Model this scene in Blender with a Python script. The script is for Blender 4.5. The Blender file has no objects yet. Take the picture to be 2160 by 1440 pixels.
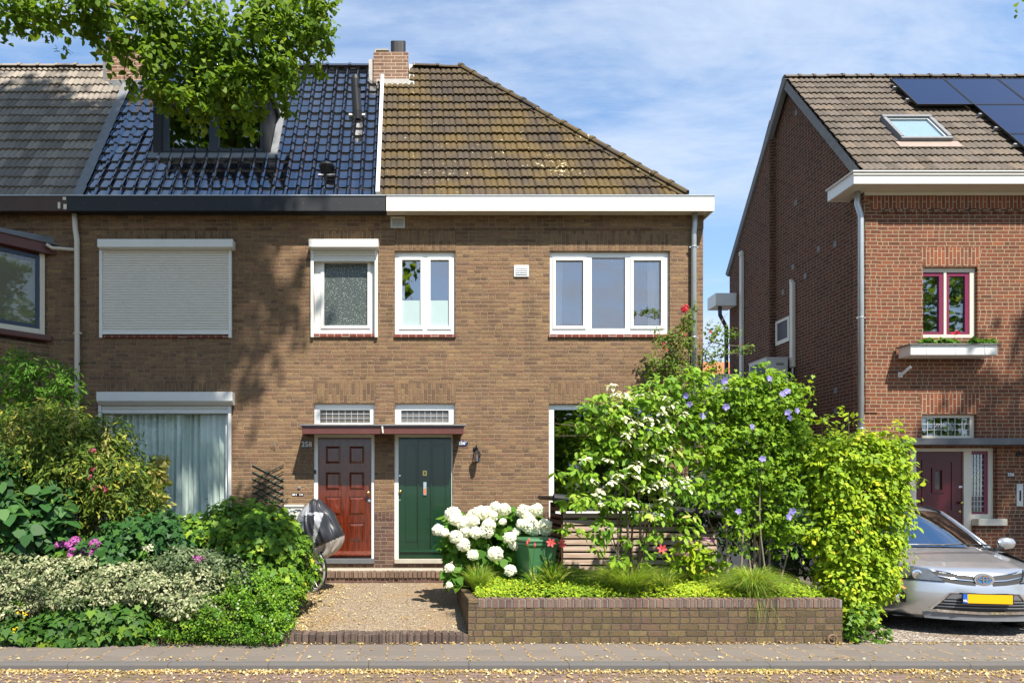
import bpy, math, random
import numpy as np
from mathutils import Vector, Matrix
R = math.radians
random.seed(7); rng = np.random.default_rng(11)
scene = bpy.context.scene
col = scene.collection

# ------------------------------------------------------------------ camera, sky, sun, exposure
HX, HY, F, HC = 862.0, 1040.0, 1440.0, 1.7          # vanishing point of depth lines, focal length (in px of the 2160 px photo), camera height
cd = bpy.data.cameras.new('camera'); cam = bpy.data.objects.new('camera', cd); col.objects.link(cam)
cam.location = (0, 0, HC); cam.rotation_euler = (R(90), 0, 0)
cd.lens = 24; cd.sensor_width = 36; cd.sensor_fit = 'HORIZONTAL'
cd.shift_x = (1080 - HX) / 2160; cd.shift_y = (HY - 720) / 2160
cd.clip_start = 0.05; cd.clip_end = 3000
scene.camera = cam
SUNV = Vector((-.43, 1.0, -1.62)).normalized()      # direction the light travels
sd = bpy.data.lights.new('sun', 'SUN'); sun = bpy.data.objects.new('sun', sd); col.objects.link(sun)
sun.location = (6, -12, 20)
sun.rotation_euler = (-SUNV).to_track_quat('Z', 'Y').to_euler()
sd.energy = 5.0; sd.angle = R(.8); sd.color = (1, .93, .82)
scene.view_settings.view_transform = 'Standard'; scene.view_settings.look = 'None'
scene.view_settings.exposure = 1.0; scene.view_settings.gamma = 1
W = bpy.data.worlds.new('World'); scene.world = W; W.use_nodes = True
scene.cycles.use_denoising = True
scene.cycles.max_bounces = 8; scene.cycles.transparent_max_bounces = 12; scene.cycles.caustics_reflective = False; scene.cycles.caustics_refractive = False

# ------------------------------------------------------------------ node helpers
class T:                                             # a tiny expression wrapper round node sockets
    nt = None
    def __init__(s, sock): s.s = sock
    @staticmethod
    def m(op, *a, clamp=False):
        n = T.nt.nodes.new('ShaderNodeMath'); n.operation = op; n.use_clamp = clamp
        for i, v in enumerate(a): T.put(n.inputs[i], v)
        return T(n.outputs[0])
    @staticmethod
    def put(inp, v):
        if isinstance(v, T): T.nt.links.new(v.s, inp)
        else: inp.default_value = v
    def __add__(s, o): return T.m('ADD', s, o)
    def __radd__(s, o): return T.m('ADD', o, s)
    def __sub__(s, o): return T.m('SUBTRACT', s, o)
    def __rsub__(s, o): return T.m('SUBTRACT', o, s)
    def __mul__(s, o): return T.m('MULTIPLY', s, o)
    def __rmul__(s, o): return T.m('MULTIPLY', o, s)
    def __truediv__(s, o): return T.m('DIVIDE', s, o)
    def gt(s, o): return T.m('GREATER_THAN', s, o)
def nnew(t, **k):
    n = T.nt.nodes.new(t)
    for a, b in k.items(): setattr(n, a, b)
    return n
def xyz(v):
    n = nnew('ShaderNodeSeparateXYZ'); T.put(n.inputs[0], v); return [T(o) for o in n.outputs]
def vec(x, y, z=0.0):
    n = nnew('ShaderNodeCombineXYZ')
    for i, v in enumerate((x, y, z)): T.put(n.inputs[i], v)
    return T(n.outputs[0])
def vscale(v, s):
    n = nnew('ShaderNodeVectorMath', operation='MULTIPLY'); T.put(n.inputs[0], v); n.inputs[1].default_value = s; return T(n.outputs[0])
def noise(v, scale, detail=3, rough=.55, dist=0, color=False):
    n = nnew('ShaderNodeTexNoise'); T.put(n.inputs['Vector'], v)
    n.inputs['Scale'].default_value = scale; n.inputs['Detail'].default_value = detail
    n.inputs['Roughness'].default_value = rough; n.inputs['Distortion'].default_value = dist
    return T(n.outputs['Color' if color else 'Fac'])
def wn(v, color=False):
    n = nnew('ShaderNodeTexWhiteNoise'); T.put(n.inputs['Vector'], v); return T(n.outputs['Color' if color else 'Value'])
def ss(x, a, b):
    n = nnew('ShaderNodeMapRange'); n.interpolation_type = 'SMOOTHSTEP'; T.put(n.inputs[0], x)
    n.inputs[1].default_value = a; n.inputs[2].default_value = b; return T(n.outputs[0])
def c4(c): return (c[0], c[1], c[2], 1)
def ramp(x, stops, const=False):
    n = nnew('ShaderNodeValToRGB'); T.put(n.inputs[0], x); e = n.color_ramp.elements
    n.color_ramp.interpolation = 'CONSTANT' if const else 'LINEAR'
    while len(e) < len(stops): e.new(.5)
    for i, (p, c) in enumerate(stops): e[i].position = p; e[i].color = c4(c)
    return T(n.outputs[0])
def mix(f, a, b, mode='MIX'):
    n = nnew('ShaderNodeMix', data_type='RGBA', blend_type=mode)
    T.put(n.inputs[0], f)
    for i, v in ((6, a), (7, b)):
        if isinstance(v, T): T.nt.links.new(v.s, n.inputs[i])
        else: n.inputs[i].default_value = c4(v)
    return T(n.outputs[2])
def pos(): return T(nnew('ShaderNodeNewGeometry').outputs['Position'])
def nor(): return T(nnew('ShaderNodeNewGeometry').outputs['Normal'])
def attr(name='tint'):
    n = nnew('ShaderNodeAttribute'); n.attribute_name = name; return T(n.outputs['Fac'])
def bump(h, strength=.4, dist=.01):
    n = nnew('ShaderNodeBump'); n.inputs['Strength'].default_value = strength; n.inputs['Distance'].default_value = dist
    T.put(n.inputs['Height'], h); return T(n.outputs[0])
def newmat(name):
    m = bpy.data.materials.new(name); m.use_nodes = True; m.node_tree.nodes.clear(); T.nt = m.node_tree; return m
def out(sh):
    o = nnew('ShaderNodeOutputMaterial'); T.put(o.inputs[0], sh)
def bsdf(color, rough=.6, metal=0., normal=None, spec=.5, coat=0.):
    n = nnew('ShaderNodeBsdfPrincipled')
    if isinstance(color, T): T.put(n.inputs['Base Color'], color)
    else: n.inputs['Base Color'].default_value = c4(color)
    T.put(n.inputs['Roughness'], rough); n.inputs['Metallic'].default_value = metal
    n.inputs['Specular IOR Level'].default_value = spec; n.inputs['Coat Weight'].default_value = coat
    n.inputs['Coat Roughness'].default_value = .04
    if normal: T.put(n.inputs['Normal'], normal)
    return T(n.outputs[0])
def plain(name, c, rough=.5, metal=0., var=.12, scale=6., bmp=0., spec=.5, coat=0.):
    m = newmat(name); p = pos(); f = noise(p, scale, 4)
    cc = mix(f, [x * (1 - var) for x in c], [min(1, x * (1 + var)) for x in c])
    out(bsdf(cc, rough, metal, bump(noise(p, scale * 12, 3), bmp, .004) if bmp else None, spec, coat)); return m
def uvauto(p):
    """u, v on a wall (or on a flat top) from world position"""
    x, y, z = xyz(p); nx, ny, nz = xyz(nor())
    sx = T.m('ABSOLUTE', nx).gt(.6); sz = T.m('ABSOLUTE', nz).gt(.7)
    u = x + sx * (y - x); v = z + sz * (y - z); return u, v
def brick(name, pal, mortar, w=.22, h=.062, mw=.011, soldier=False, bm=.5, half=.6, dirt=.25, dirtcol=(.02, .015, .01), flat=False, wob=.004, swap=False):
    m = newmat(name); p = pos()
    if flat: x, y, z = xyz(p); u, v = x, y
    else: u, v = uvauto(p)
    nz = xyz(noise(p, 9, 2, color=True)); u = u + (nz[0] - .5) * (wob * 2); v = v + (nz[1] - .5) * (wob * 2)
    nz2 = xyz(noise(p, 55, 2, color=True)); u = u + (nz2[0] - .5) * wob; v = v + (nz2[1] - .5) * wob
    if soldier or swap: u, v = v, u
    vv = v / h; row = T.m('FLOOR', vv); fv = vv - row
    rr = wn(vec(row, 3.7))
    uu = u / w + .5 * T.m('MODULO', T.m('ABSOLUTE', row), 2.) + rr * (0.0 if soldier else .22)
    colm = T.m('FLOOR', uu); fu = uu - colm
    hf = wn(vec(colm, row, 1.3)).gt(half)
    f2 = fu * 2; sub = T.m('FLOOR', f2) * hf; fh = T.m('FRACT', f2)
    fu = fu + hf * (fh - fu); wl = w - hf * (w * .5)
    idv = vec(colm * 2 + sub, row, 7.7)
    r1 = wn(idv); r2 = wn(vec(colm * 2 + sub, row, 2.2))
    du = T.m('MINIMUM', fu, 1 - fu) * wl; dv = T.m('MINIMUM', fv, 1 - fv) * h
    d = T.m('MINIMUM', du, dv)
    mask = ss(d, mw * .35, mw * .35 + .005)
    c = ramp(r1, [(i / max(1, len(pal) - 1), k) for i, k in enumerate(pal)])
    c = mix(ss(noise(p, 38, 4, .75), .40, .75) * .55 + r2 * .12, c, [k * .5 for k in pal[0]])
    big = ss(noise(p, 1.1, 5, .65), .42, .72)
    c = mix(big * dirt, c, dirtcol)
    px_, py_, pz_ = xyz(p); st_ = ss(noise(vec(px_ * 2.2, py_ * 2.2, pz_ * .38), 1., 5, .65), .52, .74)
    c = mix(st_ * (0. if flat else .42), c, (.05, .04, .033))
    mc = mix(noise(p, 3.0, 3), mortar, [k * .72 for k in mortar])
    c = mix(mask, mc, c)
    hgt = mask * .8 + noise(p, 90, 3) * .35 + r2 * .25
    out(bsdf(c, .88, 0, bump(hgt, bm, .028), .25)); return m
def leafmat(name, stops, trans=.35, rough=.58, spec=.22):
    m = newmat(name); t = attr('tint')
    c = ramp(t, stops); c = mix(noise(pos(), 3.5, 2) * .45, c, mix(.5, c, stops[0][1]))
    a = bsdf(c, rough, 0, None, spec)
    tr = nnew('ShaderNodeBsdfTranslucent'); T.put(tr.inputs[0], mix(1., c, (1.3, 1.25, .7), 'MULTIPLY'))
    mx = nnew('ShaderNodeMixShader'); mx.inputs[0].default_value = trans; T.put(mx.inputs[1], a); T.nt.links.new(tr.outputs[0], mx.inputs[2])
    out(T(mx.outputs[0])); return m
def glassmat(name, refl=.22, tint=(.75, .8, .82), rough=.015, wav=.0, fk=.7, gc=(.88, .90, .92)):
    m = newmat(name)
    g = nnew('ShaderNodeBsdfGlossy'); g.inputs['Roughness'].default_value = rough; g.inputs[0].default_value = c4(gc)
    if wav: T.put(g.inputs['Normal'], bump(noise(pos(), wav, 2), .12, .02))
    t = nnew('ShaderNodeBsdfTransparent'); t.inputs[0].default_value = c4(tint)
    lw = nnew('ShaderNodeLayerWeight'); lw.inputs[0].default_value = .35
    f = T(lw.outputs['Fresnel']) * fk + refl
    mx = nnew('ShaderNodeMixShader'); T.put(mx.inputs[0], T.m('MINIMUM', f, 1.)); T.nt.links.new(t.outputs[0], mx.inputs[1]); T.nt.links.new(g.outputs[0], mx.inputs[2])
    out(T(mx.outputs[0])); return m

# sky: Nishita plus thin wind-drawn clouds, both by direction
T.nt = W.node_tree; W.node_tree.nodes.clear()
sky = nnew('ShaderNodeTexSky', sky_type='NISHITA'); sky.sun_disc = False
sky.sun_elevation = math.asin(-SUNV.z); sky.sun_rotation = math.atan2(-SUNV.x, -SUNV.y)
sky.air_density = 1.0; sky.dust_density = .5; sky.ozone_density = 1.6
dirv = T(nnew('ShaderNodeTexCoord').outputs['Generated'])
dx, dy, dz = xyz(dirv); den = T.m('MAXIMUM', dz, 0.0) + .22
cu = vec(dx / den + .35 * dy / den, dy / den * 1.5, 0.)
n1 = noise(cu, 1.5, 8, .62, .9); n2 = noise(cu, .62, 4, .5, .3); n3 = noise(vscale(cu, (1, 2.4, 1)), 5., 6, .66, .5)
cl = ss(n1 * .56 + n2 * .62 + n3 * .14, .52, .80)
cl = T.m('MINIMUM', cl + ss(dz, .46, .20) * (ss(n2 + n1 * .5, .45, .95) * .55 + .35), 1.)
skc = mix(cl * .82, mix(1., T(sky.outputs[0]), (.76, .97, 1.07), 'MULTIPLY'), (3.3, 3.75, 4.5))
bg = nnew('ShaderNodeBackground'); T.put(bg.inputs[0], skc); bg.inputs[1].default_value = .12
wo = nnew('ShaderNodeOutputWorld'); T.nt.links.new(bg.outputs[0], wo.inputs[0])

# ------------------------------------------------------------------ mesh helpers
def P(px, py, d): return Vector(((px - HX) * d / F, d, HC + (HY - py) * d / F))
class MB:
    def __init__(s): s.v = []; s.f = []; s.m = []; s.t = []
    def add(s, vs, fs, mi=0, tint=.5):
        b = len(s.v); s.v += [tuple(v) for v in vs]
        for f in fs: s.f.append([b + i for i in f]); s.m.append(mi); s.t.append(tint)
        return s
    def box(s, x0, x1, y0, y1, z0, z1, mi=0, tint=.5):
        return s.add([(x, y, z) for x in (x0, x1) for y in (y0, y1) for z in (z0, z1)],
                     [(0, 1, 3, 2), (4, 6, 7, 5), (0, 4, 5, 1), (2, 3, 7, 6), (0, 2, 6, 4), (1, 5, 7, 3)], mi, tint)
    def obox(s, c, ax, ay, az, hx, hy, hz, mi=0, tint=.5):     # oriented box
        c = Vector(c)
        return s.add([c + ax * (hx * i) + ay * (hy * j) + az * (hz * k) for i in (-1, 1) for j in (-1, 1) for k in (-1, 1)],
                     [(0, 1, 3, 2), (4, 6, 7, 5), (0, 4, 5, 1), (2, 3, 7, 6), (0, 2, 6, 4), (1, 5, 7, 3)], mi, tint)
    def quad(s, a, b, c, d, mi=0, tint=.5): return s.add([a, b, c, d], [(0, 1, 2, 3)], mi, tint)
    def prism(s, poly, axis, a0, a1, mi=0):                    # polygon extruded along an axis
        n = len(poly)
        def mk(p, a): return {'x': (a, p[0], p[1]), 'y': (p[0], a, p[1]), 'z': (p[0], p[1], a)}[axis]
        return s.add([mk(p, a0) for p in poly] + [mk(p, a1) for p in poly],
                     [tuple(range(n)), tuple(range(2 * n - 1, n - 1, -1))] + [(i, i + n, (i + 1) % n + n, (i + 1) % n) for i in range(n)], mi)
    def tube(s, pts, r, n=8, mi=0, cap=True, tint=.5):
        pts = [Vector(p) for p in pts]; rs = r if isinstance(r, (list, tuple)) else [r] * len(pts)
        vs = []; up = None
        for i, p in enumerate(pts):
            t = (pts[min(i + 1, len(pts) - 1)] - pts[max(i - 1, 0)]).normalized()
            if up is None: up = Vector((0, 0, 1)) if abs(t.z) < .9 else Vector((1, 0, 0))
            a = t.cross(up)
            a = a.normalized() if a.length > 1e-6 else Vector((1, 0, 0))
            b = a.cross(t); up = b
            for k in range(n):
                an = 2 * math.pi * k / n; vs.append(p + (a * math.cos(an) + b * math.sin(an)) * rs[i])
        fs = [(i * n + k, i * n + (k + 1) % n, (i + 1) * n + (k + 1) % n, (i + 1) * n + k) for i in range(len(pts) - 1) for k in range(n)]
        if cap: fs += [tuple(range(n - 1, -1, -1)), tuple((len(pts) - 1) * n + k for k in range(n))]
        return s.add(vs, fs, mi, tint)
    def lathe(s, c, prof, n=16, axis=Vector((0, 0, 1)), mi=0, tint=.5):   # prof: (r, h)
        c = Vector(c); a = axis.orthogonal().normalized(); b = axis.cross(a)
        vs = [c + axis * h + (a * math.cos(2 * math.pi * k / n) + b * math.sin(2 * math.pi * k / n)) * r for r, h in prof for k in range(n)]
        m = len(prof)
        fs = [(i * n + k, i * n + (k + 1) % n, (i + 1) * n + (k + 1) % n, (i + 1) * n + k) for i in range(m - 1) for k in range(n)]
        fs += [tuple(range(n - 1, -1, -1)), tuple((m - 1) * n + k for k in range(n))]
        return s.add(vs, fs, mi, tint)
    def holed(s, x0, x1, z0, z1, yf, yb, holes, mi=0, side=True):  # slab facing -Y with rectangular holes right through it
        xs = sorted({x0, x1, *[h[0] for h in holes], *[h[1] for h in holes]}); zs = sorted({z0, z1, *[h[2] for h in holes], *[h[3] for h in holes]})
        xs = [x for x in xs if x0 <= x <= x1]; zs = [z for z in zs if z0 <= z <= z1]
        for i in range(len(xs) - 1):
            for j in range(len(zs) - 1):
                cx, cz = (xs[i] + xs[i + 1]) / 2, (zs[j] + zs[j + 1]) / 2
                if any(h[0] < cx < h[1] and h[2] < cz < h[3] for h in holes): continue
                a, b, c, d = xs[i], xs[i + 1], zs[j], zs[j + 1]
                s.quad((a, yf, c), (b, yf, c), (b, yf, d), (a, yf, d), mi); s.quad((a, yb, c), (a, yb, d), (b, yb, d), (b, yb, c), mi)
        rects = [(h, 1) for h in holes] + ([((x0, x1, z0, z1), -1)] if side else [])
        for (a, b, c, d), sg in rects:
            oc, od = c, d; a, b, c, d = max(a, x0), min(b, x1), max(c, z0), min(d, z1)
            for qi, q in enumerate((((a, yf, c), (a, yb, c), (a, yb, d), (a, yf, d)), ((b, yf, c), (b, yf, d), (b, yb, d), (b, yb, c)),
                      ((a, yf, c), (b, yf, c), (b, yb, c), (a, yb, c)), ((a, yf, d), (a, yb, d), (b, yb, d), (b, yf, d)))):
                if sg > 0 and ((qi == 2 and oc < z0) or (qi == 3 and od > z1)): continue
                s.quad(*(q if sg > 0 else q[::-1]), mi)
        return s
def tag(o, label, cat, group=None, kind=None):
    if label: o['label'] = label
    if cat: o['category'] = cat
    if group: o['group'] = group
    if kind: o['kind'] = kind
    return o
ORG = {}
def thing(name, label, cat, loc, group=None):
    o = bpy.data.objects.new(name, None); o.empty_display_size = .2; col.objects.link(o); o.location = loc
    ORG[o.name] = Vector(loc); return tag(o, label, cat, group)
def _link(name, me, mats, parent, org):
    for m in (mats if isinstance(mats, (list, tuple)) else [mats]): me.materials.append(m)
    o = bpy.data.objects.new(name, me); col.objects.link(o)
    ORG[o.name] = org
    if parent is not None: o.parent = parent
    else: o.location = org
    return o
def mk(name, mb, mats, parent=None, smooth=False, bevel=0., subd=0, label=None, org=None):
    """mesh given in world coordinates"""
    if org is None:
        if parent is not None: org = ORG[parent.name]
        else:
            a = np.array(mb.v); org = Vector(((a[:, 0].min() + a[:, 0].max()) / 2, (a[:, 1].min() + a[:, 1].max()) / 2, a[:, 2].min()))
    me = bpy.data.meshes.new(name)
    me.from_pydata([(v[0] - org.x, v[1] - org.y, v[2] - org.z) for v in mb.v], [], mb.f)
    me.polygons.foreach_set('material_index', mb.m)
    at = me.attributes.new('tint', 'FLOAT', 'FACE'); at.data.foreach_set('value', mb.t)
    if smooth: me.polygons.foreach_set('use_smooth', [True] * len(mb.f))
    me.update()
    o = _link(name, me, mats, parent, org)
    if bevel:
        b = o.modifiers.new('bevel', 'BEVEL'); b.width = bevel; b.segments = 2; b.limit_method = 'ANGLE'; b.angle_limit = R(40)
    if subd:
        b = o.modifiers.new('sub', 'SUBSURF'); b.levels = b.render_levels = subd
    if label: o['label'] = label
    return o
def npmesh(name, V, Fc, tint, mats, parent=None, org=None, mi=None):
    """V (N,3) world, Fc (M,k) faces of equal size, tint (M,)"""
    org = org or (ORG[parent.name] if parent is not None else Vector((float(V[:, 0].mean()), float(V[:, 1].mean()), float(V[:, 2].min()))))
    V = V - np.array(org); me = bpy.data.meshes.new(name); k = Fc.shape[1]
    me.vertices.add(len(V)); me.vertices.foreach_set('co', V.astype(np.float32).ravel())
    me.loops.add(Fc.size); me.loops.foreach_set('vertex_index', Fc.astype(np.int32).ravel())
    me.polygons.add(len(Fc)); me.polygons.foreach_set('loop_start', np.arange(0, Fc.size, k, dtype=np.int32))
    try: me.polygons.foreach_set('loop_total', np.full(len(Fc), k, dtype=np.int32))
    except Exception: pass
    at = me.attributes.new('tint', 'FLOAT', 'FACE'); at.data.foreach_set('value', tint.astype(np.float32))
    if mi is not None: me.polygons.foreach_set('material_index', mi.astype(np.int32))
    me.update(calc_edges=True); me.validate()
    return _link(name, me, mats, parent, org)
def text(name, body, size, loc, mat, parent, rot=(R(90), 0, 0), depth=.002, bold=0., xs=1.):
    c = bpy.data.curves.new(name, 'FONT'); c.body = body; c.size = size; c.extrude = depth; c.offset = bold; c.align_x = 'CENTER'; c.align_y = 'CENTER'
    t = bpy.data.objects.new(name + '_tmp', c); col.objects.link(t)
    me = bpy.data.meshes.new_from_object(t.evaluated_get(bpy.context.evaluated_depsgraph_get()))
    bpy.data.objects.remove(t); me.transform(Matrix.Diagonal((xs, 1, 1, 1)))
    from mathutils import Euler
    me.transform(Matrix.Translation(Vector(loc) - (ORG[parent.name] if parent is not None else Vector(loc))) @ Euler(rot).to_matrix().to_4x4())
    me.name = name
    me.materials.clear()
    return _link(name, me, mat, parent, ORG[parent.name] if parent is not None else Vector(loc))

# leaf shapes: outline in (along, across); folded on the midrib
LEAF = {
    'oval': [(0, 0), (.25, .20), (.55, .26), (.85, .13), (1, 0), (.85, -.13), (.55, -.26), (.25, -.20)],
    'heart': [(0, 0), (.02, .28), (.30, .46), (.68, .30), (1, 0), (.68, -.30), (.30, -.46), (.02, -.28)],
    'narrow': [(0, 0), (.3, .11), (.65, .12), (1, 0), (.65, -.12), (.3, -.11)],
    'ivy': [(0, 0), (-.12, .30), (.22, .30), (.38, .52), (.52, .24), (1, 0), (.52, -.24), (.38, -.52), (.22, -.30), (-.12, -.30)],
    'petal': [(0, 0), (.5, .34), (1, .16), (1, -.16), (.5, -.34)],
    'diamond': [(0, 0), (.45, .3), (1, 0), (.45, -.3)],
}
SB = np.array([.12, -.42, .32])                     # leaves turn a little towards the street side light
def nrmz(a): return a / np.maximum(np.linalg.norm(a, axis=1, keepdims=True), 1e-6)
def leafgeo(pts, outw, size, shape='oval', up=.5, rnd=.7, droop=.3, face=.6, sj=.3, fold=.12, tint=None):
    n = len(pts); sh = np.array(LEAF[shape]); k = len(sh)
    N = nrmz(outw * face + np.array([0, 0, up]) + SB + rng.normal(0, rnd, (n, 3)))
    A = rng.normal(0, 1, (n, 3)) + outw * .5 + np.array([0, 0, -droop * 2.2])
    A = nrmz(A - (A * N).sum(1, keepdims=True) * N); B = np.cross(N, A)
    s = size * np.clip(np.exp(rng.normal(0, sj, n)), .5, 1.5)[:, None, None]
    V = pts[:, None, :] + s * (A[:, None, :] * sh[None, :, 0:1] + B[:, None, :] * sh[None, :, 1:2] + N[:, None, :] * (np.abs(sh[None, :, 1:2]) * fold * 2 - sh[None, :, 0:1] ** 2 * .12))
    Fc = np.arange(n * k).reshape(n, k)
    if tint is None: tint = rng.random(n)
    return V.reshape(-1, 3), Fc, np.clip(tint, 0, 1)
def blob(C, Rr, n, K=40, sig=.16, shell=.72, flatb=0., inner=.25, seed=None):
    """points in clumps near the surface of an ellipsoid plus a filling; returns points, outward, tint"""
    C = np.array(C, float); Rr = np.array(Rr, float)
    d = nrmz(rng.normal(0, 1, (K, 3))); rad = rng.uniform(shell, 1.02, (K, 1)); cc = d * rad; ct = rng.random(K)
    ni = int(n * inner); no = n - ni
    idx = rng.integers(0, K, no); q = cc[idx] + rng.normal(0, sig, (no, 3))
    qi = nrmz(rng.normal(0, 1, (ni, 3))) * rng.uniform(0.2, .92, (ni, 1)) ** .6
    q = np.vstack([q, qi]); t = np.concatenate([ct[idx] * .5 + rng.random(no) * .5, rng.random(ni) * .7])
    if flatb: q[:, 2] = np.maximum(q[:, 2], -flatb + rng.normal(0, .05, len(q)))
    o = nrmz(q * np.array([1, 1, 1.])); return C + q * Rr, o, t
def B(px, py, rx, ry, d, rd, n, **k):
    c = P(px, py, d); return blob(c, (rx * d / F, rd, ry * d / F), n, **k)
def foliage(name, blobs, size, shape, mat, parent, **k):
    ps, os_, ts = zip(*blobs); p, o, t = np.vstack(ps), np.vstack(os_), np.concatenate(ts)
    V, Fc, tt = leafgeo(p, o, size, shape, tint=t, **k)
    return npmesh(name, V, Fc, tt, mat, parent)
def blades(name, base, n, h, spread, mat, parent, w=.006, arch=.6, seg=5, lean=(0, 0), tint=(0, 1)):
    """arching grass blades from around a base point"""
    b = np.array(base, float); an = rng.uniform(0, 2 * np.pi, n); rr = np.sqrt(rng.random(n)) * spread[0]
    root = b + np.stack([np.cos(an) * rr, np.sin(an) * rr * .8, np.zeros(n)], 1)
    an2 = an + rng.normal(0, .5, n); L = h * rng.uniform(.55, 1.1, n); out_ = spread[1] * rng.uniform(.2, 1., n)
    dirh = np.stack([np.cos(an2), np.sin(an2)], 1) * out_[:, None] + np.array(lean)
    side = np.stack([-np.sin(an2 + rng.normal(0, .6, n)), np.cos(an2), np.zeros(n)], 1)
    VV = []
    for i in range(seg + 1):
        t = i / seg; ww = w * (1 - t ** 2 * .95)
        c = root.copy(); c[:, :2] += dirh * (t ** 1.4)[None] if False else dirh * t ** 1.4
        c[:, 2] += L * (t - arch * t * t * (.4 + out_ / max(spread[1], 1e-3) * .6))
        VV += [c - side * ww, c + side * ww]
    V = np.stack(VV, 1); k = 2 * (seg + 1); base_i = np.arange(n)[:, None] * k
    Fs = [base_i + np.array([2 * i, 2 * i + 1, 2 * i + 3, 2 * i + 2]) for i in range(seg)]
    Fc = np.stack(Fs, 1).reshape(-1, 4); tt = np.repeat(rng.uniform(tint[0], tint[1], n), seg)
    return npmesh(name, V.reshape(-1, 3), Fc, tt, mat, parent)

# ------------------------------------------------------------------ materials
M = {}
M['brick_tan'] = brick('brown_brick', [(0.147, 0.089, 0.059), (0.210, 0.126, 0.074), (0.258, 0.158, 0.086), (0.218, 0.118, 0.075), (0.304, 0.192, 0.098), (0.179, 0.107, 0.075)], (0.351, 0.254, 0.158), bm=1., dirt=.28, wob=.007)
M['brick_tan_sol'] = brick('brown_brick_upright', [(0.145, 0.087, 0.054), (0.198, 0.116, 0.066), (0.244, 0.149, 0.081), (0.258, 0.158, 0.085)], (0.319, 0.232, 0.146), w=.2, soldier=True, half=2, bm=1.)
M['brick_plinth'] = brick('plinth_brick', [(.10, .055, .045), (.15, .08, .065), (.19, .11, .08)], (.22, .17, .12), bm=.5)
M['brick_plinth_sol'] = brick('plinth_brick_upright', [(.10, .05, .04), (.14, .075, .06)], (.2, .15, .1), w=.12, soldier=True, half=2)
M['brick_red'] = brick('red_brick', [(0.125, 0.047, 0.029), (0.176, 0.056, 0.033), (0.217, 0.069, 0.037), (0.150, 0.062, 0.038), (0.259, 0.083, 0.038)], (0.350, 0.283, 0.178), w=.222, h=.0725, mw=.011, bm=.35, dirt=.12, wob=.002, half=.62)
M['brick_red_sol'] = brick('red_brick_upright', [(0.158, 0.051, 0.030), (0.225, 0.067, 0.035), (0.301, 0.092, 0.039)], (0.384, 0.317, 0.213), w=.27, h=.0725, mw=.013, soldier=True, half=2, bm=.35, dirt=.1, wob=.002)
M['brick_red_dark'] = brick('dark_red_brick', [(0.085, 0.036, 0.022), (0.120, 0.044, 0.026), (0.155, 0.054, 0.030), (0.110, 0.052, 0.035)], (0.260, 0.200, 0.132), w=.222, h=.0725, mw=.011, bm=.35, dirt=.3, wob=.002)  # darker copy of the red brick, used on the side wall and distant house
M['brick_wall'] = brick('garden_wall_brick', [(.10, .072, .042), (.155, .108, .056), (.19, .138, .068), (.14, .085, .062), (.175, .125, .06)], (.125, .105, .08), w=.22, h=.0735, mw=.009, bm=1., wob=.007, dirt=.45, dirtcol=(.10, .085, .03), half=.3)
M['brick_wall_sol'] = brick('garden_wall_brick_upright', [(.13, .085, .075), (.19, .12, .095), (.24, .15, .11)], (.22, .19, .15), w=.4, h=.0735, soldier=True, half=2, bm=.6)
M['brick_edge'] = brick('path_edging_brick', [(.085, .06, .05), (.125, .085, .07), (.17, .12, .095)], (.11, .095, .075), w=.5, h=.075, swap=True, half=2, bm=.8)
M['brick_step'] = brick('step_brick', [(.14, .085, .065), (.22, .14, .10), (.28, .18, .13)], (.30, .25, .18), w=.4, h=.07, swap=True, half=2, bm=.6)
M['brick_chim'] = brick('chimney_brick', [(0.184, 0.101, 0.071), (0.276, 0.166, 0.111), (0.221, 0.138, 0.091)], (0.506, 0.386, 0.304), w=.215, h=.066, mw=.013, bm=.5, dirt=.1, half=2)
M['road'] = brick('road_clinkers', [(.15, .105, .09), (.20, .135, .12), (.24, .165, .14)], (.13, .105, .07), w=.2, h=.09, flat=True, bm=.6, dirt=.5, dirtcol=(.15, .13, .045), half=2)
M['white'] = plain('white_frame', (.78, .78, .76), .35, var=.03, scale=3)
M['white2'] = plain('white_boarding', (.74, .73, .68), .45, var=.09, scale=5)
M['cream'] = plain('cream_paint', (.62, .57, .47), .45, var=.08, scale=3)
M['shutter'] = plain('roller_shutter_grey', (.64, .62, .57), .45, var=.04)
M['shutbox'] = plain('roller_shutter_box', (.66, .66, .64), .4, var=.06, scale=4)
M['blackpvc'] = plain('anthracite_boarding', (.018, .02, .024), .5, var=.2, spec=.3)
M['anthra'] = plain('anthracite_frame', (.03, .04, .055), .3, var=.1)
M['zinc'] = plain('zinc', (.42, .45, .47), .38, .5, var=.15, scale=4)
M['zincl'] = plain('bright_zinc_strip', (.46, .49, .52), .5, .1, var=.1, scale=4)
M['lead'] = plain('lead', (.15, .16, .175), .6, 0., var=.35, scale=9, bmp=.5)
M['whitelead'] = plain('pale_flashing', (.40, .385, .37), .7, var=.35, scale=12)
M['oldbrown'] = plain('peeling_brown_paint', (.055, .028, .018), .6, var=.4, scale=5)
M['redbrown'] = plain('red_brown_paint', (.10, .030, .024), .45, var=.3, scale=8)
M['purpledark'] = plain('dark_maroon_paint', (.075, .008, .016), .3, var=.15)
M['purple'] = plain('maroon_paint', (.17, .02, .06), .35, var=.12)
M['sill'] = brick('glazed_sill_tiles', [(.17, .045, .035), (.22, .06, .045)], (.4, .3, .25), w=.5, h=.12, swap=True, half=2, bm=.2)
M['navy'] = plain('navy_frame', (.018, .035, .07), .35, var=.1)
M['dark'] = plain('dark_interior', (.03, .03, .03), .9)
M['room'] = plain('room_wall', (.22, .21, .19), .9, var=.1)
M['asph'] = plain('rubber', (.015, .015, .016), .7)
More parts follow.
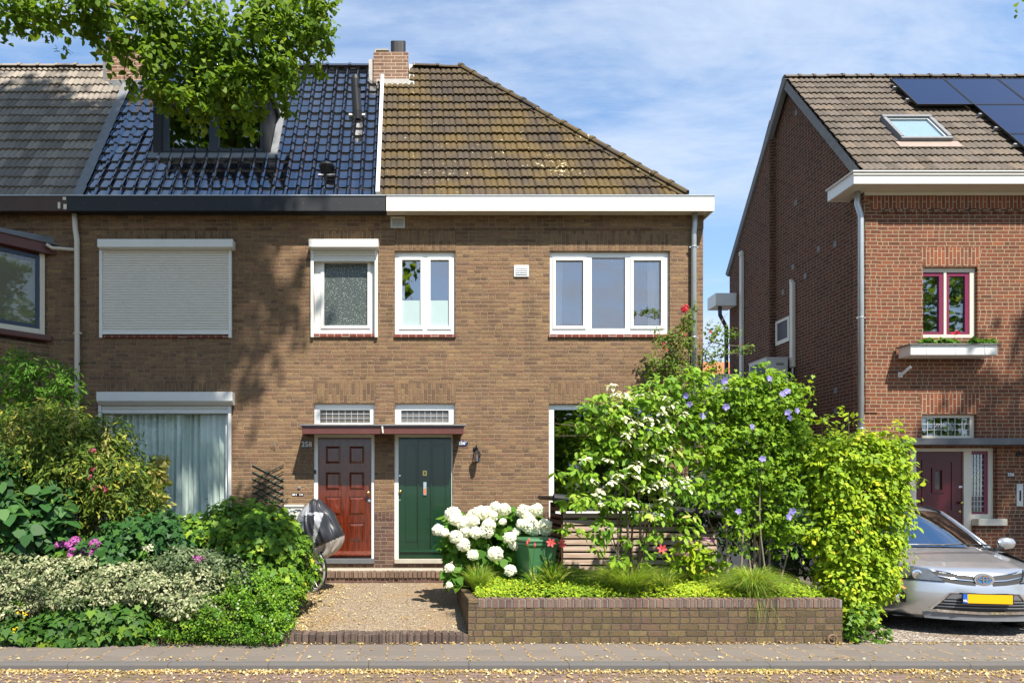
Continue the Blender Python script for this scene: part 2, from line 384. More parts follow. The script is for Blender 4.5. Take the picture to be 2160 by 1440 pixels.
M['brass'] = plain('brass', (.55, .40, .14), .25, 1., var=.1)
M['chrome'] = plain('chrome', (.75, .75, .76), .12, 1., var=.03)
M['stone'] = plain('blue_stone', (.10, .105, .115), .6, var=.2, scale=10)
M['concrete'] = plain('concrete', (.19, .185, .175), .8, var=.25, scale=8, bmp=.3)
M['concretel'] = plain('worn_concrete', (.36, .33, .27), .85, var=.25, scale=8, bmp=.3)
M['greenpaint'] = plain('green_door_paint', (.006, .032, .014), .18, var=.08, scale=3, coat=.3)
M['trellis'] = plain('green_trellis', (.012, .035, .022), .6)
M['mail'] = plain('grey_letterbox', (.50, .50, .46), .5, var=.05)
M['pvcpipe'] = plain('cream_plastic_pipe', (.60, .56, .49), .5, var=.08, scale=4)
M['blackmetal'] = plain('black_metal', (.012, .013, .015), .4, .3)
M['blue_enamel'] = plain('blue_enamel', (.012, .016, .09), .2)
M['black_enamel'] = plain('black_enamel', (.01, .01, .012), .25)
M['binn'] = plain('green_bin_plastic', (.04, .135, .055), .45, var=.08)
M['pot'] = plain('white_window_box', (.74, .73, .69), .4, var=.04)
M['soil'] = plain('soil', (.05, .035, .02), .95, var=.5, scale=20, bmp=1.)
M['glass'] = glassmat('window_glass', .22)
M['glassup'] = glassmat('upper_window_glass', .24, (.86, .87, .88), wav=1.2, gc=(.92, .86, .84))
M['glassdark'] = glassmat('dark_window_glass', .20, (.6, .62, .62), wav=1.5)
M['glasscar'] = glassmat('car_glass', .42, (.12, .14, .15), gc=(.85, .92, 1))
M['lens'] = glassmat('lamp_lens', .25, (.9, .92, .95))
M['frost'] = plain('frosted_film', (.36, .46, .46), .3, var=.06, spec=.8)
M['bark'] = plain('bark', (.10, .075, .05), .85, var=.4, scale=14, bmp=.8)
M['barkl'] = plain('pale_stem_bark', (.20, .165, .12), .85, var=.35, scale=14, bmp=.6)
M['tan'] = plain('copper_label', (.5, .15, .05), .5)

def m_door():
    m = newmat('varnished_mahogany'); x, y, z = xyz(pos())
    f = noise(vec(x * 30, y * 30, z * 2.5), 1.2, 5, .6)
    out(bsdf(mix(ss(f, .3, .75), (.055, .007, .002), (.155, .024, .006)), .22, 0, None, .5, .5)); return m
M['doorred'] = m_door()
def m_tile(name, stops, rough, spots=None, moss=None, spec=.5, bmp=.3, streak=.4):
    m = newmat(name); p = pos(); c = ramp(attr(), stops)
    x, y, z = xyz(p)
    c = mix(noise(vec(x * 22, y * 2.5, z * 2.5), 1.3, 4, .6) * streak, c, [k * .45 for k in stops[0][1]])
    if moss:
        c = mix(ss(noise(p, 1.3, 4, .6), .40, .64) * moss[1], c, moss[0])
        c = mix(ss(noise(vec(x, y, z, ), 7, 3, .6), .58, .72) * .35, c, (.06, .05, .03))
    if spots: c = mix(ss(noise(p, 16., 2, .5) * .5 + noise(p, .9, 2) * .36 + noise(p, 40, 2) * .2, spots[1] - .005, spots[1] + .02), c, spots[0])
    sh = bsdf(c, rough, 0, bump(noise(p, 70, 3), bmp, .004) if bmp else None, spec)
    if rough < .2:
        gl = nnew('ShaderNodeBsdfGlossy'); gl.inputs[0].default_value = (.85, .9, 1, 1); gl.inputs['Roughness'].default_value = .06
        mx = nnew('ShaderNodeMixShader'); mx.inputs[0].default_value = .20; T.put(mx.inputs[1], sh); T.nt.links.new(gl.outputs[0], mx.inputs[2]); sh = T(mx.outputs[0])
    out(sh); return m
M['tile_brown'] = m_tile('mossy_brown_roof_tiles', [(0, (0.038, 0.026, 0.017)), (.3, (0.057, 0.038, 0.020)), (.65, (0.073, 0.049, 0.023)), (.92, (0.067, 0.049, 0.033)), (1, (0.089, 0.054, 0.032))], .85, ((.50, .44, .27), .66), ((.10, .062, .010), .8), streak=.75)
M['tile_grey'] = m_tile('old_grey_roof_tiles', [(0, (0.155, 0.132, 0.109)), (.5, (0.232, 0.202, 0.171)), (1, (0.310, 0.271, 0.225))], .8, ((.34, .31, .25), .70))
M['tile_taupe'] = m_tile('weathered_taupe_roof_tiles', [(0, (0.073, 0.055, 0.041)), (.4, (0.107, 0.084, 0.064)), (.8, (0.133, 0.107, 0.084)), (1, (0.163, 0.120, 0.086))], .8, ((.40, .34, .20), .70), ((.14, .105, .06), .15))
M['tile_black'] = m_tile('glazed_black_roof_tiles', [(0, (.006, .007, .010)), (1, (.012, .013, .018))], .07, None, None, .9, 0, .1)
def m_agg():
    m = newmat('washed_gravel_slabs'); p = pos(); x, y, z = xyz(p)
    v = nnew('ShaderNodeTexVoronoi'); v.inputs['Scale'].default_value = 70; T.put(v.inputs['Vector'], p)
    id_ = xyz(T(v.outputs['Color']))[0]
    c = ramp(id_, [(0, (.13, .10, .08)), (.3, (.22, .165, .11)), (.7, (.32, .25, .17)), (1, (.46, .39, .29))])
    c = mix(ss(T(v.outputs['Distance']), .35, .75), c, (.14, .11, .08))
    gx = T.m('ABSOLUTE', T.m('FRACT', (x + 10.02) / .5) - .5); gy = T.m('ABSOLUTE', T.m('FRACT', (y + .2) / .5) - .5)
    j = T.m('MAXIMUM', gx, gy).gt(.488); c = mix(j * .45, c, (.13, .10, .06))
    c = mix(ss(noise(p, 1.6, 4, .6), .45, .7) * .4, c, (.24, .15, .07))
    out(bsdf(c, .9, 0, bump(T(v.outputs['Distance']), .6, .006), .2)); return m
M['agg'] = m_agg()
def m_gravel():
    m = newmat('pale_gravel'); p = pos()
    v = nnew('ShaderNodeTexVoronoi'); v.inputs['Scale'].default_value = 42; T.put(v.inputs['Vector'], p)
    id_ = xyz(T(v.outputs['Color']))[0]
    c = ramp(id_, [(0, (.16, .13, .11)), (.4, (.36, .32, .27)), (1, (.60, .56, .50))])
    c = mix(ss(T(v.outputs['Distance']), .3, .7), c, (.12, .09, .07))
    c = mix(ss(noise(p, 1.4, 4), .52, .68) * .7, c, (.14, .10, .07))
    out(bsdf(c, .9, 0, bump(T(v.outputs['Distance']), .9, .012), .2)); return m
M['gravel'] = m_gravel()
def m_pave():
    m = newmat('concrete_paving_slabs'); p = pos(); x, y, z = xyz(p)
    yy = (y - 6.84) / .3; row = T.m('FLOOR', yy); u = (x + 20.03) / .3
    cl_ = T.m('FLOOR', u); r = wn(vec(cl_, row)); fx = T.m('FRACT', u); fy = yy - row
    d = T.m('MINIMUM', T.m('MINIMUM', fx, 1 - fx), T.m('MINIMUM', fy, 1 - fy) * 1.0)
    gx = T.m('MINIMUM', fx, 1 - fx); gy = T.m('MINIMUM', fy, 1 - fy)
    jm = ss(gx, .012, .03); jy = ss(gy, .008, .022) * .45 + .55
    c = mix(r, (.115, .10, .088), (.15, .132, .115))
    c = mix(noise(p, 40, 4, .7) * .5, c, (.20, .17, .15)); c = mix(ss(noise(p, 1.2, 4), .45, .7) * .35, c, (.18, .14, .11))
    c = mix(jm * jy, mix(ss(noise(p, 12, 2), .4, .6), (.10, .08, .05), (.40, .24, .08)), c)
    out(bsdf(c, .85, 0, bump(jm * jy + noise(p, 120, 2) * .2, .4, .004), .3)); return m
M['pave'] = m_pave()
def m_kerb():
    m = newmat('granite_look_kerb'); p = pos(); x, y, z = xyz(p)
    fx = T.m('FRACT', (x + 10.4) / 1.0); g = ss(T.m('MINIMUM', fx, 1 - fx), .002, .008)
    c = mix(noise(p, 160, 2, .8), (.05, .048, .047), (.16, .152, .146)); c = mix(ss(noise(p, 2, 3), .45, .7) * .4, c, (.12, .105, .09))
    out(bsdf(mix(g, (.06, .05, .04), c), .85, 0, bump(noise(p, 200, 2), .3, .003), .3)); return m
M['kerb'] = m_kerb()
def m_wood():
    m = newmat('weathered_cedar_slats'); p = pos(); x, y, z = xyz(p)
    f = noise(vec(x * 2, y * 8, z * 40), 1.1, 5, .6)
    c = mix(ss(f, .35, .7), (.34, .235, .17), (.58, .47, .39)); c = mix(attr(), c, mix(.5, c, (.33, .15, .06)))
    out(bsdf(c, .8, 0, bump(f, .3, .003), .2)); return m
M['wood'] = m_wood()
M['wooddark'] = plain('brown_timber', (.085, .035, .018), .7, var=.3, scale=9)
def m_curtain():
    m = newmat('pale_curtain'); p = pos(); c = mix(noise(p, 4, 2), (.66, .76, .70), (.76, .85, .79))
    out(bsdf(c, .85, 0, None, .1)); return m
M['curtain'] = m_curtain()
M['curtainw'] = plain('white_curtain', (.85, .86, .88), .9, var=.03)
def m_patt():
    m = newmat('patterned_obscure_glass'); p = pos()
    v = nnew('ShaderNodeTexVoronoi'); v.inputs['Scale'].default_value = 38; T.put(v.inputs['Vector'], p)
    f = ss(T(v.outputs['Distance']), .25, .12)
    c = mix(f, (.06, .075, .07), (.45, .48, .46)); out(bsdf(c, .25, 0, bump(T(v.outputs['Distance']), .6, .01), .7)); return m
M['pattern'] = m_patt()
def m_pv():
    m = newmat('solar_cells'); p = pos(); x, y, z = xyz(p); g = T.m('FRACT', z * 26)
    c = mix(g.gt(.85), (.012, .016, .045), (.03, .035, .07)); out(bsdf(c, .12, 0, None, .6)); return m
M['pv'] = m_pv()
def m_paint():
    m = newmat('silver_car_paint'); p = pos(); f = noise(p, 900, 1)
    out(bsdf(mix(f, (.42, .435, .46), (.52, .535, .56)), .28, .7, None, .5, 1.)); return m
M['silver'] = m_paint()
M['plate'] = plain('yellow_number_plate', (.80, .40, .0), .4, var=.01)
M['eublue'] = plain('plate_blue', (.01, .10, .45), .4)
M['logo_blue'] = plain('emblem_blue', (.03, .16, .35), .2)
M['coverblack'] = plain('black_cover_fabric', (.022, .024, .03), .4, var=.2, scale=5, bmp=.3)
M['coversilver'] = plain('silver_cover_fabric', (.33, .34, .36), .38, .35, var=.12, scale=5, bmp=.3)
M['coverbeige'] = plain('grey_beige_cover_fabric', (.40, .36, .32), .45, .1, var=.12, scale=5)
# foliage
g = leafmat
M['lf_lime'] = g('lime_leaves', [(0, (0.058, 0.122, 0.015)), (.5, (0.136, 0.237, 0.023)), (.85, (0.230, 0.331, 0.037)), (1, (0.373, 0.416, 0.086))], .5)
M['lf_hib'] = g('hibiscus_leaves', [(0, (0.088, 0.188, 0.015)), (.5, (0.200, 0.350, 0.020)), (1, (0.375, 0.500, 0.037))], .38)
M['lf_dog'] = g('dogwood_leaves', [(0, (0.081, 0.189, 0.019)), (.5, (0.203, 0.365, 0.030)), (.85, (0.365, 0.513, 0.047)), (1, (0.608, 0.486, 0.216))], .4)
M['lf_beech'] = g('beech_leaves', [(0, (0.117, 0.221, 0.013)), (.45, (0.260, 0.403, 0.018)), (.85, (0.494, 0.585, 0.026)), (.95, (0.650, 0.572, 0.039)), (1, (0.585, 0.234, 0.052))], .35)
M['lf_ivy'] = g('ivy_leaves', [(0, (0.029, 0.081, 0.011)), (.45, (0.092, 0.196, 0.017)), (.85, (0.230, 0.368, 0.029)), (1, (0.483, 0.483, 0.034))], .28, .5, .2)
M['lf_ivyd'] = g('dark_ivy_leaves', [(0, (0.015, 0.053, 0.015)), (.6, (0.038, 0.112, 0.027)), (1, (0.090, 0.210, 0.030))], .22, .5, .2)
M['lf_var'] = g('yellow_variegated_leaves', [(0, (.035, .07, .010)), (.45, (.085, .15, .015)), (.72, (.19, .25, .03)), (.88, (.46, .42, .05)), (1, (.62, .54, .10))], .3)
M['lf_euo'] = g('cream_variegated_leaves', [(0, (.05, .09, .03)), (.35, (.16, .20, .09)), (.6, (.36, .37, .20)), (1, (.56, .55, .36))], .2)
M['lf_grey'] = g('grey_green_leaves', [(0, (.04, .075, .03)), (.5, (.11, .16, .065)), (1, (.30, .33, .20))], .2)
M['lf_cot'] = g('small_glossy_leaves', [(0, (0.031, 0.094, 0.010)), (.5, (0.112, 0.250, 0.019)), (1, (0.312, 0.450, 0.037))], .28, .35)
M['lf_dark'] = g('dark_shrub_leaves', [(0, (0.013, 0.036, 0.010)), (.6, (0.026, 0.072, 0.016)), (1, (0.058, 0.130, 0.026))], .2)  # shade behind the hibiscus is put into this leaf colour
M['lf_fern'] = g('fresh_green_leaves', [(0, (0.041, 0.115, 0.012)), (.5, (0.090, 0.213, 0.016)), (1, (0.164, 0.312, 0.033))], .42)
M['lf_cover'] = g('ground_cover_leaves', [(0, (0.125, 0.237, 0.013)), (.5, (0.338, 0.450, 0.022)), (1, (0.650, 0.650, 0.037))], .3)
M['lf_hyd'] = g('hydrangea_leaves', [(0, (.04, .12, .014)), (.5, (.09, .22, .02)), (1, (.17, .31, .03))], .38)
M['lf_rose'] = g('rose_leaves', [(0, (0.056, 0.112, 0.017)), (.5, (0.140, 0.224, 0.025)), (1, (0.280, 0.336, 0.042))], .35)
M['lf_yel'] = g('golden_leaves', [(0, (.28, .28, .06)), (1, (.55, .50, .16))], .3)
M['grass'] = g('grass_blades', [(0, (.12, .26, .03)), (.5, (.25, .40, .04)), (1, (.58, .56, .14))], .4)
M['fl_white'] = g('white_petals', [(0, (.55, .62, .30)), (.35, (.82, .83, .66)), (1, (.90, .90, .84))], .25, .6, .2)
M['fl_cream'] = g('cream_bracts', [(0, (.62, .64, .40)), (1, (.86, .84, .72))], .3, .6, .2)
M['fl_pink'] = g('pink_petals', [(0, (.30, .06, .28)), (1, (.62, .20, .52))], .3, .6, .2)
M['fl_rose'] = g('rosy_petals', [(0, (.42, .05, .13)), (1, (.62, .16, .26))], .3, .6, .2)
M['fl_blue'] = g('lilac_petals', [(0, (.20, .17, .55)), (1, (.45, .40, .78))], .3, .6, .2)
M['fl_red'] = g('red_petals', [(0, (.55, .01, .04)), (1, (.75, .03, .10))], .2, .6, .2)
M['fl_lily'] = g('daylily_petals', [(0, (.75, .10, .12)), (.7, (.80, .14, .16)), (1, (.85, .45, .08))], .3, .6, .2)
M['fl_yel'] = g('yellow_petals', [(0, (.75, .50, .01)), (1, (.85, .65, .02))], .2, .6, .2)
M['litter'] = g('dry_lime_bracts', [(0, (.20, .12, .045)), (.4, (.36, .25, .085)), (.8, (.50, .40, .18)), (1, (.60, .54, .36))], .1, .8, .1)
M['litterb'] = plain('blue_plastic', (.01, .14, .30), .4)
M['clay'] = plain('old_clay', (.17, .10, .06), .8, var=.3)
M['orange_roof'] = plain('orange_roof_tiles', (.38, .12, .05), .8, var=.2, scale=6)
M['slate'] = plain('dark_slate_cladding', (.05, .055, .065), .6, var=.25, scale=5)
M['hedgebase'] = M['soil']
# ------------------------------------------------------------------ ground, road, pavement
def struct(name, mb, mats, **k):
    o = mk(name, mb, mats, org=Vector((0, 0, 0)), **k); o['kind'] = 'structure'; return o
FY = F / 130.0                                         # the brick street front
fx = lambda px: (px - HX) / 130.0
fz = lambda py: HC + (HY - py) / 130.0
PY0 = 7.742                                            # front of the garden walls
struct('ground', MB().quad((-400, -400, -.10), (400, -400, -.10), (400, 900, -.10), (-400, 900, -.10)), M['soil'])
struct('road', MB().quad((-60, -3.0, -.07), (60, -3.0, -.07), (60, 6.80, -.07), (-60, 6.80, -.07)), M['road'])
struct('kerb', MB().box(-60, 60, 6.80, 6.925, -.2, .004), M['kerb'], bevel=.018)
struct('pavement', MB().box(-60, 60, 6.925, PY0 + .06, -.2, 0), M['pave'])
struct('opposite_pavement', MB().box(-60, 60, -6.0, -3.0, -.2, 0), M['concrete'])
struct('lawn', MB().quad((-60, -60, -.05), (60, -60, -.05), (60, -6.0, -.05), (-60, -6.0, -.05)), plain('grass_ground', (.045, .085, .02), .9, var=.4, scale=3))
PXL, PXR = -2.05, .70
struct('garden_path', MB().add([(PXL, PY0 + .12, .10), (PXR, PY0 + .12, .10), (PXR, 10.62, .305), (PXL, 10.62, .305)], [(0, 1, 2, 3)]), M['agg'])
struct('driveway', MB().add([(4.9, PY0 + .05, .006), (14, PY0 + .05, .006), (14, 13.2, .02), (4.9, 13.2, .02)], [(0, 1, 2, 3)]), M['gravel'])
struct('garden_soil', MB().box(-9, PXL, PY0 + .2, FY - .02, -.05, .36).box(.78, 4.85, PY0 + .12, FY - .02, -.05, .42), M['soil'])
# bowed edging of upright bricks along the front of the path
e = MB(); nb = 34
for i in range(nb):
    x0 = -2.0 + i * .0792; xm = x0 + .04
    bow = .045 * (1 - ((xm + .65) / 1.35) ** 2); zt = .115 + .02 * math.sin(i * .9) * .3 + (-.01 if xm > .3 else 0) + rng.normal(0, .003); yy = PY0 - bow + rng.normal(0, .004)
    e.box(x0 + .004, x0 + .0755, yy, yy + .21, -.01, zt, 0)
e.box(-2.0, PXR, PY0 + .012, PY0 + .17, -.02, .085, 1)
tag(mk('path_edging', e, [M['brick_edge'], M['concrete']], bevel=.006), 'bowed row of upright purple bricks edging the gravel-slab path', 'edging')
# litter: dry lime bracts swept along kerb, road and walls
def litter(name, n, f, label):
    p = np.array([f() for _ in range(n)]); o = np.tile([0, 0, 1.], (n, 1))
    V, Fc, t = leafgeo(p, o, .030, 'diamond', up=1.6, rnd=.45, droop=0, sj=.6, fold=.5)
    ob = npmesh(name, V, Fc, t, M['litter'], org=Vector((0, 0, 0))); tag(ob, label, 'fallen leaves', kind='stuff')
LC = [(rng.uniform(-6, 9), rng.uniform(.08, .5)) for _ in range(46)]
def lf1():
    r = rng.random()
    if r < .35:
        cx, w = LC[rng.integers(0, 46)]; return (rng.normal(cx, w), 6.79 - abs(rng.normal(0, .05)), -.060)
    if r < .40:
        cx, w = LC[rng.integers(0, 46)]; return (rng.normal(cx, w), PY0 - .02 - abs(rng.normal(0, .035)), .01)
    r = (r - .4) / .6
    if r < .22: return (rng.uniform(-6, 9), 6.79 - abs(rng.normal(0, .035)), -.062)
    if r < .86: return (rng.uniform(-5.5, 8), rng.uniform(5.9, 6.79), -.063)
    if r < .90: return (rng.uniform(-6, 8.5), 6.95 + abs(rng.normal(0, .05)), .008)
    if r < .975: return (rng.uniform(-6, 8.5), PY0 - .02 - abs(rng.normal(0, .03)), .01)
    return (rng.uniform(-6, 8.5), rng.uniform(6.9, 7.7), .007)
litter('fallen_leaves', 9500, lf1, 'dry yellow lime bracts scattered over the road and along the kerb')
def lf2():
    y = rng.uniform(PY0 + .1, 10.5); s = rng.random()
    x = -1.65 + abs(rng.normal(0, .33)) if s < .8 else rng.uniform(-1.8, .6)
    return (x, y, .108 + (y - PY0) * .0705)
litter('fallen_leaves', 2000, lf2, 'orange dry flower bits lying on the gravel path beside the ivy')
def bits():
    t = thing('litter', 'crumpled bright blue plastic scraps on the pavement below the ivy', 'litter', P(62, 1361, 7.6))
    for i, (px, py) in enumerate([(58, 1360), (66, 1358), (72, 1361), (84, 1359), (90, 1361)]):
        c = P(px, py, 7.58 + .02 * i); m = MB()
        for k in range(3):
            a = rng.normal(0, .016, (4, 3)); m.quad(*[(c.x + q[0], c.y + q[1] * .5, .012 + abs(q[2])) for q in a])
        mk('scrap', m, M['white'] if i in (2,) else M['litterb'], t)
bits()

# ------------------------------------------------------------------ roofs
def tile_roof(name, parent, mat, O, U, V, vlen, Lf, Rf, tw, cl, prof, lift, seg=6, tintf=None):
    O, U, V = Vector(O), Vector(U), Vector(V).normalized(); N = U.cross(V).normalized()
    vs, fs, ts = [], [], []; b = 0
    for k in range(int(math.ceil(vlen / cl))):
        v0 = k * cl; v1 = min(v0 + cl * 1.02, vlen)
        if v1 - v0 < .03: continue
        wob = rng.normal(0, .0025)
        l0, r0, l1, r1 = Lf(v0), Rf(v0), Lf(v1), Rf(v1)
        for j in range(int(math.floor(min(l0, l1) / tw)), int(math.ceil(max(r0, r1) / tw))):
            us = [(j + i / seg) * tw for i in range(seg + 1)]
            bot = [min(max(u, l0), r0) for u in us]; top = [min(max(u, l1), r1) for u in us]
            if bot[-1] - bot[0] < 1e-4 and top[-1] - top[0] < 1e-4: continue
            jit = rng.normal(0, .003); jv = rng.normal(0, .004)
            hs = [prof(i / seg) for i in range(seg + 1)]
            for i in range(seg + 1):
                vs.append(O + U * bot[i] + V * (v0 - .012 + jv) + N * (lift + hs[i] + wob + jit))
            for i in range(seg + 1):
                vs.append(O + U * top[i] + V * v1 + N * (hs[i] + wob + jit * .3))
            for i in range(seg + 1):
                vs.append(O + U * bot[i] + V * (v0 - .010 + jv) + N * (-.005))
            tt = tintf(j, k) if tintf else rng.random(); n = seg + 1
            for i in range(seg):
                fs.append((b + i, b + i + 1, b + n + i + 1, b + n + i)); ts.append(tt)
                fs.append((b + 2 * n + i, b + 2 * n + i + 1, b + i + 1, b + i)); ts.append(tt * .3)
            b += 3 * n
    m = MB(); m.v = [tuple(v) for v in vs]; m.f = [list(f) for f in fs]; m.m = [0] * len(fs); m.t = ts
    o = mk(name, m, mat, parent); return o
def p_pan(f): return .042 * math.sin(math.pi * min(1, f / .40)) if f < .40 else -.004 * math.sin(math.pi * (f - .4) / .6)
def p_old(f):
    a = abs(2 * ((f * 2) % 1) - 1); return .016 * (1 - a ** 3) - (.010 if f < .02 or f > .98 else 0)
def p_ret(f): a = abs(2 * ((f * 2) % 1) - 1); return .024 * (1 - a ** 1.6)
def ridge(mb, p0, p1, r, seg, upv=Vector((0, 0, 1)), squash=.8):
    p0, p1 = Vector(p0), Vector(p1); t = (p1 - p0).normalized(); a = t.cross(upv).normalized(); b = a.cross(t).normalized()
    n = max(1, int((p1 - p0).length / seg)); L = (p1 - p0).length / n
    for k in range(n):
        jt = rng.random(); dz = rng.normal(0, .006)
        q0 = p0 + t * (k * L) + b * dz; q1 = p0 + t * ((k + 1) * L + .02) + b * dz
        for (s0, s1, rr) in ((q0, q1, r), (q1 - t * .055, q1 + t * .004, r * 1.2)):
            vs = []
            for c in (s0, s1):
                for i in range(9):
                    an = math.pi * i / 8; vs.append(c + a * (math.cos(an) * rr) + b * (math.sin(an) * rr * squash - .25 * r))
            mb.add(vs, [(i, i + 1, 9 + i + 1, 9 + i) for i in range(8)] + [tuple(range(9)), tuple(range(17, 8, -1))], 0, jt)
    return mb
RO = Vector((0, 10.93, 6.43)); SL = 1.52; RY, RZ = 13.24, 9.94      # main roof: foot line, pitch, ridge
VD = Vector((0, 1, SL)).normalized(); VLEN = (RY - RO.y) * math.sqrt(1 + SL * SL)
def onroof(px, py, y0=10.93, z0=6.43, s=SL, off=0.):
    q = (HY - py) / F; d = (z0 + off - s * y0 - HC) / (q - s); return P(px, py, d)
XL, XM, XR = fx(160), fx(813), fx(1483)
RIDGE_END = 1.02
def hipx(v): return 4.50 + (RIDGE_END - 4.50) * v / VLEN

# ---- house with white trim (256A)
hA = thing('terraced_house', 'brown brick corner house with white windows, green door and mossy hipped roof', 'house', (2.2, FY, 0))
W4, W5, W6 = (fx(833), fx(960.5), fx(705.5), fx(530)), (fx(1160), fx(1413), fx(705.5), fx(530)), (fx(1158), fx(1413), fx(1090), fx(852))
T2, D2 = (fx(833), fx(960), fx(893.5), fx(851)), (fx(832), fx(955), fx(1185), fx(905))
def zz(h): return (h[0], h[1], HC + (HY - 1040 - (h[2] * 130 + 862 - 1040)) / 130, HC + (HY - 1040 - (h[3] * 130 + 862 - 1040)) / 130)
def op(x0, x1, y0, y1): return (fx(x0), fx(x1), fz(y1), fz(y0))
W4, W5, W6, T2, D2 = op(833, 960.5, 530, 705.5), op(1160, 1413, 530, 705.5), op(1158, 1413, 852, 1090), op(833, 960, 851, 894), op(832, 955, 905, 1185)
ZB = fz(1085)                                           # top of the darker base courses
ZT = 6.42; BACK = 15.53
def front_wall(name, parent, x0, x1, holes, right=False, left=False):
    m = MB(); m.holed(x0, x1, ZB, ZT, FY, FY + .3, holes, 0, side=False); m.holed(x0, x1, -.05, ZB, FY - .003, FY + .3, [(a, b, max(c, -.06), d) for a, b, c, d in holes if c < ZB], 1, side=False)
    m.quad((x1, FY, ZB), (x1, FY + .301, ZB), (x1, FY + .301, ZT), (x1, FY, ZT), 0); m.quad((x1, FY - .003, 0), (x1, FY + .301, 0), (x1, FY + .301, ZB), (x1, FY - .003, ZB), 1)
    m.holed(x0, x1, fz(484), ZT - .002, FY - .018, FY - .0005, [h for h in holes if h[3] > fz(484)], 0)   # corbelled top courses
    if right: m.box(x1 - .3, x1, FY + .301, BACK, 0, ZT, 0)
    if left: m.box(x0, x0 + .3, FY + .301, BACK, 0, ZT, 0)
    m.box(x0 + .31, x1 - .31, BACK - .3, BACK, 0, ZT, 0)
    m.box(x0 + .3, x1 - .3, FY + .3, BACK - .3, 2.95, 3.1, 2)
    m.box(x0 + .3, x1 - .3, 13.6, 13.7, .2, 6.3, 2)
    return mk(name, m, [M['brick_tan'], M['brick_plinth'], M['room']], parent)
def lintel(parent, x0, x1, y0, y1, mat='brick_tan_sol', proud=.004):
    return mk('lintel', MB().box(fx(x0), fx(x1), FY - proud, FY + .0, fz(y1), fz(y0)), M[mat], parent)
front_wall('wall', hA, XM, XR, [W4, W5, W6, T2, D2], right=True)
for a in ((832, 962, 487, 529), (1158, 1416, 487, 529), (832, 962, 808, 850), (1158, 1413, 808, 851)): lintel(hA, *a)
mk('plinth_course', MB().box(fx(955.5), fx(1157), FY - .008, FY - .0035, fz(1095), fz(1079)), M['brick_plinth_sol'], hA)
mk('plinth_course', MB().box(XM + .001, fx(831.5), FY - .008, FY - .0035, fz(1095), fz(1079)), M['brick_plinth_sol'], hA)
def pane(parent, x0, x1, z0, z1, y, mat, label=None):
    return mk('pane', MB().box(x0, x1, y, y + .012, z0, z1), mat, parent, label=label)
def window(parent, h, panes, y=FY + .055, fmat=None, gmat=None, depth=.07, sashes=(), smat=None, label=None, bev=.004):
    """frame with a hole per pane; sashes are raised opening frames round some panes; panes become sub-parts"""
    fmat = fmat or M['white']
    ps = [op(*p) for p in panes]
    m = MB().holed(h[0] + .001, h[1] - .001, h[2] + .001, h[3] - .001, y, y + depth, ps)
    fr = mk('window', m, fmat, parent, bevel=bev, label=label)
    for (x0, x1, y0, y1, i) in sashes:
        q = op(x0, x1, y0, y1)
        mk('sash', MB().holed(q[0], q[1], q[2], q[3], y - .016, y - .0005, [ps[i]]), smat or fmat, fr, bevel=.003)
    for p in ps: pane(fr, p[0] - .004, p[1] + .004, p[2] - .004, p[3] + .004, y + .03, gmat or M['glassup'])
    return fr
def sill(parent, x0, x1, y0, y1, mat='sill', out_=.035, name='sill'):
    return mk(name, MB().box(fx(x0), fx(x1), FY - out_, FY + .06, fz(y1), fz(y0)), M[mat], parent, bevel=.004)
w = window(hA, W4, [(848, 887.5, 546, 686.5), (908, 947.5, 546, 686.5)], sashes=[(842, 893, 541, 693, 0), (902, 953, 541, 693, 1)], label='two-light white window with frosted lower half')
for a, b in ((848, 887.5), (908, 947.5)): mk('frosted_film', MB().box(fx(a), fx(b), FY + .072, FY + .078, fz(686.5), fz(631)), M['frost'], w)
w = window(hA, W5, [(1173, 1232, 547, 686), (1250, 1321, 541, 691), (1338, 1397, 547, 686)], sashes=[(1167, 1238, 541, 692, 0), (1332, 1403, 541, 692, 2)], label='wide three-light white window')
def curtain(parent, x0, x1, z0, z1, y, mat, amp=.03, waves=8, taper=0., name='curtain'):
    m = MB(); n = waves * 10; rows = 6; vs = []
    ph = rng.uniform(0, 6, 4)
    for j in range(rows + 1):
        t = j / rows
        for i in range(n + 1):
            s = i / n; x = x0 + (x1 - x0) * s + taper * t * (s if taper > 0 else 1 - s) * abs(x1 - x0)
            yy = y + amp * (.6 * math.sin(2 * math.pi * waves * s + ph[0]) + .3 * math.sin(2 * math.pi * waves * .37 * s + ph[1] + t * .8) + .25 * math.sin(2 * math.pi * waves * 1.7 * s + ph[2]))
            vs.append((x + .012 * math.sin(9 * s + t * 2 + ph[3]), yy, z1 + (z0 - z1) * t))
    fs = [(j * (n + 1) + i, j * (n + 1) + i + 1, (j + 1) * (n + 1) + i + 1, (j + 1) * (n + 1) + i) for j in range(rows) for i in range(n)]
    return mk(name, m.add(vs, fs), mat, parent, smooth=True)
curtain(w, fx(1160), fx(1191), fz(720), fz(520), FY + .145, M['curtainw'], .02, 3)
c = curtain(w, fx(1374), fx(1408), fz(720), fz(520), FY + .145, M['curtainw'], .02, 3)
window(hA, W6, [(1170, 1402, 863, 1078)], gmat=M['glassdark'], label='large white ground floor window behind the dogwood')
sill(hA, 831, 962, 705.5, 712); sill(hA, 1157, 1416, 705.5, 712); sill(hA, 1157, 1414, 1090, 1098)
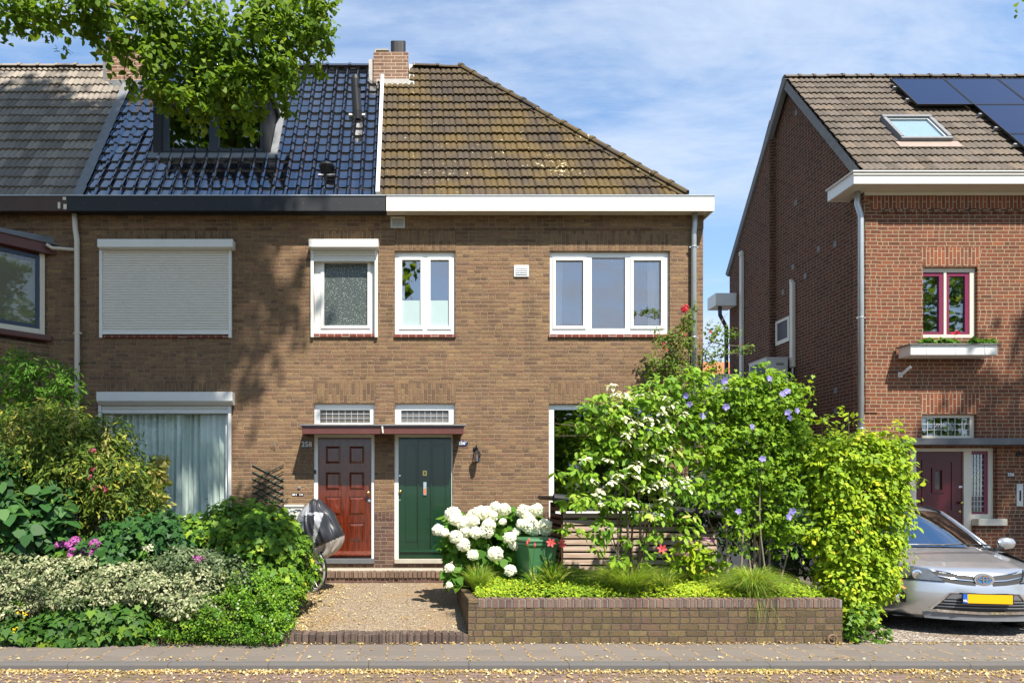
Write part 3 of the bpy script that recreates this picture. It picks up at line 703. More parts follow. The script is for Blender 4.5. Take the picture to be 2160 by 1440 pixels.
# leaded fanlights
def leaded(parent, h, g, cols, rows, gm, frm, label, lm=None, y=FY + .055, diamond=False):
    q = op(*g)
    fr = mk('fanlight', MB().holed(h[0] + .001, h[1] - .001, h[2] + .001, h[3] - .001, y, y + .07, [q]), frm, parent, bevel=.004, label=label)
    pane(fr, q[0] - .003, q[1] + .003, q[2] - .003, q[3] + .003, y + .03, gm)
    m = MB(); r = .0032
    for i in range(1, cols): x = q[0] + (q[1] - q[0]) * i / cols; m.box(x - r, x + r, y + .018, y + .0295, q[2], q[3])
    for i in range(1, rows): z = q[2] + (q[3] - q[2]) * i / rows; m.box(q[0], q[1], y + .016, y + .0285, z - r, z + r)
    if diamond:
        cx, cz = (q[0] + q[1]) / 2, (q[2] + q[3]) / 2
        for k in range(-3, 4):
            for s in (-1, 1):
                if k == 0: continue
                x0 = cx + k * .045; sg = 1 if k > 0 else -1
                m.tube([(x0, y + .012, cz + s * .055), (x0 + sg * .05, y + .012, cz)], .004, 4)
        for s in (-1, 1):
            m.tube([(cx - .04, y + .012, cz), (cx, y + .012, cz + s * .05)], .004, 4); m.tube([(cx + .04, y + .012, cz), (cx, y + .012, cz + s * .05)], .004, 4)
    mk('lead_cames', m, lm or M['zincl'], fr); return fr
M['obs'] = plain('obscure_grey_glass', (.13, .125, .12), .45, var=.35, scale=40, bmp=.6, spec=.5)
leaded(hA, T2, (846, 947, 864, 890), 8, 2, M['obs'], M['white'], 'leaded fanlight above the green door')
# green door
def door_frame(parent, h, leaf, mat=None):
    q = op(*leaf); q = (q[0], q[1], h[2] + .001, q[3])
    return mk('door_frame', MB().holed(h[0] + .001, h[1] - .001, h[2] + .001, h[3] - .001, FY + .03, FY + .12, [q]), mat or M['white2'], parent, bevel=.004)
door_frame(hA, D2, (840.5, 952.5, 921.5, 1178))
q = op(840.5, 952.5, 921.5, 1178); y = FY + .07
dr = mk('door', MB().box(q[0], q[1], y, y + .045, q[2], q[3]), M['greenpaint'], hA, label='dark green panelled front door')
m = MB(); m.holed(q[0] + .001, q[1] - .001, q[2] + .001, q[3] - .001, y - .016, y - .001, [op(852, 880.5, 936, 1146), op(884, 908.5, 930, 1158), op(912, 941, 936, 1146)])
m.box(fx(855), fx(878), y - .007, y - .001, fz(1143), fz(939)); m.box(fx(914.5), fx(938), y - .007, y - .001, fz(1143), fz(939))
for xx in (880.7, 908.7): m.box(fx(xx), fx(xx + 2.6), y - .026, y - .0155, fz(1162), fz(927))
m.prism([(y - .016, fz(1166)), (y - .045, fz(1164)), (y - .045, fz(1162)), (y - .016, fz(1158.5))], 'x', fx(844), fx(951))
mk('door_panelling', m, M['greenpaint'], dr, bevel=.003)
m = MB(); m.lathe((fx(844.5), y - .001, fz(1036)), [(.012, 0), (.012, .025), (.026, .04), (.030, .055), (.024, .07), (.01, .076)], 14, Vector((0, -1, 0)))
mk('door_knob', m, M['brass'], dr, smooth=True)
for yy in (1002.5, 1054): mk('lock', MB().lathe((fx(843.3), y - .001, fz(yy)), [(.026, 0), (.026, .008), (.012, .009), (.012, .016)], 14, Vector((0, -1, 0))), M['chrome'], dr)
m = MB().box(fx(893), fx(900), y - .024, y - .001, fz(1044), fz(1016)); mk('letter_plate', m, M['chrome'], dr, bevel=.003)
mk('sticker', MB().box(fx(894), fx(899), y - .026, y - .0242, fz(1042), fz(1030)), M['tan'], dr)
m = MB().holed(fx(892), fx(900.5), fz(1002.5), fz(992), y - .024, y - .001, [op(894.5, 898, 994.5, 1000)]); mk('door_viewer', m, M['brass'], dr)
mk('threshold', MB().box(fx(832), fx(955), FY - .05, FY + .12, fz(1187), fz(1178.5)), M['concretel'], hA, bevel=.004)
# vents
def vent(parent, x0, x1, y0, y1, mat, label):
    q = op(x0, x1, y0, y1); n = 4; m = MB(); hs = []
    for i in range(n):
        z = q[2] + .03 + (q[3] - q[2] - .05) * i / n; hs.append((q[0] + .022, q[1] - .022, z, z + .018))
    m.holed(q[0], q[1], q[2], q[3], FY - .022, FY - .004, hs); o = mk('wall_vent', m, mat, parent, label=label)
    mk('slats', MB().box(q[0] + .01, q[1] - .01, FY - .0035, FY - .0005, q[2] + .01, q[3] - .01), M['dark'], o)  # dark plate behind the louvres; its colour stands in for the shaded hollow
    m = MB()
    for h in hs: m.add([(h[0], FY - .023, h[3]), (h[1], FY - .023, h[3]), (h[1], FY - .034, h[2] + .004), (h[0], FY - .034, h[2] + .004)], [(0, 1, 2, 3)])
    mk('louvre', m, mat, o)
vent(hA, 824, 854, 458, 481.5, M['mail'], 'grey metal wall vent under the white gutter')
vent(hA, 1084, 1115, 560, 584, M['white'], 'white louvred vent between the upper windows')
# eaves: gutters, fascias
GY = 10.80
def eaves(parent, x0, x1, mat, soff, name='gutter_box', z0=6.165, z1=6.40, endcap=False):
    m = MB(); m.box(x0, x1, GY, GY + .02, z0, z1, 0)
    m.box(x0, x1, GY + .0205, FY - .019, z0 + .035, z0 + .05, 1)
    if endcap: m.box(x1 - .0, x1 + .02, GY, FY + .6, z0, z1, 0); m.box(x1 - .1, x1 - .0005, FY - .0185, FY + .6, z0 + .035, z0 + .05, 1)
    o = mk(name, m, [mat, soff], parent)
    mk('gutter_edge', MB().box(x0 - .002, x1 + (.03 if endcap else 0), GY - .012, RO.y + .01, z1 + .0005, z1 + .014), M['zinc'], o)
    return o
eaves(hA, fx(815) * GY / FY + .0, 4.815, M['white2'], M['cream'], endcap=True)
m = MB(); xj = fx(1124) * GY / FY
m.box(xj - .002, xj + .002, GY - .0015, GY - .0003, 6.17, 6.398)
for i in range(11):
    x = -.30 + i * .47; m.lathe((x, GY - .0003, 6.285), [(.006, 0), (.006, .003)], 6, Vector((0, -1, 0)))
mk('gutter_screws', m, M['concrete'], hA)
XS = -.494                                             # party line on the roof
t_ = tile_roof('roof', hA, M['tile_brown'], RO, (1, 0, 0), VD, VLEN, lambda v: XS + .02, hipx, .205, VLEN / 16, p_old, .034, 8,
               lambda j, k: float(np.clip(.55 + .25 * math.sin(j * .21 + k * .35) + rng.normal(0, .16) + (.35 if rng.random() < .03 else 0), 0, 1)))
# far slopes (side and back) so the roof is a closed hip
sv = Vector((RIDGE_END - 4.50, 0, RZ - 6.43)); sl = sv.length
tile_roof('side_slope', t_, M['tile_brown'], (4.50, 10.93, 6.43), (0, 1, 0), sv, sl, lambda v: 2.31 * v / sl, lambda v: 4.62 - 2.31 * v / sl, .205, .264, p_old, .024, 4)
tile_roof('back_slope', t_, M['tile_brown'], (0, 15.55, 6.43), (-1, 0, 0), Vector((0, -1, SL)), VLEN, lambda v: -hipx(v), lambda v: .5, .41, .53, p_old, .024, 3)
m = ridge(MB(), (.08, RY, RZ + .03), (RIDGE_END + .03, RY, RZ - .0), .085, .33); ridge(m, (4.46, 10.93, 6.50), (RIDGE_END, RY, RZ + .02), .085, .33)
mk('ridge_tiles', m, M['tile_brown'], t_)
hp = MB().tube([(4.40, 10.93, 6.44), (RIDGE_END - .06, RY, RZ - .03)], .06, 6); mk('mortar_bed', hp, M['tile_brown'], t_)
# zinc strip and lead on the party line
m = MB(); c0 = RO + VD * 0; N_ = Vector((1, 0, 0)).cross(VD)
m.obox(RO + Vector((XS, 0, 0)) + VD * (VLEN * .455) + N_ * .075, Vector((1, 0, 0)), VD, N_, .032, VLEN * .455, .03); mk('party_flashing', m, M['zincl'], t_)
# chimney shared on the party wall
def chimney(parent, x0, x1, y0, y1, z0, z1, cap, fl=M['whitelead']):
    m = MB().box(x0, x1, y0, y1, z0, z1); c = mk('chimney', m, M['brick_chim'], parent)
    s = MB(); zf = 6.43 + SL * (y0 - 10.93)
    s.box(x0 + .06, x1 + .015, y0 - .05, y0 - .002, zf - .06, zf + .07)
    s.add([(x1 + .005, y0 - .06, zf - .04), (x1 + .11, y0 - .06, zf - .06), (x1 + .11, y0 + .38, zf + .60), (x1 + .005, y0 + .38, zf + .62)], [(0, 1, 2, 3)])
    s.add([(x1 + .012, y0 - .02, zf - .1), (x1 + .012, y0 + .38, zf + .5), (x1 + .012, y0 + .38, zf + .68), (x1 + .012, y0 - .02, zf + .10)], [(0, 1, 2, 3)])
    s.box(x0 - .09, x0 - .003, y0 + .05, y0 + .3, zf - .05, zf + .5)
    mk('chimney_flashing', s, fl, c)
    for (a, b, cz, mat, kind) in cap:
        mm = MB()
        if kind == 'slab': mm.box(a, b, y0 + .03, y1 - .03, z1 + .0005, z1 + cz); mm.box(a + .02, b + .03, y0, y1 - .1, z1 + cz * .45, z1 + cz * .55)
        else:
            pr = []
            for i in range(25):
                an = 2 * math.pi * i / 24; pr.append(an)
            w2 = (b - a) / 2; cx = (a + b) / 2; cy = y0 + .2; n = 24; vs = []
            for lv in range(2):
                for i in range(n):
                    an = 2 * math.pi * i / n; rr = w2 * (1 + .035 * (i % 2)); sx = math.copysign(abs(math.cos(an)) ** .55, math.cos(an)); sy = math.copysign(abs(math.sin(an)) ** .55, math.sin(an))
                    vs.append((cx + rr * sx, cy + w2 * .8 * sy, z1 + (lv * (cz + .03 * (abs(sx)) ** 3))))
            mm.add(vs, [(i, (i + 1) % n, n + (i + 1) % n, n + i) for i in range(n)] + [tuple(range(n, 2 * n))])
        mk('chimney_cap' if kind == 'slab' else 'flue', mm, mat, c)
    return c
chimney(hA, -.665, -.005, 12.90, 13.45, 8.5, 10.03, [(-.635, -.40, .08, M['concretel'], 'slab'), (-.34, -.06, .27, M['blackpvc'], 'pot')])
# zinc downpipe at the corner
def downpipe(parent, pts, r, mat, clips=(), name='downpipe'):
    o = mk(name, MB().tube(pts, r, 14), mat, parent, smooth=True)
    m = MB()
    for z in clips: m.lathe((pts[-1][0], pts[-1][1], z), [(r + .004, 0), (r + .008, .006), (r + .008, .02), (r + .004, .026)], 14); m.box(pts[-1][0] - r * 1.7, pts[-1][0] + r * 1.7, pts[-1][1] - .008, pts[-1][1] + .008, z, z + .02)
    if clips: mk('pipe_clip', m, mat, o)
    return o
xp = fx(1464) * .994
downpipe(hA, [(xp + .0, FY - .10, 6.20), (xp + .0, FY - .08, 6.0), (xp, FY - .055, 5.9), (xp, FY - .055, .3)], .043, M['zinc'], (5.66, 4.2, 2.7))

# ---- house with roller shutters (258)
hB = thing('terraced_house', 'brown brick middle house with closed white roller shutter, dark red door and black glazed roof', 'house', (-2.9, FY, 0))
W1, W2, W3 = op(217, 485, 507, 707), op(662, 790, 507, 705), op(217, 486, 828, 1098)
T1, D1 = op(662, 790, 851, 894), op(662, 790, 905, 1185)
front_wall('wall', hB, XL, XM, [W1, W2, W3, T1, D1])
for a in ((217, 485, 487, 506), (662, 790, 487, 506), (660, 793, 808, 850), (217, 485, 808, 827)): lintel(hB, *a)
mk('plinth_course', MB().box(fx(790.5), XM - .001, FY - .008, FY - .0035, fz(1095), fz(1079)), M['brick_plinth_sol'], hB)
mk('plinth_course', MB().box(fx(487), fx(661.5), FY - .008, FY - .0035, fz(1095), fz(1079)), M['brick_plinth_sol'], hB)
def shutterbox(parent, x0, x1, y0, yb, rb, label, rx=7, roll=None):
    z0, z1 = fz(yb), fz(y0); o_ = .17; sc = (FY - o_) / FY
    zt = HC + (z1 - HC) * 1.0; zf = HC + (HY - (y0 + (yb - y0) * .62)) / 130 * sc
    X0, X1 = fx(x0) * sc, fx(x1) * sc; zt = HC + (HY - y0) / 130 * sc; zb = HC + (HY - yb) / 130
    m = MB().prism([(FY - .002, zt), (FY - o_, zt), (FY - o_, zf), (FY - .09, zb + .01), (FY - .002, zb + .01)], 'x', X0, X1)
    b = mk('shutter_box', m, M['shutbox'], parent, bevel=.004, label=label)
    for xa, xb in ((x0 + rx, x0 + rx + 6.5), (x1 - 6.5 - 1, x1 - 1)):
        mk('guide_rail', MB().box(fx(xa), fx(xb), FY - .055, FY - .0045, fz(rb), zb + .009), M['shutbox'], b, bevel=.004)
    if roll:
        ra, rb2, y1 = roll; m = MB(); n = max(2, int((fz(yb) - fz(y1)) / .042)); H = (zb + .01 - fz(y1)) / n
        for i in range(n):
            z = fz(y1) + i * H; pts = [(FY - .030, z), (FY - .040, z + H * .2), (FY - .043, z + H * .5), (FY - .040, z + H * .82), (FY - .028, z + H * .9), (FY - .028, z + H)]
            m.add([(fx(ra), p[0], p[1]) for p in pts] + [(fx(rb2), p[0], p[1]) for p in pts], [(k, k + 6, k + 7, k + 1) for k in range(5)])
        s_ = mk('shutter_curtain', m, M['shutter'], b)
        mk('bottom_bar', MB().box(fx(ra), fx(rb2), FY - .047, FY - .020, fz(y1) - .0, fz(y1) + .05), M['shutbox'], b, bevel=.003)
    return b
shutterbox(hB, 205, 491, 504, 531, 713.5, 'long roller shutter box over the closed upper shutter', roll=(217, 484.5, 706))
shutterbox(hB, 651, 798, 504, 531, 712.5, 'short roller shutter box of the small upper window', rx=5, roll=(662, 791, 553))
shutterbox(hB, 203, 490, 826, 857, 1100, 'long roller shutter box above the curtained window', roll=(217, 484, 872))
window(hB, W1, [(232, 470, 540, 690)], gmat=M['glass'], label='upper window behind the closed roller shutter')
w = window(hB, W2, [(683, 775, 552, 685)], gmat=M['pattern'], sashes=[(676, 781, 546, 691, 0)], label='small white window with patterned glass')
w = window(hB, W3, [(235, 474, 872, 1087)], gmat=glassmat('calm_glass', .03, (.97, .98, .98), fk=.15), label='large white window with closed pale curtains')
curtain(w, fx(230), fx(480), fz(1092), fz(866), FY + .20, M['curtain'], .075, 19)
sill(hB, 217, 485, 707.5, 713); sill(hB, 662, 790, 704.5, 711.5); sill(hB, 217, 485, 1098.5, 1104)
M['obs2'] = plain('warm_obscure_glass', (.11, .10, .085), .45, var=.45, scale=60, bmp=.8, spec=.5)
leaded(hB, T1, (674, 780, 863, 891), 8, 3, M['obs2'], M['white'], 'leaded fanlight above the red door')
door_frame(hB, D1, (670, 783.5, 922, 1178))
q = op(670, 783.5, 922, 1177); y = FY + .07
dr = mk('door', MB().box(q[0], q[1], y, y + .04, q[2], q[3]), M['doorred'], hB, label='varnished red wooden front door with eight panels')
pans = [(685, 719), (735, 769)]; rows = [(939, 978), (994, 1034), (1047, 1087), (1103, 1143)]
hs = [op(a, b, c, d) for a, b in pans for c, d in rows]
mk('door_stiles', MB().holed(q[0] + .001, q[1] - .001, q[2] + .02, q[3] - .001, y - .012, y - .001, hs), M['doorred'], dr, bevel=.004)
for h in hs:
    m = MB(); i1, i2 = .012, .045
    a = [(h[0] + i1, y - .002, h[2] + i1), (h[1] - i1, y - .002, h[2] + i1), (h[1] - i1, y - .002, h[3] - i1), (h[0] + i1, y - .002, h[3] - i1)]
    b = [(h[0] + i2, y - .018, h[2] + i2), (h[1] - i2, y - .018, h[2] + i2), (h[1] - i2, y - .018, h[3] - i2), (h[0] + i2, y - .018, h[3] - i2)]
    m.add(a + b, [(0, 1, 5, 4), (1, 2, 6, 5), (2, 3, 7, 6), (3, 0, 4, 7), (4, 5, 6, 7)]); mk('door_panel', m, M['doorred'], dr)
mk('weather_board', MB().prism([(y - .012, fz(1174)), (y - .05, fz(1172)), (y - .05, fz(1169)), (y - .012, fz(1162))], 'x', fx(671), fx(783)), M['doorred'], dr, bevel=.003)
mk('door_knob', MB().lathe((fx(776.5), y - .012, fz(1039.5)), [(.03, 0), (.03, .008), (.012, .012), (.012, .03), (.028, .045), (.033, .06), (.026, .075), (.01, .08)], 16, Vector((0, -1, 0))), M['brass'], dr, smooth=True)
mk('lock', MB().lathe((fx(778.5), y - .012, fz(1056)), [(.024, 0), (.024, .01), (.011, .012), (.011, .02)], 14, Vector((0, -1, 0))), M['chrome'], dr)
mk('threshold', MB().box(fx(660), fx(790), FY - .045, FY + .12, fz(1187.5), fz(1177.5)), M['stone'], hB, bevel=.004)
mk('doorbell', MB().box(fx(662), fx(666.5), FY + .012, FY + .0295, fz(999), fz(990.5)), M['blackmetal'], hB, bevel=.003)
o = eaves(hB, XL + .0, fx(813) * GY / FY, M['blackpvc'], M['blackpvc'])
m = MB()
for i in range(9): m.lathe((-5.15 + i * .58, GY - .0003, 6.285), [(.006, 0), (.006, .003)], 6, Vector((0, -1, 0)))
mk('gutter_screws', m, M['concrete'], hB)
tB = tile_roof('roof', hB, M['tile_black'], RO, (1, 0, 0), VD, VLEN, lambda v: -5.285 + .09, lambda v: XS - .035, .203, VLEN / 16.5, p_pan, .022, 12)
tile_roof('back_slope', tB, M['tile_black'], (0, 15.55, 6.43), (-1, 0, 0), Vector((0, -1, SL)), VLEN, lambda v: -XS, lambda v: 5.2, .41, .53, p_pan, .024, 4)
mk('ridge_tiles', ridge(MB(), (-5.0, RY, RZ + .03), (-.70, RY, RZ + .03), .08, .42), M['tile_black'], tB)
mk('lead_gutter', MB().obox(RO + Vector((-5.285, 0, 0)) + VD * (VLEN * .45) + N_ * .035, Vector((1, 0, 0)), VD, N_, .085, VLEN * .45, .014), M['lead'], tB)
# dormer
yd = onroof(445, 333).y + .02; s = (F / yd)
dxp = lambda px: (px - HX) / s
dzp = lambda py: HC + (HY - py) / s
ztop = dzp(205)
def dormer():
    x0, x1, z0 = dxp(323), dxp(569), dzp(331)
    gl = [(dxp(354), dxp(440), dzp(311), dzp(236)), (dxp(460), dxp(548), dzp(311), dzp(236))]
    hole = (dxp(341), dxp(553), dzp(319), dzp(226))
    m = MB().holed(x0, x1, z0, ztop, yd, yd + .12, [hole], 0)
    yb = 10.93 + (ztop - 6.43) / SL + .3
    for xa, xb in ((x0, x0 + .06), (x1 - .06, x1)): m.box(xa, xb, yd + .1205, yb, z0 - .2, ztop, 0)
    m.box(x0 - .06, x1 + .06, yd - .08, yb, ztop + .001, ztop + .09, 0)
    d = mk('dormer', m, M['blackpvc'], hB, label='black framed roof dormer with two panes half behind the lime leaves')
    f = mk('dormer_window', MB().holed(hole[0] + .001, hole[1] - .001, hole[2] + .001, hole[3] - .001, yd + .03, yd + .09, gl), M['anthra'], d, bevel=.005)
    gp = MB()
    for g_ in gl: gp.box(g_[0] - .003, g_[1] + .003, yd + .06, yd + .07, g_[2] - .003, g_[3] + .003)
    mk('dormer_glass', gp, M['glassdark'], d)
    mk('dormer_back', MB().box(x0 + .07, x1 - .07, yd + .75, yd + .78, z0, ztop - .01), M['room'], d)
    fl = MB().obox((  (x0 + x1) / 2, yd - .035, z0 + .0), Vector((1, 0, 0)), VD, N_, (x1 - x0) / 2 + .1, .07, .012)
    fl.obox((x1 + .07, yd + .55, z0 + .86), Vector((1, 0, 0)), VD, N_, .06, 1.0, .02); fl.obox((x0 - .05, yd + .55, z0 + .86), Vector((1, 0, 0)), VD, N_, .045, 1.0, .015)
    mk('dormer_flashing', fl, M['lead'], d)
dormer()
# roof pipes
c = onroof(754, 243, off=.03); top = P(750, 170, c.y + .0)
m = MB().tube([c + Vector((0, -.02, -.1)), c + Vector((-.0, -.04, .03))], .088, 14); m.tube([c + Vector((0, -.04, .03)), Vector((top.x - .0, c.y - .1, top.z - .05))], [.088, .076], 14)
for zq in (.42, .45, .48): m.lathe(c + Vector((-.02, -.075, zq)), [(.083, 0), (.090, .008), (.083, .016)], 14)
m.tube([Vector((top.x, c.y - .1, top.z - .05)), Vector((top.x, c.y - .105, top.z + .02))], [.076, .062], 10)
o = mk('flue_pipe', m, M['blackpvc'], hB, smooth=False); mk('pipe_flashing', MB().obox(c + Vector((0, -.03, -.02)), Vector((1, 0, 0)), VD, N_, .15, .03, .02), M['whitelead'], o)
c = onroof(690, 362, off=.03)
o = mk('roof_vent', MB().lathe(c + Vector((0, -.02, -.05)), [(.075, 0), (.075, .09), (.125, .10), (.135, .125), (.11, .16), (.03, .18)], 16), M['blackpvc'], hB, smooth=True)
mk('pipe_flashing', MB().obox(c + Vector((0, -.05, -.08)), Vector((1, 0, 0)), VD, N_, .14, .02, .012), M['whitelead'], o)

# ---- house with bay on the left
hC = thing('terraced_house', 'shaded brown brick house at the left edge with navy bay window and old grey roof', 'house', (-6.6, FY, 0))
m = MB().holed(-10.5, XL - .0, -.05, ZT, FY, FY + .3, []); m.holed(-10.5, XL, fz(484), ZT - .002, FY - .018, FY - .0005, []); 
mk('back_wall', MB().box(-10.5, XL - .3, BACK - .3, BACK, 0, ZT), M['brick_tan'], hC)
mk('bay_wall', MB().prism([(-5.83, FY - .001), (-6.60, 10.31), (-8.2, 10.31), (-9.0, FY - .001)], 'z', 0, fz(728), 0), M['brick_tan'], hC)
mk('wall', m, M['brick_tan'], hC)
# bay
def bay():
    a, b = Vector((-5.90, FY - .02, 0)), Vector((-6.66, FY - .76, 0)); t = (b - a).normalized(); n = Vector((t.y, -t.x, 0)); n = n if n.y < 0 else -n
    L = (b - a).length
    def fr(u0, u1, z0, z1, o0, o1, mi=0, mb=None):
        c = a + t * ((u0 + u1) / 2) + n * ((o0 + o1) / 2); c.z = (z0 + z1) / 2
        mb.obox(c, t, n, Vector((0, 0, 1)), abs(u1 - u0) / 2, abs(o1 - o0) / 2, (z1 - z0) / 2, mi)
    zs0, zs1 = 4.255, 5.555
    bw = mk('bay_window', (lambda mb: [fr(0, .075, zs0, zs1, -.02, .03, 0, mb), fr(L - .05, L, zs0, zs1, -.02, .03, 0, mb), fr(.075, L - .05, zs0, zs0 + .085, -.02, .03, 0, mb), mb][-1])(MB()), M['cream'], hC, bevel=.004, label='navy framed bay window with a lowered slatted blind')
    mb = MB(); fr(.076, .135, zs0 + .086, zs1 - .03, -.01, .02, 0, mb); fr(L - .12, L - .051, zs0 + .086, zs1 - .03, -.01, .02, 0, mb); fr(.135, L - .12, zs0 + .086, zs0 + .15, -.01, .02, 0, mb); fr(.135, L - .12, zs1 - .09, zs1 - .03, -.01, .02, 0, mb)
    mk('sash', mb, M['navy'], bw, bevel=.004)
    mb = MB(); fr(.135, L - .12, zs0 + .15, zs1 - .09, -.004, .004, 0, mb); mk('pane', mb, glassmat('bay_glass', .05, (.85, .88, .86), fk=.3), bw)
    mb = MB(); k = 46
    for i in range(k):
        z = zs0 + .17 + (zs1 - .12 - zs0 - .17) * i / k; c = a + t * (L / 2) + n * (-.07); c.z = z
        mb.obox(c, t, (n + Vector((0, 0, .9))).normalized(), (Vector((0, 0, 1)) - n * .9).normalized(), L / 2 - .1, .012, .0012)
    mk('blind', mb, M['shutter'], bw)
    mb = MB(); fr(-.1, L + .2, zs0 - .10, zs0 - .002, -.1, .085, 0, mb); mk('sill', mb, M['redbrown'], hC, bevel=.02)
    mb = MB(); fr(-.22, L + .3, zs1 + .001, zs1 + .16, -.05, .12, 0, mb); fr(-.26, L + .3, zs1 + .161, zs1 + .185, -.06, .15, 1, mb)
    mb.add([a - t * .22 + n * .10 + Vector((0, 0, zs1 + .187)), b + t * .3 + n * .10 + Vector((0, 0, zs1 + .187)), (b.x, FY - .004, zs1 + .36), (a.x + .12, FY - .004, zs1 + .30)], [(0, 1, 2, 3)], 1)
    mk('bay_roof', mb, [M['redbrown'], M['lead']], hC)
    # front light of the bay, just outside the frame
    mb = MB().holed(-8.2, -6.68, zs0, zs1, 10.30, 10.36, [(-8.1, -7.5, zs0 + .1, zs1 - .1), (-7.4, -6.8, zs0 + .1, zs1 - .1)]); fw = mk('bay_front_window', mb, M['cream'], hC)
    mk('pane', MB().box(-8.1, -6.8, 10.33, 10.34, zs0 + .1, zs1 - .1), M['glass'], fw)
bay()
o = eaves(hC, -10.5, XL - .002, M['oldbrown'], M['oldbrown'])
mk('paint_flakes', MB().box(XL - .15, XL - .11, GY - .004, GY - .0005, 6.20, 6.30).box(XL - .06, XL - .01, GY - .004, GY - .0005, 6.19, 6.27).box(XL - .07, XL - .02, GY - .006, GY - .001, 6.335, 6.38), M['cream'], o)
tC = tile_roof('roof', hC, M['tile_grey'], RO, (1, 0, 0), VD, VLEN, lambda v: -10.4, lambda v: -5.285 - .06, .205, VLEN / 15.5, p_ret, .026, 8)
tile_roof('back_slope', tC, M['tile_grey'], (0, 15.55, 6.43), (-1, 0, 0), Vector((0, -1, SL)), VLEN, lambda v: 5.2, lambda v: 10.4, .41, .53, p_pan, .024, 3)
mk('ridge_tiles', ridge(MB(), (-10.4, RY, RZ + .02), (-5.70, RY, RZ + .02), .085, .34), M['tile_grey'], tC)
chimney(hC, -5.70, -5.04, 12.88, 13.45, 8.5, 10.30, [(-5.62, -5.30, .12, M['lead'], 'pot')], M['lead'])
xq = fx(163.5)
o = downpipe(hC, [(xq - .0, FY - .10, 6.19), (xq + .0, FY - .07, 5.95), (xq + .02, FY - .06, 5.8), (xq + .03, FY - .06, .3)], .042, M['pvcpipe'], (4.27, 2.3))
mk('branch_pipe', MB().tube([(xq - .42, FY - .16, 5.68), (xq - .35, FY - .12, 5.635), (xq - .02, FY - .07, 5.625)], .026, 10), M['pvcpipe'], o, smooth=True)

# ---- canopy over both doors
dc = 10.64; cx0, cx1 = (637 - HX) * dc / F, (978 - HX) * dc / F
cz0, cz1 = HC + (HY - 915) * dc / F, HC + (HY - 898) * dc / F
cn = thing('door_canopy', 'shallow red-brown wooden canopy with grey lead top spanning both front doors', 'canopy', (-.4, FY, cz0))
mk('fascia', MB().box(cx0, cx1, dc, dc + .03, cz0, cz1).box(cx0, cx0 + .03, dc + .0305, FY - .02, cz0, cz1).box(cx1 - .03, cx1, dc + .0305, FY - .02, cz0, cz1), M['redbrown'], cn, bevel=.004)
mk('soffit', MB().box(cx0 + .031, cx1 - .031, dc + .031, FY - .001, cz0 + .03, cz0 + .05), M['redbrown'], cn)
mk('lead_top', MB().box(cx0 - .03, cx1 + .03, dc - .03, FY - .001, cz1 + .001, cz1 + .022), M['lead'], cn, bevel=.003)
mk('camera_bracket', MB().tube([(-.41, dc - .002, cz1 - .01), (-.41, dc - .04, cz1 - .03), (-.40, dc - .045, cz0 + .01)], .014, 8), M['cream'], cn)
# steps
st = thing('brick_steps', 'low worn brick step with concrete top running below both doors', 'steps', (-.4, 10.6, .3))
sx0, sx1 = -1.7, .66
m = MB().box(sx0, sx1, 10.72, FY - .004, .2, .488)
mk('platform', m, M['concretel'], st)
m = MB(); k = int((sx1 - sx0) / .0705)
for i in range(k):
    x0 = sx0 + i * .0705; m.box(x0 + .004, x0 + .0665, 10.60 + rng.normal(0, .004), 10.72, .385, .492 + rng.normal(0, .003))
mk('nosing', m, M['brick_step'], st, bevel=.008)
mk('riser', MB().box(sx0, sx1, 10.625, 10.719, .2, .384), M['brick_plinth'], st)

# ------------------------------------------------------------------ red brick house on the right
D2Y = 13.1; S2 = F / D2Y
gx = lambda px: (px - HX) / S2
gz = lambda py: HC + (HY - py) / S2
def op2(x0, x1, y0, y1): return (gx(x0), gx(x1), gz(y1), gz(y0))
GX0 = gx(1822); GX1 = 16.5
hD = thing('detached_house', 'tall red brick house with solar panels, maroon window and white overhanging gutter', 'house', (11, D2Y, 0))
V1, V2, V3 = op2(1947, 2062, 563, 712), op2(1945, 2060, 874, 926), op2(1900, 2104, 944, 1150)
V3 = (V3[0], V3[1], .15, V3[3])
R2O = Vector((0, 12.80, 7.60)); SL2 = 1.275; V2D = Vector((0, 1, SL2)).normalized(); RY2 = 15.62; RZ2 = 7.60 + SL2 * (RY2 - 12.80); VL2 = (RY2 - 12.80) * math.sqrt(1 + SL2 ** 2); RB2 = 2 * RY2 - 12.80
m = MB().holed(GX0, GX1, 0, 7.62, D2Y, D2Y + .3, [V1, V2, V3], 0)
YB = 18.3; XB = GX0 - .13; ys = 16.28
gab = [(D2Y + .301, 0), (ys, 0), (ys, RZ2 - SL2 * (ys - RY2) - .06), (RY2, RZ2 - .08), (D2Y + .301, 7.60 + SL2 * (D2Y + .3 - 12.80) - .06)]
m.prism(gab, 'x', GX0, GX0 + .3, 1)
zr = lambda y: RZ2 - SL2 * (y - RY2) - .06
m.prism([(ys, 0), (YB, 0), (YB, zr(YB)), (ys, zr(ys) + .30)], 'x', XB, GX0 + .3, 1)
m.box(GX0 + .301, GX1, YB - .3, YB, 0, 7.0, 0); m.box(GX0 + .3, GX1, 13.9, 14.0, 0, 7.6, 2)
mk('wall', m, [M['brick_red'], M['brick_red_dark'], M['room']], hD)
def splay(parent, x0, x1, X0, X1, y0, y1):
    m = MB().prism([(gx(X0), gz(y1)), (gx(X1), gz(y1)), (gx(x1), gz(y0)), (gx(x0), gz(y0))], 'y', D2Y - .003, D2Y - .0002); mk('brick_arch', m, M['brick_red_sol'], parent)
splay(hD, 1940, 2070, 1947, 2061, 522, 560); splay(hD, 1938, 2070, 1945, 2060, 831, 872.5)
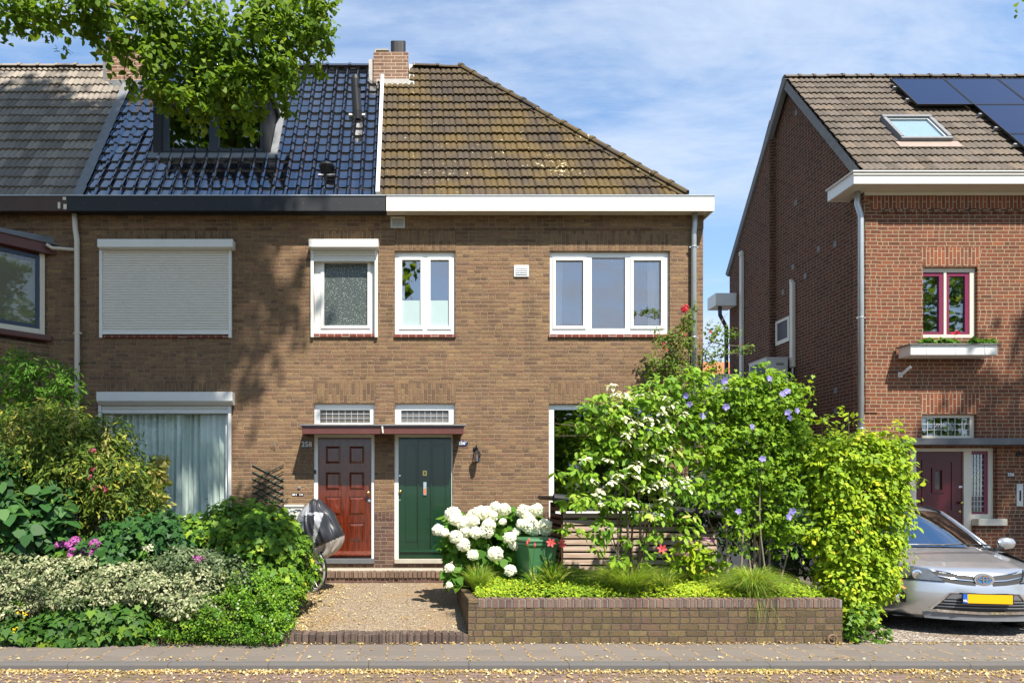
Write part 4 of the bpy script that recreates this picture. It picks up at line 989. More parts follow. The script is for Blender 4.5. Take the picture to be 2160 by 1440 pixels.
mk('frieze', MB().box(GX0 + .12, GX1, D2Y - .006, D2Y - .0003, gz(441), gz(408)), M['brick_red_sol'], hD)
for i in range(20): x = gx(1862) + i * .235; mk('dentil', MB().box(x, x + .11, D2Y - .055, D2Y - .0065, gz(450), gz(442)), M['brick_red'], hD)
mk('corner_strip', MB().box(GX0 + .02, GX0 + .26, D2Y - .02, D2Y - .0065, gz(870), gz(452)), M['brick_red'], hD)
def win2(h, ps, fm, gm, label, sash=None, y=D2Y + .06):
    ps = [op2(*p) for p in ps]
    fr = mk('window', MB().holed(h[0] + .001, h[1] - .001, h[2] + .001, h[3] - .001, y, y + .08, ([op2(*s) for s in sash] if sash else ps)), fm, hD, bevel=.004, label=label)
    if sash:
        for s, p in zip(sash, ps): q = op2(*s); mk('sash', MB().holed(q[0] + .001, q[1] - .001, q[2] + .001, q[3] - .001, y + .012, y + .06, [p]), M['purple'], fr, bevel=.004)
    for p in ps: pane(fr, p[0] - .003, p[1] + .003, p[2] - .003, p[3] + .003, y + .04, gm)
    return fr
win2(V1, [(1953, 1987, 580, 698), (2008, 2042, 580, 698)], M['cream'], M['glassdark'], 'upper window with maroon casements in a cream frame', [(1949, 1996, 572, 704), (2001.5, 2051, 572, 704)])
leaded2 = leaded
def fan2():
    h = V2; q = op2(1948, 2051, 880, 918); y = D2Y + .06
    fr = mk('fanlight', MB().holed(h[0] + .001, h[1] - .001, h[2] + .001, h[3] - .001, y, y + .08, [q]), M['cream'], hD, bevel=.004, label='leaded fanlight with diamond pattern')
    pane(fr, q[0], q[1], q[2], q[3], y + .03, M['glassdark']); m = MB(); r = .006
    for i in range(1, 7): x = q[0] + (q[1] - q[0]) * i / 7; m.box(x - r, x + r, y + .018, y + .0295, q[2], q[3])
    for i in range(1, 3): z = q[2] + (q[3] - q[2]) * i / 3; m.box(q[0], q[1], y + .016, y + .0285, z - r, z + r)
    cx, cz = (q[0] + q[1]) / 2, (q[2] + q[3]) / 2
    for k in (-3, -2, -1, 1, 2, 3):
        sg = 1 if k > 0 else -1; x0 = cx + k * .045
        for s in (-1, 1): m.tube([(x0 - sg * .0, y + .012, cz + s * .06), (x0 + sg * .05, y + .012, cz)], .006, 4)
    mk('lead_cames', m, M['zincl'], fr)
fan2()
# front door group
yD = D2Y + .10
dq, sq, sl_ = op2(1941, 2042, 951, 1150), op2(2058, 2094, 950, 1084), op2(1908, 1928, 950, 1150)
dq = (dq[0], dq[1], .2, dq[3]); sl_ = (sl_[0], sl_[1], .9, sl_[3])
mk('door_frame', MB().holed(V3[0] + .001, V3[1] - .001, V3[2] + .001, V3[3] - .001, yD, yD + .1, [dq, sq, sl_]), M['cream'], hD, bevel=.004)
dr = mk('door', MB().holed(dq[0] + .002, dq[1] - .002, dq[2] + .002, dq[3] - .002, yD + .03, yD + .08, [op2(1983.5, 1995.5, 992, 1032)]), M['purpledark'], hD, bevel=.004, label='dark maroon front door with small leaded light')
mk('door_mouldings', MB().holed(gx(1955), gx(2024), gz(1082), gz(968), yD + .018, yD + .0295, [op2(1961, 2018, 974, 1076)]).holed(gx(1976), gx(2003), gz(1039), gz(985), yD + .012, yD + .0295, [op2(1982, 1997, 990, 1033)]), M['purpledark'], dr, bevel=.003)
mk('door_light', MB().box(gx(1983), gx(1996), yD + .05, yD + .06, gz(1033), gz(991)), M['obs2'], dr)
mk('door_knob', MB().lathe((gx(2036), yD + .03, gz(1060)), [(.015, 0), (.03, .035), (.036, .055), (.02, .075)], 14, Vector((0, -1, 0))), M['brass'], dr, smooth=True)
mk('lock', MB().lathe((gx(2036), yD + .03, gz(1079)), [(.028, 0), (.028, .01), (.012, .018)], 14, Vector((0, -1, 0))), M['brass'], dr)
mk('label_plate', MB().box(gx(2034), gx(2041), yD + .026, yD + .0295, gz(1028), gz(1024)), M['white'], dr)
sf = mk('sidelight', MB().holed(sq[0] + .001, sq[1] - .001, sq[2] + .001, sq[3] - .001, yD + .02, yD + .07, [op2(2060, 2087, 957, 1079)]), M['purple'], hD, bevel=.003, label='narrow leaded sidelight right of the maroon door')
pane(sf, gx(2060), gx(2087), gz(1079), gz(957), yD + .045, M['glassdark'])
m = MB(); q = op2(2060, 2087, 957, 1079)
for i in range(1, 4): x = q[0] + (q[1] - q[0]) * i / 4; m.box(x - .005, x + .005, yD + .03, yD + .0445, q[2], q[3])
for i in range(1, 11): z = q[2] + (q[3] - q[2]) * i / 11; m.box(q[0], q[1], yD + .028, yD + .0435, z - .005, z + .005)
mk('lead_cames', m, M['zincl'], sf)
sf = mk('sidelight', MB().holed(sl_[0] + .001, sl_[1] - .001, sl_[2] + .001, sl_[3] - .001, yD + .02, yD + .07, [(sl_[0] + .03, sl_[1] - .03, sl_[2] + .05, sl_[3] - .05)]), M['purple'], hD, label='narrow leaded sidelight beside the beech hedge')
pane(sf, sl_[0] + .03, sl_[1] - .03, sl_[2] + .05, sl_[3] - .05, yD + .045, M['glassdark'])
mk('sill', MB().box(gx(2058), gx(2119), D2Y - .07, D2Y + .09, gz(1108), gz(1093.5)), M['cream'], hD, bevel=.01)
mk('brick_infill', MB().box(gx(2058), gx(2104) - .002, D2Y - .0005, D2Y + .2, 0, gz(1108.5)), M['brick_red'], hD)
mk('porch_slab', MB().box(gx(1880), GX1, D2Y - .3, D2Y - .001, gz(942) + .02, gz(926)), M['stone'], hD, bevel=.008)
# gutter box with side return
gy2 = 12.72; gxl = (1801 - HX) * gy2 / F; gz0, gz1 = HC + (HY - 387.5) * gy2 / F, HC + (HY - 364) * gy2 / F
m = MB().box(gxl, GX1, gy2, gy2 + .03, gz0, gz1, 0).box(gxl, gxl + .03, gy2 + .0305, D2Y + .42, gz0, gz1, 0).box(gxl + .031, GX0 - .001, D2Y + .39, D2Y + .42, gz0, gz1, 0)
m.box(gxl + .031, GX1, gy2 + .031, D2Y - .001, gz0 + .01, gz0 + .03, 1); m.box(gxl + .031, GX0 - .001, D2Y, D2Y + .389, gz0 + .01, gz0 + .03, 1)
m.box(GX0, GX1, D2Y - .035, D2Y - .0065, gz0 - .06, gz0 + .009, 1)
o = mk('gutter_box', m, [M['white'], M['cream']], hD, bevel=.003)
mk('gutter_edge', MB().box(gxl - .04, GX1, gy2 - .04, gy2 + .1, gz1 + .0005, gz1 + .025).box(gxl - .04, gxl + .05, gy2 + .101, D2Y + .43, gz1 + .0005, gz1 + .025).box(gxl - .02, GX1, gy2 - .02, gy2 - .0005, gz1 - .05, gz1 - .0005), M['shutter'], o, bevel=.003)
mk('gutter_bed', MB().add([(gxl, gy2 + .1, gz1 + .01), (GX1, gy2 + .1, gz1 + .01), (GX1, 12.95, gz1 + .03), (gxl, 12.95, gz1 + .03)], [(0, 1, 2, 3)]).box(gxl + .03, GX0 - .01, D2Y - .2, D2Y + .40, gz1 - .02, gz1 - .001), M['lead'], o)
tD = tile_roof('roof', hD, M['tile_taupe'], R2O, (1, 0, 0), V2D, VL2, lambda v: 8.60, lambda v: GX1, .24, VL2 / 16, p_ret, .028, 8)
tile_roof('back_slope', tD, M['tile_taupe'], (0, RB2, 7.60), (-1, 0, 0), Vector((0, -1, SL2)), VL2, lambda v: -GX1, lambda v: -8.60, .24, .35, p_ret, .028, 4)
mk('ridge_tiles', ridge(MB(), (8.58, RY2, RZ2 + .01), (GX1, RY2, RZ2 + .01), .10, .33), M['tile_taupe'], tD)
N2 = Vector((1, 0, 0)).cross(V2D); VbD = Vector((0, 1, -SL2)).normalized(); N3 = Vector((1, 0, 0)).cross(VbD); N3 = N3 if N3.z > 0 else -N3
m = MB().obox(R2O + Vector((8.64, 0, 0)) + V2D * (VL2 / 2) - N2 * .085, Vector((1, 0, 0)), V2D, N2, .05, VL2 / 2, .075)
m.obox(Vector((8.62, RY2, RZ2)) + VbD * (VL2 / 2) - N3 * .06, Vector((1, 0, 0)), VbD, N3, .06, VL2 / 2, .08)
mk('verge_mortar', m, M['concrete'], tD)
# wide rear bracket gutter seen past the side wall
yr = 17.9; m = MB().box(8.05, XB - .001, yr, yr + .5, 6.62, 6.95, 0); mk('rear_gutter', m, M['white2'], hD, bevel=.01)
mk('rear_downpipe', MB().tube([(8.2, yr + .1, 6.65), (8.22, yr + .12, 6.4), (8.42, yr + .2, 6.1), (8.44, yr + .2, .2)], .05, 10), M['anthra'], hD, smooth=True)
xd = 8.62
downpipe(hD, [(xd - .02, D2Y - .02, gz0 + .02), (xd - .0, D2Y + .02, gz0 - .2), (xd + .045, D2Y - .02, gz0 - .45), (xd + .045, D2Y - .02, .1)], .05, M['zinc'], (gz(672), gz(905)))
# side wall: little leaded window, arch, anchors
def sidey(px, X=GX0): return X * F / (px - HX)
y0_, y1_ = sidey(1667), sidey(1638)
m = MB(); X = GX0 - .004
m.box(X, GX0 - .0005, y0_, y1_ + .05, 5.78, 6.22); mk('brick_arch', m, M['brick_red_dark'], hD)
m = MB(); zA, zB_ = 5.19, 5.76
m.box(GX0 - .03, GX0 - .001, y0_, y1_, zA, zA + .09).box(GX0 - .03, GX0 - .001, y0_, y1_, zB_ - .06, zB_).box(GX0 - .03, GX0 - .001, y1_ - .07, y1_, zA + .0901, zB_ - .0601).box(GX0 - .03, GX0 - .001, y0_, y0_ + .07, zA + .0901, zB_ - .0601)
sw = mk('side_window', m, M['cream'], hD, label='small leaded window in the shaded side wall')
mk('pane', MB().box(GX0 - .012, GX0 - .001, y0_ + .0701, y1_ - .0701, zA + .0902, zB_ - .0602), plain('dark_side_pane', (.03, .028, .035), .5), sw)
m = MB()
for (px, py) in ((1679, 428), (1762, 515), (1727, 525), (1673, 563), (1699, 582), (1652, 616), (1680, 238), (1763, 823), (1763, 867)):
    yy = sidey(px); z = HC + (HY - py) * yy / F; m.box(GX0 - .01, GX0 - .0005, yy - .05, yy + .05, z - .06, z + .06)
mk('wall_anchors', m, M['concrete'], hD)
#PART3
# ------------------------------------------------------------------ small things on the fronts
t = thing('garden_trellis', 'dark green crossed-slat trellis fixed to the brick between window and red door', 'trellis', P(566, 1065, FY - .03))
m = MB(); x0, x1, z0, z1 = fx(533), fx(599), fz(1075), fz(990); yt = FY - .02
for i in range(6):
    zc = z0 + (z1 - z0) * (i + .5) / 6
    for s in (-1, 1): m.tube([(x0, yt - .006 * s, zc - s * .13), (x1, yt - .006 * s, zc + s * .13)], .0085, 4)
for i in range(4): m.tube([(x0 + (x1 - x0) * i / 3 - .08, yt - .02, z0 - .02), (x0 + (x1 - x0) * i / 3 + .08, yt - .02, z0 + .2)], .0085, 4)
mk('slats', m, M['trellis'], t)
t = thing('mailbox', 'light grey metal letterbox on the wall behind the covered bicycle', 'mailbox', P(624, 1090, FY))
m = MB().box(fx(604), fx(641), FY - .11, FY - .001, fz(1100), fz(1069)); mk('body', m, M['mail'], t, bevel=.006)
mk('flap', MB().box(fx(602), fx(643), FY - .125, FY - .001, fz(1068.5), fz(1063.5)), M['mail'], t, bevel=.004)
mk('slot', MB().box(fx(625), fx(636), FY - .115, FY - .1105, fz(1076.5), fz(1073.5)), M['blackmetal'], t)
t = thing('wall_lamp', 'black carriage lantern on the wall right of the green door', 'wall lamp', P(1004, 985, FY))
lx, ly = fx(1004.5), FY - .13
mk('backplate', MB().lathe((fx(1003), FY - .001, fz(947)), [(.045, 0), (.045, .01), (.02, .02)], 14, Vector((0, -1, 0))), M['blackmetal'], t)
mk('arm', MB().tube([(fx(1003), FY - .015, fz(947)), (fx(1003.5), FY - .08, fz(940)), (lx, ly, fz(943)), (lx, ly, fz(949))], .009, 8), M['blackmetal'], t, smooth=True)
mk('roof', MB().lathe((lx, ly, fz(958)), [(.066, 0), (.05, .02), (.03, .05), (.012, .06), (.012, .08)], 6), M['blackmetal'], t)
mk('glass', MB().lathe((lx, ly, fz(973)), [(.036, 0), (.055, .10)], 6), M['lens'], t)
m = MB()
for k in range(6):
    a = math.pi * k / 3; m.tube([(lx + .037 * math.cos(a), ly + .037 * math.sin(a), fz(973)), (lx + .057 * math.cos(a), ly + .057 * math.sin(a), fz(958.5))], .004, 4)
m.lathe((lx, ly, fz(976)), [(.02, 0), (.04, .012), (.04, .022)], 6)
mk('cage', m, M['blackmetal'], t)
t = thing('house_number', 'pale number 258 on a black plate left of the red door', 'number sign', P(647, 938, FY))
mk('plate', MB().lathe((fx(647), FY - .001, fz(937)), [(.07, 0), (.07, .006)], 24, Vector((0, -1, 0))), M['black_enamel'], t)
text('number', '258', .115, (fx(647), FY - .009, fz(937)), M['cream'], t, bold=.002)
def oval(mb, cx, y, cz, rx, rz, th=.008, n=24):
    vs = [(cx + rx * math.cos(2 * math.pi * i / n), yy, cz + rz * math.sin(2 * math.pi * i / n)) for yy in (y, y - th) for i in range(n)]
    return mb.add(vs, [(i, (i + 1) % n, n + (i + 1) % n, n + i) for i in range(n)] + [tuple(range(n, 2 * n))])
t = thing('house_number', 'dark blue oval enamel sign reading 256A beside the green door', 'number sign', P(976, 934, FY))
mk('plate', oval(MB(), fx(976), FY - .001, fz(934.5), .09, .045), M['blue_enamel'], t)
text('number', '256', .075, (fx(974), FY - .011, fz(934.5)), M['white'], t, bold=.001); text('letter', 'A', .04, (fx(982.5), FY - .011, fz(932)), M['white'], t)
t = thing('name_plate', 'small black and white name strip above the grey letterbox', 'name plate', P(629, 1043, FY))
mk('strip', MB().box(fx(616), fx(640), FY - .008, FY - .001, fz(1045), fz(1040)), M['blackmetal'], t)
mk('label', MB().box(fx(617), fx(622), FY - .010, FY - .0082, fz(1044), fz(1041)).box(fx(624), fx(626), FY - .010, FY - .0082, fz(1044), fz(1041)).box(fx(632), fx(634), FY - .010, FY - .0082, fz(1044), fz(1041)).box(fx(636), fx(638.5), FY - .010, FY - .0082, fz(1044), fz(1041)), M['white'], t)
t = thing('bell_push', 'round grey bell push above the name strip', 'doorbell', P(631, 1028, FY))
mk('ring', MB().lathe((fx(631), FY - .001, fz(1028)), [(.03, 0), (.028, .012), (.014, .016), (.012, .022)], 14, Vector((0, -1, 0))), M['concrete'], t)
t = thing('wall_bracket', 'bare twisted wire bracket left on the shaded brick', 'bracket', P(579, 938, FY))
mk('wire', MB().tube([(fx(570), FY - .01, fz(938)), (fx(576), FY - .05, fz(937)), (fx(578), FY - .02, fz(934)), (fx(583), FY - .05, fz(940)), (fx(578), FY - .03, fz(942)), (fx(576), FY - .01, fz(938))], .004, 6), M['concrete'], t)
# right house
t = thing('house_number', 'black oval sign reading 256 on the red brick', 'number sign', P(2131, 1001, D2Y))
mk('plate', oval(MB(), gx(2131), D2Y - .001, gz(1000.5), .085, .06), M['black_enamel'], t)
text('number', '256', .085, (gx(2131), D2Y - .011, gz(1000.5)), M['white'], t, bold=.001)
t = thing('letter_slot', 'tall steel letter plate set in the red brick below number 256', 'letter plate', P(2150, 1060, D2Y))
mk('plate', MB().holed(gx(2143.5), gx(2157), gz(1067), gz(1020), D2Y - .012, D2Y - .001, [op2(2149, 2153, 1034, 1056)]), M['zinc'], t, bevel=.003)
mk('slot', MB().box(gx(2149), gx(2153), D2Y - .006, D2Y - .0008, gz(1056), gz(1034)), M['blackmetal'], t)
t = thing('wall_lamp', 'black outdoor lamp with hanging pull beside the maroon door', 'wall lamp', P(2152, 975, D2Y))
m = MB().lathe((gx(2148), D2Y - .001, gz(957.5)), [(.05, 0), (.05, .02), (.02, .03)], 14, Vector((0, -1, 0))); mk('backplate', m, M['blackmetal'], t)
mk('arm', MB().tube([(gx(2148), D2Y - .03, gz(957.5)), (gx(2152), D2Y - .15, gz(956)), (gx(2158), D2Y - .18, gz(962)), (gx(2160), D2Y - .18, gz(970))], .01, 8), M['blackmetal'], t)
mk('shade', MB().lathe((gx(2161), D2Y - .18, gz(983)), [(.055, 0), (.06, .1), (.03, .13)], 10), M['lens'], t)
mk('pull_wire', MB().tube([(gx(2149), D2Y - .03, gz(960)), (gx(2148), D2Y - .03, gz(974)), (gx(2150), D2Y - .03, gz(986))], .004, 5), M['tan'], t)
t = thing('flag_holder', 'short white flagpole socket on the red wall left of the window box', 'flag holder', P(1898, 795, D2Y))
mk('plate', MB().box(gx(1894), gx(1903), D2Y - .012, D2Y - .001, gz(795.5), gz(785)), M['white'], t); mk('socket', MB().tube([(gx(1898), D2Y - .015, gz(792)), (gx(1903), D2Y - .22, gz(777.5))], .027, 12), M['white'], t)
t = thing('window_box', 'long white window box with straps under the maroon window', 'window box', P(2012, 748, 12.7))
wy = 12.72; wxa, wxb = (1921 - HX) * wy / F, (2104 - HX) * wy / F; wz0, wz1 = HC + (HY - 748) * wy / F, HC + (HY - 727) * wy / F
m = MB().box(wxa, wxb, wy, wy + .02, wz0, wz1).box(wxa, wxa + .02, wy + .0205, D2Y - .06, wz0, wz1).box(wxb - .02, wxb, wy + .0205, D2Y - .06, wz0, wz1).box(wxa, wxb, wy + .0205, D2Y - .06, wz0 - .01, wz0 + .01).box(wxa + .021, wxb - .021, D2Y - .08, D2Y - .06, wz0, wz1)
mk('trough', m, M['pot'], t, bevel=.004)
mk('rim', MB().holed(wxa - .03, wxb + .03, 0, 1, 0, 1, []) if False else MB().box(wxa - .04, wxb + .04, wy - .035, wy + .03, wz1 + .001, wz1 + .018).box(wxa - .04, wxa + .02, wy + .031, D2Y - .03, wz1 + .001, wz1 + .018).box(wxb - .02, wxb + .04, wy + .031, D2Y - .03, wz1 + .001, wz1 + .018), M['concrete'], t)
mk('compost', MB().box(wxa + .03, wxb - .03, wy + .03, D2Y - .09, wz1 - .06, wz1 - .02), M['soil'], t)
for px in (1955, 2016, 2078): mk('strap', MB().box((px - 2 - HX) * wy / F, (px + 2 - HX) * wy / F, wy - .006, wy - .0005, wz0 + .02, wz1), M['mail'], t)
t = thing('geranium', 'low green geraniums with one red bloom in the white window box', 'potted plant', P(2012, 727, 12.85))
foliage('leaves', [B(px, 722, 17, 7, 12.9, .09, 260, K=14, sig=.2) for px in (1956, 1985, 2008, 2055, 2078)], .055, 'heart', M['lf_fern'], t)
foliage('bloom', [B(2015, 700, 5, 4, 12.85, .03, 60, K=8, sig=.25)], .03, 'petal', M['fl_red'], t)
mk('stem', MB().tube([P(2013, 722, 12.86), P(2015, 703, 12.85)], .004, 5), M['lf_fern'], t)
# conduits and outdoor units beside the side wall
t = thing('cable_duct', 'white vertical cable duct on the dark side wall above the air conditioner', 'cable duct', Vector((8.66, 15.45, 4.5)))
mk('duct', MB().box(8.655, 8.728, 15.40, 15.52, 4.55, 6.42), M['cream'], t, bevel=.006); mk('elbow', MB().prism([(15.40, 6.421), (15.52, 6.421), (15.52, 6.56)], 'x', 8.655, 8.728), M['cream'], t)
mk('cables', MB().tube([(8.69, 15.45, 4.55), (8.66, 15.42, 4.3), (8.60, 15.50, 4.2), (8.5, 15.6, 4.1)], .02, 6), M['mail'], t)
t = thing('cable_duct', 'longer white vertical duct nearer the rear corner of the side wall', 'cable duct', Vector((8.55, 17.55, 4.7)))
mk('duct', MB().box(8.53, 8.598, 17.5, 17.62, 4.7, 7.78), M['cream'], t, bevel=.006); mk('elbow', MB().lathe((8.56, 17.56, 7.781), [(.05, 0), (.065, .06), (.06, .12), (.02, .15)], 10), M['cream'], t)
def acunit(px0, px1, ytop, d, label):
    x0, x1 = (px0 - HX) * d / F, (px1 - HX) * d / F; z1 = HC + (HY - ytop) * d / F; w = x1 - x0
    t = thing('air_conditioner', label, 'air conditioner', (x0 + w / 2, d + .35, z1 - .65))
    mk('casing', MB().box(x0, x1, d, d + .8, z1 - .62, z1), M['mail'], t, bevel=.012)
    mk('lid', MB().box(x0 - .01, x1 + .01, d - .01, d + .81, z1 + .0005, z1 + .02), M['shutbox'], t, bevel=.005)
    mk('grille', MB().box(x0 - .012, x0 - .0005, d + .08, d + .72, z1 - .55, z1 - .06), M['blackmetal'], t)
    mk('handle', MB().box(x0 + w * .45, x0 + w * .8, d - .006, d - .0005, z1 - .16, z1 - .11), M['concrete'], t)
    mk('sticker', MB().box(x0 + w * .08, x0 + w * .22, d - .004, d - .0005, z1 - .36, z1 - .28), M['tan'], t)
    m = MB()
    for yy in (d + .1, d + .66): m.box(x0 + .02, x1 - .02, yy, yy + .05, z1 - .68, z1 - .621)
    mk('feet', m, M['concrete'], t)
acunit(1617, 1662, 755, 15.5, 'beige air conditioner unit showing above the green shrub'); acunit(1500, 1545, 790, 16.8, 'pale air conditioner unit lower and further back at the wall corner')
t = thing('annex', 'dark slate-clad flat annex between the houses behind the shrubs', 'annex', Vector((7.3, 16.5, 0)))
mk('wall', MB().box(5.2, 8.59, 15.3, 21, 0, 3.98), M['slate'], t); mk('roof_edge', MB().box(5.15, 8.59, 15.24, 21, 3.9801, 4.07), M['zinc'], t)
t = thing('distant_house', 'sliver of an orange tiled roof far behind between the houses', 'house', Vector((15, 34, 0)))
mk('wall', MB().box(11, 22, 34, 42, 0, 6.2), M['brick_red_dark'], t); mk('roof', MB().prism([(33.7, 6.2), (42.3, 6.2), (38, 9.0)], 'x', 10.8, 22.2), M['orange_roof'], t)
# skylight and solar panels on the right roof
def roof2(px, py, off=0.):
    q = (HY - py) / F; d = (7.60 + off - SL2 * 12.80 - HC) / (q - SL2); return P(px, py, d)
def skylight():
    A, Bc, C_, D_ = roof2(1855, 256), roof2(1962, 257), roof2(1998, 303), roof2(1893, 304)
    x0, x1 = (A.x + D_.x) / 2, (Bc.x + C_.x) / 2; v = lambda q: (q - R2O).dot(V2D); v1, v0 = (v(A) + v(Bc)) / 2, (v(C_) + v(D_)) / 2
    X = Vector((1, 0, 0)); cx, cv = (x0 + x1) / 2, (v0 + v1) / 2; hw, hh = (x1 - x0) / 2, (v1 - v0) / 2
    def pl(mb, ax0, ax1, av0, av1, o0, o1, mi=0): mb.obox(R2O + X * ((ax0 + ax1) / 2) + V2D * ((av0 + av1) / 2) + N2 * ((o0 + o1) / 2), X, V2D, N2, (ax1 - ax0) / 2, (av1 - av0) / 2, (o1 - o0) / 2, mi)
    m = MB(); w = .075
    pl(m, x0, x1, v1 - w, v1, -.02, .14); pl(m, x0, x1, v0, v0 + w, -.02, .12); pl(m, x0, x0 + w, v0 + w, v1 - w, -.02, .13); pl(m, x1 - w, x1, v0 + w, v1 - w, -.02, .13)
    s = mk('skylight', m, M['lead'], hD, bevel=.008)
    m = MB(); pl(m, x0 + w + .03, x1 - w - .03, v0 + w + .03, v1 - w - .03, .08, .088); mk('skylight_glass', m, glassmat('skylight_pane', .06, (.92, .95, .97), fk=.25), s)
    m = MB(); pl(m, x0 + w, x1 - w, v0 + w, v1 - w, .03, .058); mk('skylight_blind', m, plain('blind_cloth', (.40, .50, .53), .8), s)
    m = MB(); 
    for a in ((x0 + w, x1 - w, v1 - w - .03, v1 - w), (x0 + w, x1 - w, v0 + w, v0 + w + .03), (x0 + w, x0 + w + .03, v0 + w + .03, v1 - w - .03), (x1 - w - .03, x1 - w, v0 + w + .03, v1 - w - .03)): pl(m, *a, .021, .095)
    mk('skylight_sash', m, M['zincl'], s)
    m = MB(); pl(m, x0 - .1, x1 + .12, v0 - .22, v0 - .001, .025, .05); mk('skylight_apron', m, plain('pinkish_lead', (.26, .19, .16), .7, var=.2), s)
    A, Bc, C_, D_ = [roof2(a, b, .19) for a, b in ((1876.5, 167.5), (1989, 169), (2052.5, 223), (1932.7, 222.5))]
    x0 = (A.x + D_.x) / 2; x1 = (Bc.x + C_.x) / 2; pw = x1 - x0; v = lambda q: (q - R2O).dot(V2D); vt, vb = (v(A) + v(Bc)) / 2, (v(C_) + v(D_)) / 2; ph = vt - vb
    lab = {(0, 0): 'leftmost solar panel of the top row just above the skylight', (0, 1): 'second solar panel from the left in the top row', (0, 2): 'third solar panel from the left in the top row, cut by the photo edge',
           (1, 1): 'solar panel of the second row at the stepped left edge', (1, 2): 'solar panel of the second row reaching the photo edge', (2, 1): 'lowest solar panel visible at the right photo edge'}
    for (r, c), lb in lab.items():
        a0 = x0 + c * (pw + .012); b0 = vt - (r + 1) * ph - r * .012
        t = thing('solar_panel', lb, 'solar panel', R2O + X * (a0 + pw / 2) + V2D * (b0 + ph / 2) + N2 * .1, 'solar panels on the right roof')
        m = MB(); pl(m, a0 + .02, a0 + pw - .02, b0 + .02, b0 + ph - .02, .118, .140); mk('cells', m, M['pv'], t)
        m = MB()
        for q in ((a0, a0 + pw, b0, b0 + .02), (a0, a0 + pw, b0 + ph - .02, b0 + ph), (a0, a0 + .02, b0 + .0201, b0 + ph - .0201), (a0 + pw - .02, a0 + pw, b0 + .0201, b0 + ph - .0201)): pl(m, *q, .11, .146)
        mk('frame', m, M['blackmetal'], t)
        m = MB(); pl(m, a0 - .06, a0 + pw, b0 + ph * .25, b0 + ph * .25 + .04, .05, .109); pl(m, a0 - .06, a0 + pw, b0 + ph * .72, b0 + ph * .72 + .04, .05, .109); mk('rails', m, M['zinc'], t)
skylight()

# ------------------------------------------------------------------ garden walls, fence, bin
t = thing('garden_wall', 'low weathered brick retaining wall with upright coping in front of the white hydrangea bed', 'garden wall', (2.8, PY0, 0))
GW0, GW1, GT = .677, 4.92, .506
m = MB().box(GW0, GW1, PY0, PY0 + .105, -.02, GT - .105, 0)
m.add([(GW0, PY0 + .1055, 0), (GW0, 9.5, 0), (GW0, 9.5, .33), (GW0, PY0 + .1055, .40), (GW0 + .1, PY0 + .1055, 0), (GW0 + .1, 9.5, 0), (GW0 + .1, 9.5, .33), (GW0 + .1, PY0 + .1055, .40)], [(0, 1, 2, 3), (7, 6, 5, 4), (3, 2, 6, 7), (1, 5, 6, 2)], 0)
m.box(GW1 - .105, GW1, PY0 + .1055, 9.6, -.02, GT - .105, 0)
mk('wall', m, [M['brick_wall']], t)
m = MB()
k = int((GW1 - GW0 - .1) / .0775)
for i in range(k):
    x0 = GW0 + .11 + i * .0775
    if x0 + .07 > GW1: break
    dy = rng.normal(0, .002); m.box(x0 + .005, x0 + .0725, PY0 - .004 + dy, PY0 + .115, GT - .104, GT + rng.normal(0, .002), 0)
m.box(GW0, GW0 + .108, PY0 - .002, PY0 + .10, GT - .052, GT, 1); m.box(GW0, GW0 + .108, PY0 - .002, PY0 + .10, GT - .104, GT - .056, 1)
y = PY0 + .105
while y < 9.42:
    f = (y - PY0) / 1.75; m.box(GW0 - .003, GW0 + .108, y, y + .205, .40 - .07 * f + .001, GT - .085 * f - .002, 1); y += .215
m.box(GW0 + .11, GW1, PY0 + .004, PY0 + .1, GT - .104, GT - .012, 2)
mk('coping', m, [M['brick_wall_sol'], M['brick_wall'], M['concrete']], t, bevel=.006)
t = thing('weed', 'small green weed sprouting from the brick edging of the path', 'weed', (-.62, PY0 - .01, .0))
blades('blades', (-.62, PY0 - .03, .0), 26, .12, (.02, .07), M['grass'], t, w=.004)
t = thing('weed', 'tuft of grass growing in the kerb gutter below the right part of the bed', 'weed', P(1610, 1412, 6.78))
blades('blades', P(1610, 1414, 6.78), 60, .06, (.10, .05), M['grass'], t, w=.004)
t = thing('clay_pipe', 'broken clay drain end at the foot of the low brick wall beside the hedge', 'drain pipe', P(1768, 1350, 7.7))
mk('rim', MB().tube([(4.78 + .05 * math.cos(a), 7.70, .055 + .05 * math.sin(a)) for a in [i * math.pi / 8 for i in range(-1, 14)]], .012, 6), M['clay'], t)
t = thing('garden_wall', 'dark low brick wall almost hidden under ivy at the lower left', 'garden wall', (-5, PY0 + .1, 0))
mk('wall', MB().box(-9, PXL + .02, PY0 + .1, PY0 + .2, -.02, .40).box(PXL - .08, PXL + .02, PY0 + .2001, 10.4, -.02, .42), M['brick_wall'], t)

